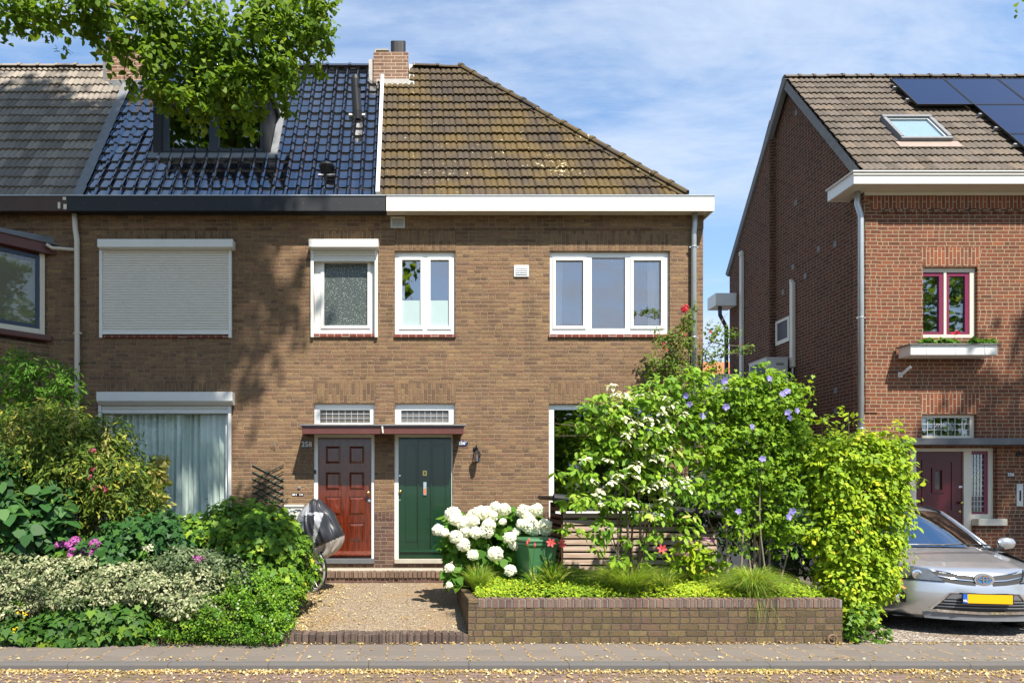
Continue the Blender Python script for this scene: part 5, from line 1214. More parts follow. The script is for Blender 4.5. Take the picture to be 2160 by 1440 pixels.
def shed():
    t = thing('bike_shed', 'low slatted cedar bin store with sloping black roof behind the dogwood', 'bin store', (3.3, 9.7, .4))
    y = 9.9; s = F / y; X = lambda px: (px - HX) / s; Z = lambda py: HC + (HY - py) / s
    x0, x1 = X(1188), X(1512); m = MB(); n = 12; zb, zt = Z(1232), Z(1064); h = (zt - zb) / n
    roofz = lambda x: Z(1063) + (Z(1094) - Z(1063)) * (x - x0) / (x1 - x0)
    for i in range(n):
        z = zb + i * h; z2 = z + h * .80
        xe = x1
        if z2 > roofz(x1) - .03:
            xe = x0 + (x1 - x0) * max(0, min(1, ((Z(1063) - .03) - z2) / (Z(1063) - Z(1094))))
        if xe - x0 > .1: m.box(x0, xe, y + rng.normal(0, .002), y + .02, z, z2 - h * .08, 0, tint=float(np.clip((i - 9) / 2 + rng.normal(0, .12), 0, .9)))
    mk('front_slats', m, M['wood'], t, bevel=.003)
    m = MB()
    for i in range(n):
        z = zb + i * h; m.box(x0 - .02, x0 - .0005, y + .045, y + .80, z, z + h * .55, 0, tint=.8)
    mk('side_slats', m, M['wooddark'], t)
    m = MB().box(x0 - .02, x0 + .045, y + .021, y + .066, zb, Z(1064), 0); mk('post', m, M['wooddark'], t)
    mk('post', MB().box(x0 - .02, x0 + .05, y + .75, y + .82, zb, zt + .03, 0), M['wooddark'], t)
    mk('post', MB().box(x1 - .07, x1, y + .021, y + .09, zb, Z(1094), 0), M['wooddark'], t)
    mk('post', MB().box((x0 + x1) / 2, (x0 + x1) / 2 + .07, y + .021, y + .09, zb, roofz((x0 + x1) / 2) - .02, 0), M['wooddark'], t)
    mk('back_panel', MB().box(x0, x1, y + .83, y + .85, zb, Z(1094)), M['wooddark'], t)
    # roof: slopes down to the right; bitumen sheet rolled over the edge
    A = Vector((x0 - .17, 0, Z(1049))); Bq = Vector((x1 + .02, 0, Z(1086))); d = (Bq - A).normalized(); up = Vector((-d.z, 0, d.x))
    m = MB().obox(((A + Bq) / 2) + Vector((0, y + .40, -.02)), d, Vector((0, 1, 0)), up, (Bq - A).length / 2, .52, .014, 0)
    mk('roof_board', m, M['wood'], t)
    m = MB().obox(((A + Bq) / 2) + Vector((0, y + .40, .006)), d, Vector((0, 1, 0)), up, (Bq - A).length / 2 + .01, .535, .010, 0)
    m.tube([A + Vector((0, y - .13, .0)), Bq + Vector((0, y - .13, .0))], .062, 10); m.tube([A + Vector((0, y - .13, 0)), A + Vector((0, y + .93, 0))], .028, 8)
    mk('roof_felt', m, M['blackpvc'], t)
shed()
def wbin():
    c = Vector((1.62, 8.72, .42)); t = thing('wheelie_bin', 'green wheeled refuse bin half behind the white hydrangea', 'bin', c)
    a = R(14); ux, uy = Vector((math.cos(a), math.sin(a), 0)), Vector((-math.sin(a), math.cos(a), 0))
    def ring(hw, hd, z): return [c + ux * (sx * hw) + uy * (sy * hd) + Vector((0, 0, z)) for sx, sy in ((-1, -1), (1, -1), (1, 1), (-1, 1))]
    vs = ring(.15, .17, 0) + ring(.195, .22, .62) + ring(.215, .24, .625) + ring(.215, .24, .665)
    fs = [(3, 2, 1, 0)] + [(4 * k + i, 4 * k + (i + 1) % 4, 4 * k + 4 + (i + 1) % 4, 4 * k + 4 + i) for k in range(3) for i in range(4)] + [(12, 13, 14, 15)]
    mk('body', MB().add(vs, fs), M['binn'], t, bevel=.012)
    vs = ring(.22, .25, .67) + ring(.222, .252, .695) + ring(.20, .22, .72)
    mk('lid', MB().add(vs, [(3, 2, 1, 0)] + [(4 * k + i, 4 * k + (i + 1) % 4, 4 * k + 4 + (i + 1) % 4, 4 * k + 4 + i) for k in range(2) for i in range(4)] + [(8, 9, 10, 11)]), M['binn'], t, bevel=.01)
    mk('handle', MB().tube([c + ux * -.19 + uy * .26 + Vector((0, 0, .66)), c + ux * .19 + uy * .26 + Vector((0, 0, .66))], .014, 8), M['binn'], t)
    for s in (-1, 1): mk('wheel', MB().lathe(c + ux * (.19 * s) + uy * .17 + Vector((0, 0, .06)), [(.02, -.02), (.085, -.02), (.09, 0), (.085, .02), (.02, .02)], 16, ux), M['asph'], t)
wbin()

# ------------------------------------------------------------------ bicycle under its cover
def bike():
    d = 9.9; c = Vector(((650 - HX) * d / F, d, .255)); r = .345; a = R(-38)
    u = Vector((math.cos(a), math.sin(a), 0)); w = Vector((-math.sin(a), math.cos(a), 0)); c.z = HC + (HY - 1250) * d / F + 0.0
    g_ = c.z; back = u * -1
    t = thing('bicycle', 'parked bicycle whose wheel shows below its cover in front of the red door', 'bicycle', Vector((c.x, c.y, g_)))
    hub = Vector((c.x, c.y, g_ + r)); hub2 = hub + u * -1.05
    def wheel(h):
        m = MB(); n = 40
        ring = lambda rr: [h + u * (rr * math.cos(2 * math.pi * k / n)) + Vector((0, 0, rr * math.sin(2 * math.pi * k / n))) for k in range(n + 1)]
        wh = mk('wheel', MB().tube(ring(r - .035), .012, 6, cap=False), M['chrome'], t, smooth=True)
        mk('tyre', MB().tube(ring(r - .014), .019, 8, cap=False), plain('pale_tyre', (.32, .31, .29), .7), wh, smooth=True)
        m = MB()
        for k in range(28):
            an = 2 * math.pi * k / 28; m.tube([h + w * (.02 * (-1) ** k), h + u * ((r - .04) * math.cos(an)) + Vector((0, 0, (r - .04) * math.sin(an)))], .0014, 3)
        m.tube([h - w * .05, h + w * .05], .018, 8); mk('spokes', m, M['chrome'], wh)
    wheel(hub); wheel(hub2)
    fr = MB(); head = hub + u * -.16 + Vector((0, 0, .52)); seat = hub2 + u * .28 + Vector((0, 0, .50)); bb = hub2 + u * .45 + Vector((0, 0, -.06))
    for p in ([head, bb], [head + Vector((0, 0, -.1)), seat], [seat + Vector((0, 0, .1)), bb], [bb, hub2], [seat, hub2]): fr.tube(p, .016, 8)
    mk('frame', fr, M['blackmetal'], t, smooth=True)
    mk('fork', MB().tube([hub + w * .05, hub + w * .05 + u * -.05 + Vector((0, 0, .36)), head + Vector((0, 0, .12))], .011, 8).tube([hub - w * .05, hub - w * .05 + u * -.05 + Vector((0, 0, .36)), head], .011, 8), M['blackmetal'], t, smooth=True)
    mk('handlebar', MB().tube([head + Vector((0, 0, .1)), head + Vector((0, 0, .30))], .012, 8).tube([head - w * .28 + u * -.15 + Vector((0, 0, .30)), head - w * .2 + Vector((0, 0, .32)), head + w * .2 + Vector((0, 0, .32)), head + w * .28 + u * -.15 + Vector((0, 0, .30))], .012, 8), M['chrome'], t, smooth=True)
    mk('saddle', MB().lathe(seat + Vector((0, 0, .14)), [(.03, 0), (.10, .03), (.11, .06), (.04, .08)], 12), M['blackmetal'], t, smooth=True)
    m = MB(); n = 18; R1 = r + .03
    pts = [hub + u * (R1 * math.cos(R(an))) + Vector((0, 0, R1 * math.sin(R(an)))) for an in range(-14, 140, 8)]
    mk('mudguard', MB().tube(pts, .013, 6), M['blackmetal'], t, smooth=True)
    # cover: horizontal rings read off its outline, each with folds
    secs = [(1052.5, 660, 670, .05), (1058, 651, 681, .10), (1068, 641, 688, .15), (1079, 633, 703, .22), (1092, 627, 710, .27), (1106, 625, 717, .29), (1120, 623, 725, .30), (1134, 624, 727.5, .29), (1146, 628, 723, .27), (1157, 636, 715, .23), (1167, 643, 703, .19), (1176, 650, 690, .13), (1181, 655, 678, .08)]
    S_ = np.array(secs, float); rows = 64; tt_ = np.linspace(0, 1, rows); par = np.linspace(0, 1, len(secs)); n = 150; vs, mi = [], []
    ev = [np.interp(tt_, par, S_[:, k]) for k in range(4)]
    ev = [np.convolve(np.pad(e, 2, 'edge'), np.ones(5) / 5, 'valid') for e in ev]
    for j in range(rows):
        py, xa, xb, hd = (e[j] for e in ev); tt = tt_[j]
        q0, q1 = P(xa, py, d - .02), P(xb, py, d - .02); cx, hx = (q0.x + q1.x) / 2, (q1.x - q0.x) / 2
        for i in range(n):
            an = 2 * math.pi * i / n; side = min(1, abs(math.sin(an)) * 1.6)
            f = 1 + side * (.30 + .7 * tt) * (.14 * math.sin(an * 4 + tt * 5) + .10 * math.sin(an * 7 - tt * 6 + 1) + .05 * math.sin(an * 13 + tt * 12) + .035 * math.sin(an * 23 - tt * 20)) + .05 * math.sin(tt * 19 + an * 3) * side
            vs.append((cx + hx * math.cos(an), d - .02 + hd * math.sin(an) * f, q0.z + .014 * math.sin(an * 3 + tt * 8) + .012 * math.sin(an * 8) * tt))
    fs = []
    for j in range(rows - 1):
        for i in range(n):
            fs.append((j * n + i, j * n + (i + 1) % n, (j + 1) * n + (i + 1) % n, (j + 1) * n + i))
            p = Vector(vs[j * n + i]); px = HX + p.x * F / p.y; py = HY - (p.z - HC) * F / p.y
            lo = 1158 if px < 655 else 1158 - (px - 655) * .44                  # bottom band
            if py > lo: k = 2 if px > 672 else 1
            elif py < 1079 and px > 652 + max(0, 1066 - py) * .1: k = 0           # dark crown
            elif px > 683 - (py - 1074) * .30: k = 0                             # dark right panel
            elif px > 664 - (py - 1079) * .10: k = 1                             # silver stripe
            elif px > 640 and py > 1084: k = 0
            else: k = 1
            mi.append(k)
    m = MB(); m.v = vs; m.f = [list(f) for f in fs]; m.m = mi; m.t = [.5] * len(fs)
    m.add([vs[i] for i in range(n)], [tuple(range(n))], 0)
    tag(mk('bicycle_cover', m, [M['coverblack'], M['coversilver'], M['coverbeige']], smooth=True), 'black and silver fabric cover pulled over the parked bicycle', 'bicycle cover')
bike()

# ------------------------------------------------------------------ planting
def limb(mb, p0, p1, r0, r1, wob=.06, n=6, tint=.5):
    p0, p1 = Vector(p0), Vector(p1); L = (p1 - p0).length; pts = []
    o1, o2 = Vector(rng.normal(0, wob * L, 3)), Vector(rng.normal(0, wob * L, 3))
    for i in range(n + 1):
        t = i / n; pts.append(p0.lerp(p1, t) + o1 * math.sin(math.pi * t) * .7 + o2 * math.sin(2 * math.pi * t) * .35)
    mb.tube(pts, [r0 + (r1 - r0) * i / n for i in range(n + 1)], 6, tint=tint); return pts
# street lime, its crown mostly above the frame, lower boughs hanging into it
t = thing('lime_tree', 'leafy lime bough hanging into the top left corner of the view', 'tree', (-5.4, 5.6, -.05))
m = MB(); limb(m, (-5.4, 5.6, -.1), (-5.0, 5.4, 9.5), .26, .17, .01, 8); limb(m, (-5.0, 5.4, 9.4), (-4.2, 5.2, 17), .17, .05, .02); mk('trunk', m, M['bark'], t, smooth=True)
m = MB()
for (a, b, r0) in (((-5.1, 5.5, 6.2), P(300, 30, 7.1), .09), ((-5.1, 5.5, 7.2), P(450, -60, 7.3), .09), ((-5.1, 5.4, 9.5), (.2, 5.4, 14.5), .11), ((-5, 5.4, 9), (-9, 5.2, 13), .1), ((-5, 5.4, 9.8), (-3.5, 7.6, 14), .1), ((-5, 5.4, 9.8), (-5.5, 3, 14), .1), ((-5.2, 5.5, 6), P(40, -10, 6.2), .06)):
    limb(m, a, b, r0, .022, .04, 8)
for (x0, y0, x1, y1, d) in ((300, 30, 262, 170, 7), (310, 30, 370, 240, 7.1), (360, 0, 440, 250, 7.2), (450, -40, 520, 240, 7.3), (450, -40, 600, 200, 7.4), (480, -30, 690, 60, 7.5), (420, -30, 330, 110, 7), (540, 10, 610, 120, 7.5), (120, -10, 230, 110, 6.5), (300, 20, 200, 92, 6.9), (335, 40, 430, 130, 7.1), (500, 60, 470, 200, 7.2)):
    limb(m, P(x0, y0, d), P(x1, y1, d), .011, .003, .07, 7)
mk('branch', m, M['bark'], t)
LB = [(10, 15, 50, 42, 6.2, 240), (75, 18, 60, 34, 6.2, 260), (100, 60, 14, 26, 6.2, 26), (60, 40, 18, 20, 6.2, 30), (150, 15, 60, 40, 6.3, 300), (215, 40, 52, 42, 6.5, 330), (240, 88, 36, 24, 6.8, 80), (255, 150, 26, 44, 6.9, 80), (300, 60, 70, 62, 7, 600), (350, 150, 62, 58, 7.05, 520),
      (395, 60, 90, 80, 7.1, 900), (440, 150, 80, 80, 7.2, 900), (355, 205, 36, 30, 7.05, 170), (400, 222, 30, 28, 7.1, 150), (450, 212, 46, 38, 7.2, 330), (520, 192, 42, 44, 7.25, 360), (455, 256, 16, 16, 7.15, 34), (520, 246, 14, 22, 7.2, 50), (535, 110, 80, 90, 7.3, 1000), (590, 60, 80, 80, 7.4, 850),
      (590, 165, 44, 44, 7.4, 360), (605, 215, 22, 18, 7.4, 60), (640, 40, 56, 48, 7.5, 420), (670, 80, 34, 18, 7.5, 90), (650, 125, 26, 20, 7.5, 80), (680, 30, 34, 36, 7.5, 170), (199, 88, 12, 8, 6.9, 9), (216, 130, 10, 8, 6.9, 8)]
foliage('hanging_leaves', [B(x, y, rx, ry, d, .42, int(n * 1.15), K=max(5, n // 12), sig=.15, shell=.45, inner=.12) for x, y, rx, ry, d, n in LB], .059, 'heart', M['lf_lime'], t, up=.55, rnd=.7, droop=.55, face=.3, sj=.22)
foliage('hanging_leaves', [B(x, y, rx, ry, d, .4, int(n * .45), K=max(5, n // 12), sig=.17, shell=.5, inner=.1) for x, y, rx, ry, d, n in LB if x > 430], .05, 'narrow', M['lf_hib'], t, up=.5, rnd=.8, droop=.8, face=.3)
foliage('crown', [blob((-4.7, 5.3, 15.1), (5.3, 2.3, 5.0), 32000, K=380, sig=.08, shell=.5, inner=.4), blob((-9.5, 5.2, 12.5), (3, 2.2, 3.5), 5000, K=60, sig=.12, shell=.5), blob((-.45, 5.3, 7.4), (.7, .7, 1.3), 300, K=20, sig=.15, shell=.4)], .17, 'heart', M['lf_lime'], t, up=.8, rnd=.6)
# second lime to the right: one twig in the corner, its shade on the red house
t = thing('lime_tree', 'tip of a lime twig at the very top right corner', 'tree', (15.5, 5.4, -.05))
m = MB(); limb(m, (15.5, 5.4, -.1), (15.3, 5.3, 9), .25, .15, .01, 8); limb(m, (15.4, 5.3, 6.2), P(2175, 15, 6), .08, .006, .02, 10)
for q in ((18, 6, 13), (13.9, 5, 13), (16, 4, 15)): limb(m, (15.3, 5.3, 8), q, .1, .03, .04)
mk('trunk', m, M['bark'], t, smooth=True)
foliage('leaves', [B(2158, 10, 9, 20, 6, .1, 16, K=6), B(2225, 0, 34, 22, 6, .15, 70, K=10), B(2330, -20, 70, 30, 5.9, .2, 160, K=14)], .05, 'heart', M['lf_lime'], t)
foliage('crown', [blob((16.6, 5.1, 12.8), (4.2, 3.0, 4.3), 11000, K=110, sig=.09, shell=.5, inner=.3)], .18, 'heart', M['lf_lime'], t, up=.8, rnd=.6)
# trees over the road: seen only as reflections in the panes
for (x, y, z, rx, rz, lb) in ((7.6, -12, 4.3, 2.4, 4.2, 'round tree over the road mirrored in the ground floor window'), (30.5, -12, 10.5, 5.5, 6, 'tall tree over the road mirrored in the maroon window')):
    t = thing('street_tree', lb, 'tree', (x, y, 0)); m = MB(); limb(m, (x, y, -.1), (x, y, z), .2, .08, .01); mk('trunk', m, M['bark'], t)
    foliage('crown', [blob((x, y, z), (rx, 3, rz), 4500, K=90, sig=.11, shell=.5)], .26, 'heart', M['lf_lime'], t)

# --- left front garden
def shrub(name, label, cat, base, blobs, size, shape, mat, stems=8, sr=.012, fname='foliage', **k):
    t = thing(name, label, cat, base)
    foliage(fname, blobs, size, shape, mat, t, **k)
    if stems:
        m = MB(); bb = Vector(base)
        for i in range(stems):
            pts = blobs[rng.integers(0, len(blobs))][0]; q = Vector(pts[rng.integers(0, len(pts))]); q = bb.lerp(q, .8)
            limb(m, bb + Vector((rng.normal(0, .05), rng.normal(0, .05), 0)), q, sr, sr * .35, .05)
        mk('stems', m, M['bark'], t)
    return t
shrub('elder_shrub', 'feathery bright green shrub rising tallest at the left edge', 'shrub', P(60, 1100, 9.4), [B(20, 800, 60, 60, 9.4, .5, 900, K=40), B(95, 800, 60, 48, 9.4, .45, 800, K=36), B(140, 835, 40, 35, 9.3, .35, 260, K=16), B(60, 770, 60, 30, 9.4, .3, 260, K=18), B(50, 900, 100, 70, 9.5, .5, 900), B(150, 790, 22, 12, 9.3, .15, 50, K=8)], .085, 'narrow', M['lf_fern'], 10, droop=.5, up=.7, sj=.3)
t = shrub('variegated_shrub', 'big rounded yellow-speckled shrub left of the curtained window', 'shrub', P(150, 1150, 9.0), [B(60, 950, 110, 100, 8.7, .6, 4200, K=120, sig=.11), B(170, 990, 120, 95, 8.8, .6, 4600, K=130, sig=.11), B(240, 1020, 95, 95, 8.9, .55, 3600, K=100, sig=.11), B(120, 900, 70, 50, 8.8, .4, 1300, K=50), B(215, 920, 70, 45, 8.9, .4, 1300, K=50), B(120, 1070, 150, 60, 8.7, .6, 2600), B(285, 1060, 55, 60, 9, .4, 1300)], .072, 'narrow', M['lf_var'], 10, sj=.3, rnd=.6)
for x, y in ((155, 905), (85, 870), (185, 960), (225, 925), (140, 1000), (70, 925), (210, 985), (30, 900)): foliage('yellow_shoot', [B(x, y, 7, 36, 8.5, .08, 80, K=14, sig=.12)], .06, 'narrow', M['lf_yel'], t, up=.3, face=.8)
for px, py, r in ((185, 1002, 7), (196, 990, 5), (198, 1027, 7), (222, 1030, 6), (195, 950, 4)): foliage('pink_flower', [B(px, py, r, r, 8.3, .04, 22, K=6)], .024, 'petal', M['fl_rose'], t)
shrub('golden_choisya', 'narrow shrub of broad pale yellow leaves against the curtained window', 'shrub', P(330, 1110, 9.2), [B(330, 1010, 17, 32, 9.2, .2, 210, K=22), B(325, 1055, 24, 26, 9.2, .2, 230, K=20), B(335, 980, 12, 16, 9.2, .1, 60, K=8)], .12, 'oval', M['lf_yel'], 3)
shrub('climbing_ivy', 'broad-leaved dark green creeper at the left edge below the speckled shrub', 'creeper', P(40, 1180, 8.3), [B(20, 1100, 60, 60, 8.3, .4, 520, K=40), B(85, 1120, 50, 40, 8.3, .4, 380, K=30), B(20, 1010, 30, 60, 8.4, .3, 200, K=20), B(110, 1060, 40, 35, 8.35, .2, 110, K=14)], .125, 'heart', M['lf_ivyd'], 4, rnd=.5)
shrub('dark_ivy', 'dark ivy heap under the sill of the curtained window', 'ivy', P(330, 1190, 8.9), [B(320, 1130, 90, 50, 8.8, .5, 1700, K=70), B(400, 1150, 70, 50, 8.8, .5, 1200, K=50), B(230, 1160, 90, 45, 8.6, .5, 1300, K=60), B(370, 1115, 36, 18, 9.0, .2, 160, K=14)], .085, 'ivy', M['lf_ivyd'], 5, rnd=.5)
t = shrub('ivy_mound', 'large sunlit mound of yellow-green ivy beside the covered bicycle', 'ivy', P(540, 1250, 8.9), [B(500, 1120, 95, 56, 9.0, .6, 2400, K=100), B(565, 1130, 62, 60, 8.9, .6, 2600, K=100), B(440, 1135, 70, 50, 8.95, .5, 1300, K=60), B(560, 1190, 100, 70, 8.7, .6, 2900, K=110), B(600, 1160, 36, 60, 8.7, .4, 1300, K=60), B(606, 1215, 36, 36, 8.6, .4, 700, K=40), B(590, 1250, 50, 45, 8.45, .4, 900, K=40)], .068, 'ivy', M['lf_ivy'], 6, rnd=.45, droop=.6, face=.9)
for px, py in ((636, 1140), (650, 1145), (640, 1200), (655, 1206), (640, 1235), (480, 1058), (625, 1248), (605, 1090)): foliage('trailing_shoot', [B(px, py, 12, 10, 8.8, .1, 24, K=6)], .06, 'ivy', M['lf_ivy'], t, rnd=.5)
shrub('variegated_euonymus', 'low cream and white variegated shrub spilling over the wall at lower left', 'shrub', P(220, 1300, 8.1), [B(50, 1200, 85, 38, 8.05, .42, 2300, K=110, sig=.1), B(150, 1215, 95, 42, 8.0, .42, 2700, K=120, sig=.1), B(265, 1225, 90, 42, 8.0, .42, 2500, K=110, sig=.1), B(30, 1250, 70, 40, 7.85, .35, 1500, K=70), B(170, 1255, 110, 24, 7.85, .3, 1100, K=60), B(350, 1245, 100, 34, 7.9, .35, 2200, K=100, sig=.1), B(390, 1275, 66, 26, 7.75, .25, 900, K=50), B(430, 1235, 50, 40, 7.9, .3, 900, K=50), B(20, 1285, 55, 14, 7.7, .2, 260, K=20)], .040, 'oval', M['lf_euo'], 6, rnd=.7, face=.8, sj=.2)
shrub('grey_euonymus', 'grey-green finely leaved shrub above the right end of the cream one', 'shrub', P(430, 1280, 8.2), [B(390, 1185, 62, 34, 8.2, .35, 1500, K=80, sig=.11), B(330, 1200, 40, 26, 8.2, .3, 500, K=40), B(460, 1195, 60, 34, 8.15, .35, 1300, K=70, sig=.11), B(510, 1215, 40, 30, 8.1, .3, 500, K=40)], .036, 'oval', M['lf_grey'], 4, rnd=.7)
t = shrub('small_leaved_hedge', 'tiny-leaved glossy green shrub trailing to the pavement left of the path', 'shrub', P(500, 1355, 7.9), [B(540, 1250, 66, 52, 7.95, .45, 3200, K=130, sig=.1), B(480, 1290, 90, 44, 7.8, .35, 3200, K=130, sig=.1), B(560, 1310, 56, 46, 7.8, .4, 2800, K=100, sig=.1), B(400, 1320, 90, 34, 7.75, .25, 2400, K=100, sig=.1), B(590, 1290, 34, 62, 8.0, .35, 1400, K=60), B(500, 1335, 100, 24, 7.72, .2, 1900, K=80), B(585, 1340, 28, 20, 7.8, .2, 420, K=20), B(600, 1250, 34, 60, 8.3, .4, 1300, K=60)], .030, 'oval', M['lf_cot'], 6, rnd=.7, sj=.25)
shrub('wall_ivy', 'large-leaved ivy covering the low wall along the pavement at lower left', 'ivy', P(200, 1355, 7.8), [B(130, 1320, 60, 36, 7.75, .18, 520, K=50), B(200, 1305, 66, 44, 7.75, .2, 720, K=60), B(270, 1310, 56, 42, 7.75, .2, 560, K=50), B(20, 1330, 50, 24, 7.72, .15, 230, K=24), B(80, 1340, 50, 16, 7.7, .15, 220, K=20), B(180, 1345, 130, 12, 7.66, .12, 380, K=30), B(25, 1290, 24, 22, 7.7, .12, 60, K=10)], .09, 'ivy', M['lf_ivy'] if False else g('green_ivy_leaves', [(0, (.02, .06, .012)), (.55, (.05, .13, .018)), (.85, (.12, .22, .02)), (1, (.22, .28, .02))], .25), 0, rnd=.4, face=1.1, droop=.7)
t = thing('pink_hydrangea', 'hydrangea with a cluster of mauve-pink heads above the cream shrub', 'hydrangea', P(165, 1200, 8.5))
foliage('leaves', [B(170, 1175, 60, 34, 8.4, .3, 170, K=30), B(240, 1180, 46, 22, 8.4, .25, 90, K=16)], .12, 'oval', M['lf_hyd'], t)
for px, py, r in ((158, 1152, 12), (183, 1160, 16), (201, 1145, 11), (158, 1139, 9), (145, 1148, 7), (196, 1163, 8), (150, 1170, 8), (127, 1147, 8)): foliage('flower_head', [B(px, py, r, r * .8, 8.2, r * 8.2 / F, 260, K=60, sig=.10, shell=.95, inner=0)], .022, 'petal', M['fl_pink'], t, face=1.5, rnd=.4)
t = thing('pink_achillea', 'single small pale pink flower cluster on the grey-green shrub', 'flower', P(420, 1185, 7.95))
foliage('flower_head', [B(418, 1178, 9, 7, 7.85, .04, 80, K=20)], .02, 'petal', M['fl_pink'], t); mk('stem', MB().tube([P(420, 1215, 7.9), P(418, 1180, 7.86)], .004, 5), M['lf_fern'], t)
t = thing('white_flower', 'small pinkish white flower cluster in front of the dark ivy', 'flower', P(312, 1190, 8.3))
foliage('flower_head', [B(312, 1155, 10, 7, 8.3, .04, 80, K=14)], .022, 'petal', M['fl_cream'], t); foliage('leaves', [B(300, 1170, 18, 22, 8.32, .1, 40, K=12)], .09, 'narrow', M['lf_hyd'], t); mk('stem', MB().tube([P(312, 1200, 8.35), P(312, 1158, 8.3)], .005, 5), M['lf_fern'], t)
for i, (px, py, lb) in enumerate(((165, 1272, 'grey-green spurge rosette hanging below the cream shrub, nearest its middle'), (132, 1276, 'smaller spurge rosette just left of the hanging one'), (62, 1245, 'spurge rosette nested in the cream leaves near the left edge'), (88, 1252, 'spurge rosette close beside the leftmost one'), (78, 1232, 'topmost spurge rosette above the two at left'))):
    t = thing('spurge', lb, 'spurge', P(px, py + 16, 7.62), 'spurge rosettes on the low wall'); c = np.array(P(px, py, 7.58)); n = 60
    p = c + rng.normal(0, .012, (n, 3)); o = nrmz(rng.normal(0, 1, (n, 3)) * [1, .5, 1] + [0, -.3, 0])
    A = o; N = nrmz(np.cross(A, rng.normal(0, 1, (n, 3)))); Bv = np.cross(N, A); sh = np.array(LEAF['narrow']); s = .085 if i < 1 else .07
    V = p[:, None, :] + s * (A[:, None, :] * sh[None, :, 0:1] + Bv[:, None, :] * sh[None, :, 1:2]); npmesh('rosette', V.reshape(-1, 3), np.arange(n * 6).reshape(n, 6), rng.random(n), M['lf_grey'], t)
t = thing('yellow_corydalis', 'sprinkle of tiny yellow flowers on thin stems at the lower left wall', 'flowers', P(30, 1350, 7.66))
foliage('flowers', [B(px, py, 4, 3, 7.6, .02, 7, K=3) for px, py in ((3, 1325), (7, 1333), (20, 1338), (27, 1330), (29, 1338), (38, 1322), (22, 1345), (50, 1306), (50, 1295), (42, 1290), (33, 1334))], .02, 'petal', M['fl_yel'], t)
m = MB(); [m.tube([P(25 + i * 3, 1352, 7.64), P(5 + i * 8, 1330 - i * 7, 7.6)], .0025, 4) for i in range(6)]; mk('stems', m, M['lf_fern'], t)

# --- white hydrangea
def hydrangea():
    t = thing('white_hydrangea', 'bush with large white snowball flower heads right of the green door', 'hydrangea', P(1045, 1235, 9.3))
    foliage('leaves', [B(1040, 1150, 95, 60, 9.3, .42, 1000, K=90, sig=.12), B(985, 1120, 48, 40, 9.3, .3, 200, K=30), B(1090, 1110, 55, 40, 9.4, .35, 300, K=30), B(1010, 1200, 60, 34, 9.15, .35, 260, K=30), B(955, 1215, 22, 22, 8.95, .15, 42, K=10), B(1070, 1190, 60, 40, 9.15, .3, 240, K=26), B(963, 1170, 26, 34, 9.2, .2, 70, K=14)], .115, 'heart', M['lf_hyd'], t, rnd=.55, droop=.6, face=.9, sj=.22)
    hd = [(1335, 215, 50), (1350, 250, 40), (1230, 328, 36), (1275, 345, 24), (1355, 375, 42), (1410, 430, 45), (1430, 335, 42), (1495, 345, 38), (1480, 225, 42), (1535, 205, 46), (1575, 200, 40), (1610, 222, 44), (1590, 290, 40), (1572, 335, 48), (1640, 165, 34), (1700, 182, 40), (1405, 270, 44), (1440, 280, 40), (1480, 265, 36), (1740, 383, 38), (1778, 427, 40), (1637, 497, 50), (1476, 505, 32), (1745, 615, 36), (1310, 598, 26), (1840, 195, 46), (1930, 188, 44), (1880, 238, 40), (1885, 300, 55), (1990, 290, 40), (1992, 328, 38), (1825, 285, 30), (1785, 342, 20), (1915, 330, 34), (1690, 268, 16), (1310, 720, 14)]
    st_ = MB()
    for i, (x, y, r) in enumerate(hd):
        px, py, rr = 560 + x / 3.375, 1020 + y / 3.375, r / 3.1
        d = 8.80 + rng.uniform(-.03, .10) + (.1 if y < 260 else 0) + (-.12 if y > 450 else 0); c = P(px, py, d); Rm = rr * d / F
        n = 460; p = nrmz(rng.normal(0, 1, (n, 3))); k = 1 + .06 * np.sin(p[:, 0] * 7 + i) * np.sin(p[:, 2] * 6 + i * 2) + rng.normal(0, .02, n)
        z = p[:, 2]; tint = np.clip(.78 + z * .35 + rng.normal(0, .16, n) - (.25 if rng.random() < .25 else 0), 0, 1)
        q = np.array(c) + p * (Rm * k)[:, None] * np.array([1, 1, .9])
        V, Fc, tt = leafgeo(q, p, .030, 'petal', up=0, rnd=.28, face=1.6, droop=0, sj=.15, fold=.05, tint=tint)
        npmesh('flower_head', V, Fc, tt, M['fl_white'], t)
        limb(st_, P(1045 + rng.normal(0, 14), 1235, 9.3), c, .006, .004, .05)
    mk('stems', st_, M['lf_fern'], t)
hydrangea()
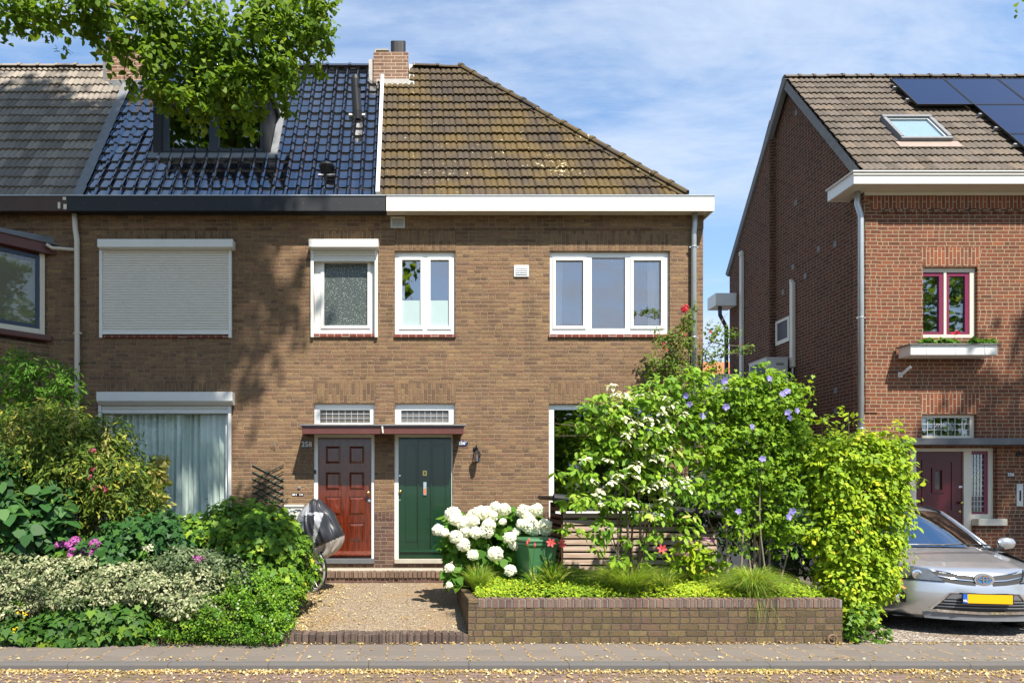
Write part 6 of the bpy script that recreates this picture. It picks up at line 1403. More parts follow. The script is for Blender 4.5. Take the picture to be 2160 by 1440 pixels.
def daylily(base, heads, lb, n=60, h=.42, buds=()):
    t = thing('daylily', lb, 'daylily', base); b = Vector(base)
    blades('leaves', b, n, h, (.07, .32), M['grass'], t, w=.009, arch=.62)
    st_ = MB()
    for (px, py, d) in heads:
        c = P(px, py, d); limb(st_, b + Vector(rng.normal(0, .02, 3)), c, .005, .0035, .03)
        V, tt = [], []
        ax = Vector((rng.normal(0, .3), -.9, .35)).normalized(); o = ax.orthogonal().normalized(); q = ax.cross(o); Fs = []
        for k in range(6):
            an = k * math.pi / 3; rd = (o * math.cos(an) + q * math.sin(an)); sd_ = ax.cross(rd); L = .062
            pts = [c - ax * .02, c + rd * .02 + ax * .015 + sd_ * .012, c + rd * .045 + ax * .03 + sd_ * .013, c + rd * L + ax * .022, c + rd * .045 + ax * .03 - sd_ * .013, c + rd * .02 + ax * .015 - sd_ * .012]
            Fs.append([len(V) + i for i in range(6)]); V += [tuple(p) for p in pts]; tt.append(rng.uniform(0, .7))
        for k in range(5):
            a = rng.normal(0, .012, 3); Fs.append([len(V) + i for i in range(6)]); e = [c + ax * (.005 + .008 * i) + Vector(a) * (i % 3) * .5 + rd * (.004 * (i % 2)) for i in range(6)]; V += [tuple(p) for p in e]; tt.append(1.)
        npmesh('flower', np.array(V), np.array(Fs), np.array(tt), M['fl_lily'], t)
    for (px, py, d) in buds:
        c = P(px, py, d); limb(st_, b + Vector(rng.normal(0, .02, 3)), c, .004, .003, .03); mk('bud', MB().lathe(c, [(.004, -.02), (.012, .0), (.010, .018), (.003, .035)], 8), M['fl_lily'], t)
    mk('stems', st_, M['lf_fern'], t)
daylily(P(1128, 1235, 8.3), [], 'strap-leaved daylily with orange buds in front of the green bin', 46, .36, [(1112, 1146, 8.2), (1128, 1150, 8.2), (1116, 1140, 8.22)])
daylily(P(1168, 1238, 8.35), [(1162, 1145, 8.2), (1184, 1147, 8.2)], 'daylily with two coral flowers between the bin and the slatted store', 150, .58)
daylily(P(1405, 1240, 8.2), [(1396, 1158, 7.95)], 'daylily with one coral flower right of the dogwood stems', 60, .40)
def grasst(px, py, d, n, h, sp, lb, **k):
    t = thing('grass_tuft', lb, 'ornamental grass', P(px, py, d)); blades('blades', P(px, py, d), n, h, sp, M['grass'], t, **k)
grasst(1325, 1245, 8.1, 1300, .56, (.13, .60), 'wide fountain of fine grass at the foot of the dogwood', w=.0030)
grasst(1590, 1245, 8.05, 1400, .60, (.12, .66), 'arching grass tuft hanging over the brick wall below the lilac-flowered shrub', w=.0030, arch=.95)
grasst(1590, 1245, 8.0, 130, .30, (.06, .22), 'few thin grass blades trailing down the front of the brick wall', w=.0022, arch=2.6, lean=(0, -.26))
grasst(1010, 1245, 8.35, 500, .50, (.07, .30), 'small fine grass tuft at the left end of the bed under the white hydrangea', w=.0030)
grasst(1475, 1228, 8.6, 160, .40, (.08, .3), 'sparse grass tuft beside the pink-tinged low shrub', w=.003)
# ground cover: nobody could count it
x = rng.uniform(.80, 4.80, 26000); y = PY0 + .12 + rng.random(26000) ** 1.1 * 2.0
hgt = .43 + .14 * np.clip((y - PY0) / .40, 0, 1) + .04 * np.sin(x * 5) * np.sin(y * 7) + rng.normal(0, .028, 26000)
pts = np.stack([x, y, hgt], 1); V, Fc, tt = leafgeo(pts, np.tile([0, -.5, .6], (26000, 1)), .031, 'oval', up=.7, rnd=.5, droop=.0, tint=np.clip(.26 + .12 * np.sin(x * 1.9 + 1) + .08 * ((y - PY0) < 1) + rng.normal(0, .25, 26000), 0, 1))
tag(npmesh('ground_cover', V, Fc, tt, M['lf_cover'], org=Vector((0, 0, 0))), 'carpet of small yellow-green leaves filling the brick-edged bed', 'ground cover', kind='stuff')
# --- dogwood
def dogwood():
    t = thing('dogwood', 'open flowering dogwood with cream bracts in front of the slatted store', 'tree', P(1330, 1240, 8.2))
    m = MB(); b = P(1330, 1240, 8.2); d = 8.2
    for (px, py, r) in ((1320, 1000, .022), (1345, 1010, .024), (1300, 1060, .014), (1370, 1060, .014), (1385, 1120, .010), (1275, 1110, .010), (1355, 850, .016), (1290, 900, .014), (1420, 900, .014), (1250, 980, .010)):
        limb(m, b + Vector((rng.normal(0, .05), rng.normal(0, .04), 0)), P(px, py, d + rng.normal(0, .1)), r, r * .35, .035, 8)
    for _ in range(34):
        x0, y0 = rng.uniform(1270, 1400), rng.uniform(850, 1120); limb(m, P(x0, y0, d), P(x0 + rng.normal(0, 70), y0 - rng.uniform(-20, 60), d + rng.normal(0, .2)), .006, .002, .05)
    mk('trunk', m, M['bark'], t, smooth=True)
    bl = [(1400, 830, 70, 40, 420), (1340, 860, 60, 40, 300), (1290, 870, 56, 36, 260), (1262, 850, 30, 20, 70), (1240, 900, 28, 22, 80), (1430, 880, 60, 50, 420), (1350, 920, 80, 40, 460), (1280, 950, 62, 34, 300), (1225, 965, 34, 18, 70), (1400, 960, 70, 44, 420), (1330, 1000, 70, 34, 280), (1250, 1010, 50, 22, 130), (1200, 1000, 26, 14, 40), (1178, 1000, 12, 16, 16), (1415, 1030, 60, 34, 260), (1290, 1060, 70, 22, 200), (1230, 1050, 44, 16, 90), (1205, 1062, 20, 10, 24), (1370, 1085, 60, 24, 150), (1270, 1110, 46, 20, 100), (1215, 1115, 34, 14, 50), (1440, 1100, 36, 20, 60), (1400, 1130, 44, 14, 50), (1300, 1140, 46, 14, 50), (1255, 1155, 24, 12, 24), (1340, 1165, 50, 10, 40), (1440, 800, 40, 26, 160), (1320, 1180, 46, 12, 50), (1245, 925, 14, 20, 30), (1470, 1040, 30, 24, 60)]
    foliage('leaves', [B(x, y, rx, ry, d, .30, int(n * .92), K=max(4, n // 9), sig=.17, shell=.4, inner=.12) for x, y, rx, ry, n in bl], .088, 'oval', M['lf_dog'], t, up=.55, rnd=.5, droop=.85, face=.35, sj=.22)
    br = [(1290, 812), (1355, 832), (1300, 830), (1320, 840), (1405, 840), (1400, 858), (1310, 885), (1345, 893), (1365, 880), (1322, 880), (1378, 885), (1390, 906), (1405, 900), (1322, 915), (1312, 930), (1360, 940), (1380, 912), (1410, 945), (1345, 978), (1392, 965), (1285, 970), (1232, 970), (1337, 985), (1306, 1002), (1324, 1000), (1240, 1012), (1268, 1030), (1385, 1018), (1400, 1015), (1430, 1010), (1450, 1025), (1408, 1055), (1395, 1018), (1255, 1045), (1395, 868), (1420, 850), (1440, 870), (1295, 858), (1270, 1062), (1365, 1030), (1335, 1060), (1450, 1010), (1345, 905), (1371, 968), (1296, 1015)]
    for x, y in br: foliage('bract_cluster', [B(x + rng.normal(0, 3), y, 9, 5, d - .22, .05, 13, K=5, sig=.3)], .062, 'oval', M['fl_cream'], t, up=1.0, rnd=.35, face=.5, sj=.2)
dogwood()
# --- lilac-flowered hibiscus, many-stemmed
def hib():
    t = thing('hibiscus_shrub', 'tall bright green hibiscus with scattered lilac flowers between dogwood and hedge', 'shrub', P(1600, 1240, 8.45))
    m = MB(); d = 8.45
    for (bx, px, py, r) in ((1530, 1500, 900, .016), (1560, 1545, 850, .016), (1590, 1585, 820, .018), (1600, 1640, 850, .018), (1625, 1665, 920, .016), (1640, 1690, 1000, .014), (1590, 1560, 1000, .012), (1545, 1480, 1050, .012), (1620, 1630, 780, .012)):
        limb(m, P(bx, 1240, d + rng.normal(0, .08)), P(px, py, d + rng.normal(0, .12)), r, r * .3, .03, 8)
    mk('stems', m, M['barkl'], t, smooth=True)
    bl = [(1480, 850, 44, 44, 700), (1500, 940, 50, 60, 1000), (1560, 840, 62, 48, 1400), (1620, 805, 40, 26, 420), (1640, 850, 60, 50, 1300), (1580, 910, 80, 60, 2000), (1665, 930, 44, 60, 1200), (1600, 990, 80, 60, 1700), (1540, 1030, 60, 60, 1100), (1660, 1030, 50, 56, 1100), (1600, 1090, 66, 44, 800), (1545, 1110, 30, 34, 260), (1650, 1110, 46, 36, 520), (1565, 1150, 28, 22, 100), (1650, 1160, 40, 20, 120), (1685, 880, 16, 40, 160), (1700, 1000, 20, 40, 180), (1450, 900, 24, 40, 300), (1598, 775, 10, 12, 30), (1700, 800, 6, 10, 6)]
    foliage('leaves', [B(x, y, rx, ry, d, .30, int(n * (.85 if y < 1000 else .6)), K=max(5, n // 14), sig=.15, shell=.5, inner=.2) for x, y, rx, ry, n in bl], .052, 'ivy', M['lf_hib'], t, up=.6, rnd=.6, droop=.4, face=.5, sj=.25)
    for i, (px, py) in enumerate(((1447, 835), (1455, 852), (1531, 858), (1650, 832), (1660, 826), (1662, 870), (1680, 866), (1665, 882), (1608, 968), (1622, 799), (1663, 1090), (1672, 1078), (1557, 1078), (1528, 803), (1585, 900), (1480, 800), (1480, 878))):
        c = P(px, py, d - .40); ax = Vector((rng.normal(0, .35), -1, .2 + rng.normal(0, .2))).normalized(); o = ax.orthogonal().normalized(); q = ax.cross(o); V, Fs = [], []
        L = .030 + .008 * rng.random()
        for k in range(5):
            an = k * 2 * math.pi / 5 + i; rd = o * math.cos(an) + q * math.sin(an); sd_ = ax.cross(rd)
            pts = [c, c + rd * L * .7 + ax * .012 + sd_ * L * .5, c + rd * L * 1.15 + ax * .012 + sd_ * L * .2, c + rd * L * 1.15 + ax * .012 - sd_ * L * .3, c + rd * L * .7 + ax * .016 - sd_ * L * .5]
            Fs.append([len(V) + j for j in range(5)]); V += [tuple(p) for p in pts]
        npmesh('flower', np.array(V), np.array(Fs), rng.random(5), M['fl_blue'], t)
hib()
shrub('dark_shrub', 'evergreen shrub with shade put into its dark leaf colour, between the slatted store and the hedge', 'shrub', P(1600, 1215, 9.9), [B(1480, 1060, 60, 60, 10.0, .3, 1500, K=60), B(1560, 1060, 80, 100, 10.1, .4, 2600, K=90), B(1660, 1080, 70, 110, 10.0, .45, 2600, K=90), B(1700, 1150, 60, 70, 9.3, .4, 1500, K=60), B(1560, 960, 70, 70, 10.2, .3, 1200, K=50), B(1520, 880, 60, 60, 10.2, .25, 700)], .06, 'oval', M['lf_dark'], 8)
t = shrub('pink_shrub', 'low yellow-green shrub with pale pink flower sprays right of the coral lily', 'shrub', P(1460, 1225, 8.7), [B(1465, 1165, 40, 30, 8.7, .25, 260, K=26), B(1440, 1190, 34, 22, 8.6, .2, 130, K=16), B(1490, 1190, 34, 26, 8.6, .2, 150, K=16), B(1455, 1145, 24, 14, 8.7, .15, 60, K=8)], .078, 'oval', M['lf_beech'], 6, .006)
foliage('pink_sprays', [B(px, py, 9, 4, 8.5, .04, 26, K=8) for px, py in ((1440, 1139), (1455, 1142), (1487, 1132), (1470, 1154), (1432, 1168), (1450, 1168), (1500, 1140))], .02, 'petal', M['fl_pink'], t)
# --- beech hedge
t = thing('beech_hedge', 'dense yellow-green beech hedge block between the garden bed and the silver car', 'hedge', P(1810, 1350, 8.1))
bl = [(1795, 960, 92, 50, 2600), (1860, 985, 64, 56, 2000), (1760, 1000, 66, 60, 1800), (1812, 1050, 100, 80, 4500), (1862, 1080, 50, 90, 2200), (1770, 1120, 76, 84, 2500), (1824, 1160, 76, 80, 3400), (1800, 1230, 76, 62, 2300), (1838, 1220, 46, 60, 1500), (1788, 1285, 36, 30, 600), (1808, 1282, 34, 26, 500), (1720, 950, 40, 34, 500), (1880, 930, 30, 20, 200)]
foliage('leaves', [B(x, y, rx, ry, 8.35, .36, int(n * .8), K=max(8, n // 16), sig=.10, shell=.66, inner=.25) for x, y, rx, ry, n in bl], .066, 'oval', M['lf_beech'], t, up=.55, rnd=.5, face=.75, droop=.35, sj=.22)
m = MB()
for px0, px1, py1 in ((1770, 1745, 875), (1790, 1790, 868), (1800, 1810, 890), (1870, 1908, 893), (1850, 1860, 900), (1730, 1728, 880), (1895, 1938, 1002), (1830, 1845, 905)):
    p0, p1 = P(px0, 960, 8.3), P(px1, py1, 8.25); limb(m, p0, p1, .004, .002, .05)
mk('shoots', m, M['tan'] if False else M['barkl'], t)
foliage('shoot_leaves', [B(px, py, 10, 10, 8.25, .08, 9, K=5, sig=.3) for px, py in ((1745, 878), (1752, 890), (1776, 862), (1790, 872), (1745, 900), (1810, 890), (1815, 905), (1905, 896), (1895, 903), (1860, 905), (1728, 885), (1760, 915), (1840, 915), (1938, 1003), (1925, 1008), (1700, 905), (1715, 925))], .06, 'oval', M['lf_beech'], t)
m = MB()
for i in range(9): limb(m, P(1780 + i * 8, 1350, 8.0 + rng.uniform(0, .4)), P(1770 + i * 12, 1200, 8.3 + rng.normal(0, .1)), .016, .008, .04)
mk('trunk', m, M['bark'], t)
shrub('hedge_foot_ivy', 'tangle of ivy and weeds round the bare foot of the beech hedge', 'ivy', P(1800, 1356, 7.85), [B(1800, 1325, 24, 34, 7.85, .15, 240, K=26), B(1840, 1330, 20, 24, 7.95, .2, 130, K=14), B(1815, 1290, 30, 24, 7.95, .2, 180, K=18), B(1852, 1352, 14, 6, 7.8, .1, 24, K=5)], .05, 'ivy', M['lf_ivy'], 3)
# --- climbing rose on the corner
t = thing('climbing_rose', 'climbing rose with one crimson bloom scrambling up the zinc downpipe', 'climber', P(1460, 900, 10.7))
m = MB()
for (a, b) in (((1440, 1100), (1450, 780)), ((1450, 1100), (1470, 700)), ((1450, 800), (1447, 655)), ((1440, 800), (1370, 760)), ((1470, 780), (1520, 700)), ((1500, 720), (1590, 730)), ((1500, 720), (1535, 660)), ((1440, 770), (1390, 700)), ((1480, 760), (1560, 745))):
    limb(m, P(a[0], a[1], 10.75), P(b[0], b[1], 10.7 + rng.normal(0, .05)), .010, .003, .05, 7)
mk('stems', m, M['barkl'], t)
foliage('leaves', [B(x, y, rx, ry, 10.72, .16, n, K=max(4, n // 10), sig=.2, shell=.3, inner=.2) for x, y, rx, ry, n in ((1400, 760, 52, 24, 420), (1430, 720, 46, 30, 420), (1450, 680, 22, 24, 160), (1460, 650, 12, 16, 50), (1375, 785, 28, 16, 130), (1440, 780, 50, 26, 380), (1500, 760, 24, 40, 260), (1515, 710, 26, 26, 150), (1545, 700, 22, 14, 60), (1575, 735, 22, 12, 70), (1530, 740, 26, 14, 80), (1500, 690, 16, 14, 50), (1390, 695, 16, 10, 30), (1400, 720, 26, 14, 70), (1510, 790, 20, 20, 80))], .048, 'oval', M['lf_rose'], t, rnd=.7)
foliage('bloom', [B(1445, 650, 7.5, 6, 10.5, .05, 70, K=20, sig=.2, shell=.7)], .035, 'petal', M['fl_red'], t, face=1.2)
foliage('rose_hips', [B(x, y, 3, 3, 10.55, .02, 7, K=3) for x, y in ((1400, 722), (1403, 735), (1448, 705), (1440, 698), (1500, 700), (1560, 725))], .022, 'petal', M['fl_red'], t)
# ------------------------------------------------------------------ silver car
def car():
    X0, Y0, Z0, yaw, sc = 6.76, 8.00, -.012, R(11), 1.04
    ca, sa = math.cos(yaw), math.sin(yaw)
    def W_(x, y, z):                                   # car space: x right, y rearwards from the nose, z up
        x *= sc; y *= sc; return Vector((X0 + x * ca + y * sa, Y0 - x * sa + y * ca, Z0 + z * 1.045))
    t = thing('parked_car', 'silver hatchback with yellow number plate nosing out of the gravel driveway', 'car', W_(0, 2.1, 0))
    HW = .88
    # profile along the centre line from bumper lip to cowl: (y, z)
    prof = [(.14, .19), (.05, .24), (.02, .32), (.0, .42), (.0, .52), (.02, .60), (.05, .67), (.09, .73), (.16, .78), (.36, .835), (.62, .885), (.85, .93), (1.04, .965)]
    L = [0]
    for a, b in zip(prof, prof[1:]): L.append(L[-1] + math.dist(a, b))
    def cl(s):
        s = s * L[-1]
        for i in range(len(prof) - 1):
            if s <= L[i + 1]: f = (s - L[i]) / (L[i + 1] - L[i]); return (prof[i][0] + (prof[i + 1][0] - prof[i][0]) * f, prof[i][1] + (prof[i + 1][1] - prof[i][1]) * f)
        return prof[-1]
    def S(x, z=None, s=None):                          # front skin: y at lateral x and height z
        a = abs(x) / HW
        y = np.interp(z, [p[1] for p in prof[1:]], [p[0] for p in prof[1:]]) + .34 * a ** 2.6 + (.10 * a ** 6)
        return float(y)
    m = MB(); nx, ns = 36, 44; vs = []
    for j in range(ns + 1):
        y, z = cl(j / ns)
        for i in range(nx + 1):
            x = -HW + 2 * HW * i / nx; a = abs(x) / HW
            yy = y + .34 * a ** 2.6 * (1 if z < .72 else max(0., 1 - (z - .72) * 1.6)) + .10 * a ** 6
            zz_ = z - max(0, z - .66) * (.10 * a ** 2 + .14 * a ** 6) + (.012 * math.exp(-((a - .52) / .06) ** 2) if z > .74 else 0)
            xx = x * (1 - .06 * max(0, z - .70) * a * 4) * (1 - .05 * max(0, .30 - z) * 4)
            vs.append(W_(xx, yy, zz_))
    m.add(vs, [(j * (nx + 1) + i, j * (nx + 1) + i + 1, (j + 1) * (nx + 1) + i + 1, (j + 1) * (nx + 1) + i) for j in range(ns) for i in range(nx)])
    mk('body', m, M['silver'], t, smooth=True)
    # flanks and rear as a loft
    m = MB(); st_ = [(.50, .0, .80), (1.0, .0, .90), (1.6, .0, .93), (2.6, .0, .95), (3.6, .0, .97), (4.2, -.06, .93), (4.3, -.14, .80)]; vs = []; zs = [.20, .30, .50, .70, .86, 1.0]
    for (y, dx, zt) in st_:
        for sgn in (-1, 1):
            for k, zf in enumerate((.0, .12, .4, .65, .88, 1.0)):
                z = .20 + (zt - .20) * zf; w = HW + dx - (.02 if k == 0 else 0) - (.0 if k < 4 else (.025 if k == 4 else .10)); vs.append(W_(sgn * w, y, z))
    fs = []
    for j in range(len(st_) - 1):
        for k in range(5): fs += [(j * 12 + k, (j + 1) * 12 + k, (j + 1) * 12 + k + 1, j * 12 + k + 1), (j * 12 + 6 + k, j * 12 + 6 + k + 1, (j + 1) * 12 + 6 + k + 1, (j + 1) * 12 + 6 + k)]
        fs.append((j * 12 + 5, (j + 1) * 12 + 5, (j + 1) * 12 + 11, j * 12 + 11)) if j >= 1 else None
    j = len(st_) - 1; fs += [(j * 12 + k, j * 12 + 6 + k, j * 12 + 7 + k, j * 12 + 1 + k) for k in range(5)]
    m.add(vs, fs); mk('side_panels', m, M['silver'], t, smooth=True)
    mk('floor', MB().add([W_(-.8, .25, .2), W_(.8, .25, .2), W_(.8, 4.2, .2), W_(-.8, 4.2, .2)], [(0, 1, 2, 3)]), M['asph'], t)
    # cabin
    def wid(z): return .76 - (z - .95) * .42
    ws = [(1.00, .955), (1.25, 1.125), (1.49, 1.275), (1.70, 1.390)]
    def arc(y, z, n=14, sag=.05, lift=.035, w=None):
        w = w or wid(z); return [W_(w * (2 * i / n - 1), y + sag * 4 * (abs(2 * i / n - 1) ** 2.2), z - lift * abs(2 * i / n - 1) ** 2.5 + lift * .3) for i in range(n + 1)]
    m = MB(); rows = [arc(y, z, sag=.07) for y, z in ws]
    def grid(mb, rows, mi=0): n = len(rows[0]); mb.add([p for r in rows for p in r], [(j * n + i, j * n + i + 1, (j + 1) * n + i + 1, (j + 1) * n + i) for j in range(len(rows) - 1) for i in range(n - 1)], mi)
    grid(m, rows); mk('windscreen', m, M['glasscar'], t, smooth=True)
    m = MB(); rr = [(1.70, 1.391), (1.80, 1.420), (2.15, 1.460), (2.7, 1.475), (3.3, 1.45), (3.9, 1.38)]
    grid(m, [arc(y, z, sag=.07 if k < 2 else .03, lift=.05) for k, (y, z) in enumerate(rr)]); grid(m, [arc(3.9, 1.38, sag=.03, lift=.05), arc(4.25, .95, w=.78)]); mk('roof', m, M['silver'], t, smooth=True)
    for sg in (-1, 1):
        e0 = [arc(y, z, sag=.07)[0 if sg < 0 else -1] for y, z in ws]
        mk('pillar', MB().tube(e0, .026, 8), M['silver'], t, smooth=True)
        e1 = [arc(y, z, sag=.07 if k < 2 else .03, lift=.05)[0 if sg < 0 else -1] for k, (y, z) in enumerate(rr)]
        mk('roof_rail', MB().tube([p + Vector((0, 0, .012)) for p in e1], .02, 8), M['blackmetal'], t, smooth=True)
        top = e0 + e1[1:]; bot = [W_(sg * .80, 1.05 + (3.9 - 1.05) * i / (len(top) - 1), .90) for i in range(len(top))]
        m = MB(); grid(m, [bot, top]); mk('side_glass', m, M['glasscar'], t)
        # mirror
        c = W_(sg * .93, 1.30, 1.0); m = MB(); vs = []; n = 12
        for k, (f, r1) in enumerate(((-.09, .03), (-.07, .065), (0, .085), (.07, .075), (.11, .03))):
            for i in range(n): a = 2 * math.pi * i / n; vs.append(c + Vector((ca, -sa, 0)) * (sg * (f + .02)) + Vector((0, .06 * math.cos(a) * r1 / .085, r1 * math.sin(a) * .95)))
        m.add(vs, [(j * n + i, j * n + (i + 1) % n, (j + 1) * n + (i + 1) % n, (j + 1) * n + i) for j in range(4) for i in range(n)] + [tuple(range(n)), tuple(range(4 * n, 5 * n))])
        mr = mk('wing_mirror', m, M['silver'], t, smooth=True); mk('mirror_arm', MB().tube([c - Vector((0, 0, .06)) , W_(sg * .80, 1.25, .93)], .022, 6), M['blackmetal'], mr)
    # interior
    m = MB(); m.add([W_(-.70, 1.1, .93), W_(.70, 1.1, .93), W_(.70, 1.55, .90), W_(-.70, 1.55, .90)], [(0, 1, 2, 3)]); mk('dashboard', m, M['dark'], t)
    for sx in (-.36, .36):
        m = MB(); c = W_(sx, 2.25, .95); m.obox(c, Vector((ca, -sa, 0)), Vector((sa, ca, 0)), Vector((0, 0, 1)), .23, .07, .24); m.obox(c + Vector((0, 0, .31)), Vector((ca, -sa, 0)), Vector((sa, ca, 0)), Vector((0, 0, 1)), .12, .05, .08); mk('front_seat', m, M['dark'], t, bevel=.03)
    cs = W_(.36, 1.52, 1.0); mk('steering_wheel', MB().tube([cs + Vector((ca, -sa, 0)) * (.17 * math.cos(a)) + Vector((0, .04, 1)).normalized() * (.17 * math.sin(a)) for a in [k * math.pi / 10 for k in range(21)]], .013, 6, cap=False), M['blackmetal'], t)
    m = MB(); m.tube([W_(-.05, .985, .985), W_(.30, 1.03, 1.0), W_(.66, 1.12, .985)], .010, 5); m.tube([W_(-.66, 1.02, .985), W_(-.2, .99, .99), W_(.1, 1.0, .985)], .010, 5); mk('wipers', m, M['blackmetal'], t)
    m = MB(); grid(m, [[W_(x * .76, .97 + .07 * 4 * abs(x) ** 2.2 * .5, .957 - .03 * abs(x) ** 2.5) for x in np.linspace(-1, 1, 15)], [W_(x * .77, 1.045 + .07 * 4 * abs(x) ** 2.2 * .8, .966 - .025 * abs(x) ** 2.5) for x in np.linspace(-1, 1, 15)]]); mk('scuttle', m, M['blackmetal'], t)
    # things drawn on the front skin as strips between an upper and a lower line
    def strip(name, up, lo, mat, off, mat_parent=None, rows=5, n=14, both=False, thick=.012, label=None):
        objs = []
        for sg in ((-1, 1) if both else (1,)):
            m = MB(); ul = np.array(up, float); ll = np.array(lo, float); tt = np.linspace(0, 1, n)
            def res(l):
                dd = np.concatenate([[0], np.cumsum(np.linalg.norm(np.diff(l, axis=0), axis=1))]); dd /= dd[-1]; return np.stack([np.interp(tt, dd, l[:, 0]), np.interp(tt, dd, l[:, 1])], 1)
            U_, L_ = res(ul), res(ll)
            R_ = [[W_(sg * (L_[i, 0] + (U_[i, 0] - L_[i, 0]) * k / rows), S(L_[i, 0] + (U_[i, 0] - L_[i, 0]) * k / rows, L_[i, 1] + (U_[i, 1] - L_[i, 1]) * k / rows) - off, L_[i, 1] + (U_[i, 1] - L_[i, 1]) * k / rows) for i in range(n)] for k in range(rows + 1)]
            grid(m, R_)
            bk = lambda p: p + Vector((sa, ca, 0)) * thick
            for row in (R_[0], R_[-1]): grid(m, [row, [bk(p) for p in row]])
            for ii in (0, -1): col_ = [r[ii] for r in R_]; grid(m, [col_, [bk(p) for p in col_]])
            objs.append(mk(name, m, mat, mat_parent or t, smooth=False, label=label))
        return objs
    H = dict(both=True)
    strip('headlight_housing', [(.475, .765), (.62, .785), (.75, .805), (.865, .835)], [(.37, .628), (.55, .632), (.74, .640), (.85, .77)], M['blackmetal'], .012, **H)
    hl = strip('headlight', [(.485, .755), (.62, .775), (.75, .795), (.855, .823)], [(.39, .638), (.55, .642), (.73, .650), (.84, .775)], plain('headlight_inside', (.17, .18, .19), .12, .6, var=.5, scale=30), .018, **H)
    for o_, sg in zip(hl, (-1, 1)):
        x, z = sg * .60, .70; c = W_(x, S(x, z) - .022, z); mk('lamp_bowl', MB().lathe(c, [(.056, 0), (.056, .006), (.036, .012), (.034, .002)], 18, Vector((-sa, -ca, 0))), M['chrome'], o_)
        x, z = sg * .74, .745; c = W_(x, S(x, z) - .024, z); mk('indicator', MB().lathe(c, [(.022, 0), (.018, .006)], 12, Vector((-sa, -ca, 0))), plain('amber', (.6, .22, .10), .3), o_)
    strip('grille_opening', [(.085, .700), (.25, .720), (.470, .760)], [(.085, .597), (.22, .607), (.368, .628)], M['asph'], .003, **H)
    strip('grille_bar', [(.08, .656), (.24, .668), (.425, .701)], [(.08, .645), (.24, .657), (.412, .689)], M['chrome'], .012, rows=2, **H)
    strip('grille_bar', [(.08, .706), (.25, .726), (.472, .766)], [(.08, .700), (.25, .720), (.468, .760)], M['chrome'], .010, rows=2, **H)
    strip('headlight_strip', [(.475, .762), (.62, .782), (.74, .800)], [(.475, .752), (.62, .772), (.74, .790)], M['chrome'], .022, rows=1, **H)
    # emblem: shield, blue disc, three overlapping ovals
    def ell(mb, cx, cz, rx, rz, w, off, n=28):
        for i in range(n):
            a0, a1 = 2 * math.pi * i / n, 2 * math.pi * (i + 1) / n; q = []
            for a, k in ((a0, 1), (a1, 1), (a1, 0), (a0, 0)): q.append(W_(cx + (rx - w * (1 - k)) * math.cos(a), S(cx, .667) - off, cz + (rz - w * (1 - k)) * math.sin(a)))
            mb.add(q, [(0, 1, 2, 3)])
        return mb
    def disc(mb, cx, cz, rx, rz, off, n=28):
        vs = [W_(cx + rx * math.cos(2 * math.pi * i / n), S(cx, .667) - off, cz + rz * math.sin(2 * math.pi * i / n)) for i in range(n)]; vb = [v + Vector((sa, ca, 0)) * .035 for v in vs]
        return mb.add(vs + vb, [tuple(range(n))] + [(i, (i + 1) % n, n + (i + 1) % n, n + i) for i in range(n)])
    em = mk('emblem', disc(MB(), 0, .667, .098, .070, .030), M['silver'], t)
    mk('emblem_disc', disc(MB(), 0, .667, .078, .053, .033), M['logo_blue'], em)
    m = MB(); ell(m, 0, .667, .078, .053, .009, .036); ell(m, 0, .684, .060, .022, .010, .038); ell(m, 0, .667, .024, .046, .009, .040); mk('emblem_ovals', m, M['chrome'], em)
    # bumper intake
    strip('intake', [(-.335, .505), (0, .512), (.335, .505)], [(-.50, .315), (0, .305), (.50, .315)], M['asph'], .004, n=24)
    strip('intake_panel', [(-.325, .500), (0, .507), (.325, .500)], [(-.375, .445), (0, .445), (.375, .445)], plain('intake_grey', (.12, .12, .13), .35), .008, n=24)
    for z, w in ((.418, .40), (.385, .43), (.350, .46)): strip('intake_slat', [(-w, z + .009), (0, z + .008), (w, z + .009)], [(-w, z - .003), (0, z - .004), (w, z - .003)], M['lead'], .012, rows=1, n=24)
    strip('intake_surround', [(.335, .512), (.352, .512)], [(.495, .31), (.52, .318)], M['chrome'], .012, rows=10, n=3, **H)
    strip('intake_surround', [(-.345, .517), (0, .525), (.345, .517)], [(-.345, .507), (0, .515), (.345, .507)], M['chrome'], .010, rows=1, n=24)
    strip('lower_trim', [(-.46, .318), (0, .305), (.46, .318)], [(-.44, .288), (0, .272), (.44, .288)], M['chrome'], .018, rows=3, n=24)
    strip('spoiler_lip', [(-.56, .275), (0, .262), (.56, .275)], [(-.54, .205), (0, .20), (.54, .205)], M['lead'], .01, rows=3, n=24)
    strip('fog_recess', [(.70, .46), (.735, .515), (.745, .515)], [(.70, .365), (.76, .355), (.825, .385)], M['asph'], .006, **H)
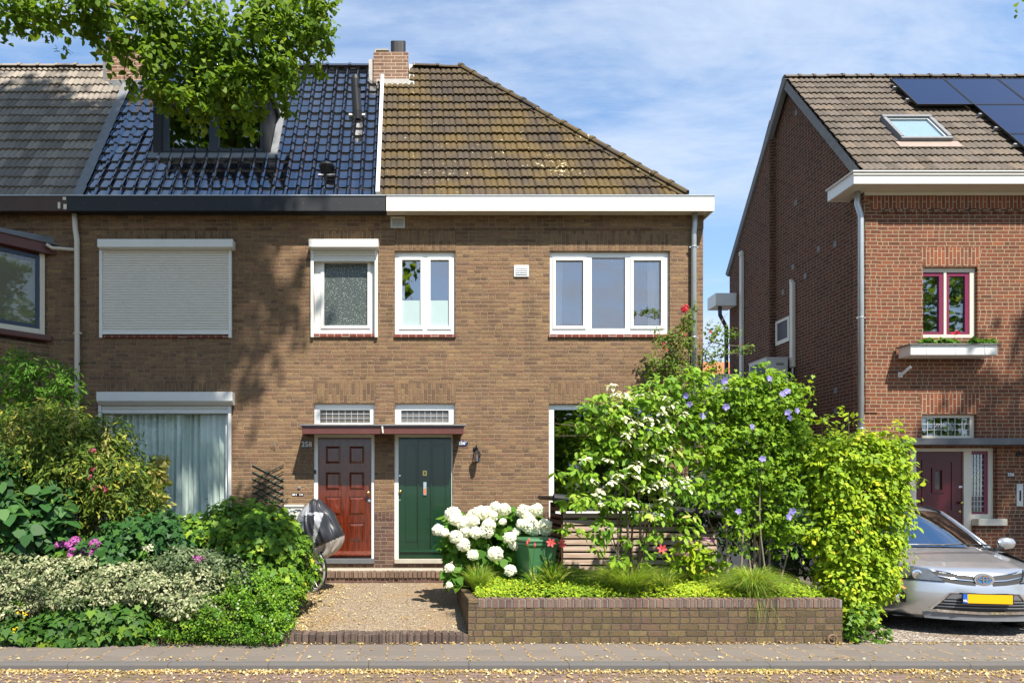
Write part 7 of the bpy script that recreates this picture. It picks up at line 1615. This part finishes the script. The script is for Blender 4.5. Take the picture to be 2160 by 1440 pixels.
    for sg in (-1, 1):
        x, z = sg * .755, .405; c = W_(x, S(x, z) - .010, z); mk('fog_lamp', MB().lathe(c, [(.050, 0), (.050, .010), (.040, .012), (.036, .004)], 18, Vector((-sa - sg * .3 * ca * .5, -ca, 0)).normalized()), M['chrome'], t)
    # plate
    pz = .46
    pc = W_(0, S(0, pz) - .035, pz); ux = Vector((ca, -sa, 0)); uy = Vector((sa, ca, 0)); uz = Vector((0, 0, 1))
    pl = mk('number_plate', MB().obox(pc, ux, uy, uz, .262, .006, .062), M['blackmetal'], t, label='yellow number plate with blue NL band')
    mk('plate_field', MB().obox(pc - uy * .0075 + ux * .022, ux, uy, uz, .230, .001, .052), M['plate'], pl); mk('plate_band', MB().obox(pc - uy * .0075 - ux * .231, ux, uy, uz, .0225, .001, .052), M['eublue'], pl)
    o_ = text('plate_letters', 'NL', .034, pc - uy * .0095 - ux * .231 - uz * .025, M['white'], pl, rot=(R(90), 0, -yaw), depth=.0006, bold=.0012)
    # wheels
    for sg in (-1, 1):
        for yy in (.86, 3.46):
            c = W_(sg * .78, yy, .315); ax = Vector((ca, -sa, 0)) * sg
            w = mk('wheel', MB().lathe(c, [(.20, -.10), (.295, -.10), (.315, -.07), (.315, .07), (.295, .10), (.22, .10), (.21, .08)], 32, ax), M['asph'], t, smooth=True)
            m = MB(); m.lathe(c + ax * .075, [(.215, -.02), (.215, .01), (.205, .0), (.05, -.005), (.04, .02)], 32, ax)
            for k in range(10): an = 2 * math.pi * k / 10; r_ = Vector((sa, ca, 0)) * math.cos(an) + Vector((0, 0, 1)) * math.sin(an); m.tube([c + ax * .09 + r_ * .03, c + ax * .085 + r_ * .205], .014, 5)
            mk('rim', m, M['chrome'], w, smooth=False)
            m = MB(); pts = [W_(sg * (HW + .004), yy + .345 * math.cos(a), .32 + .345 * math.sin(a)) for a in [math.pi * k / 14 for k in range(-1, 16)]]; cc_ = W_(sg * (HW + .004), yy, .25)
            m.add(pts + [cc_], [(i, i + 1, len(pts)) for i in range(len(pts) - 1)]); mk('wheel_arch', m, M['asph'], t)
car()
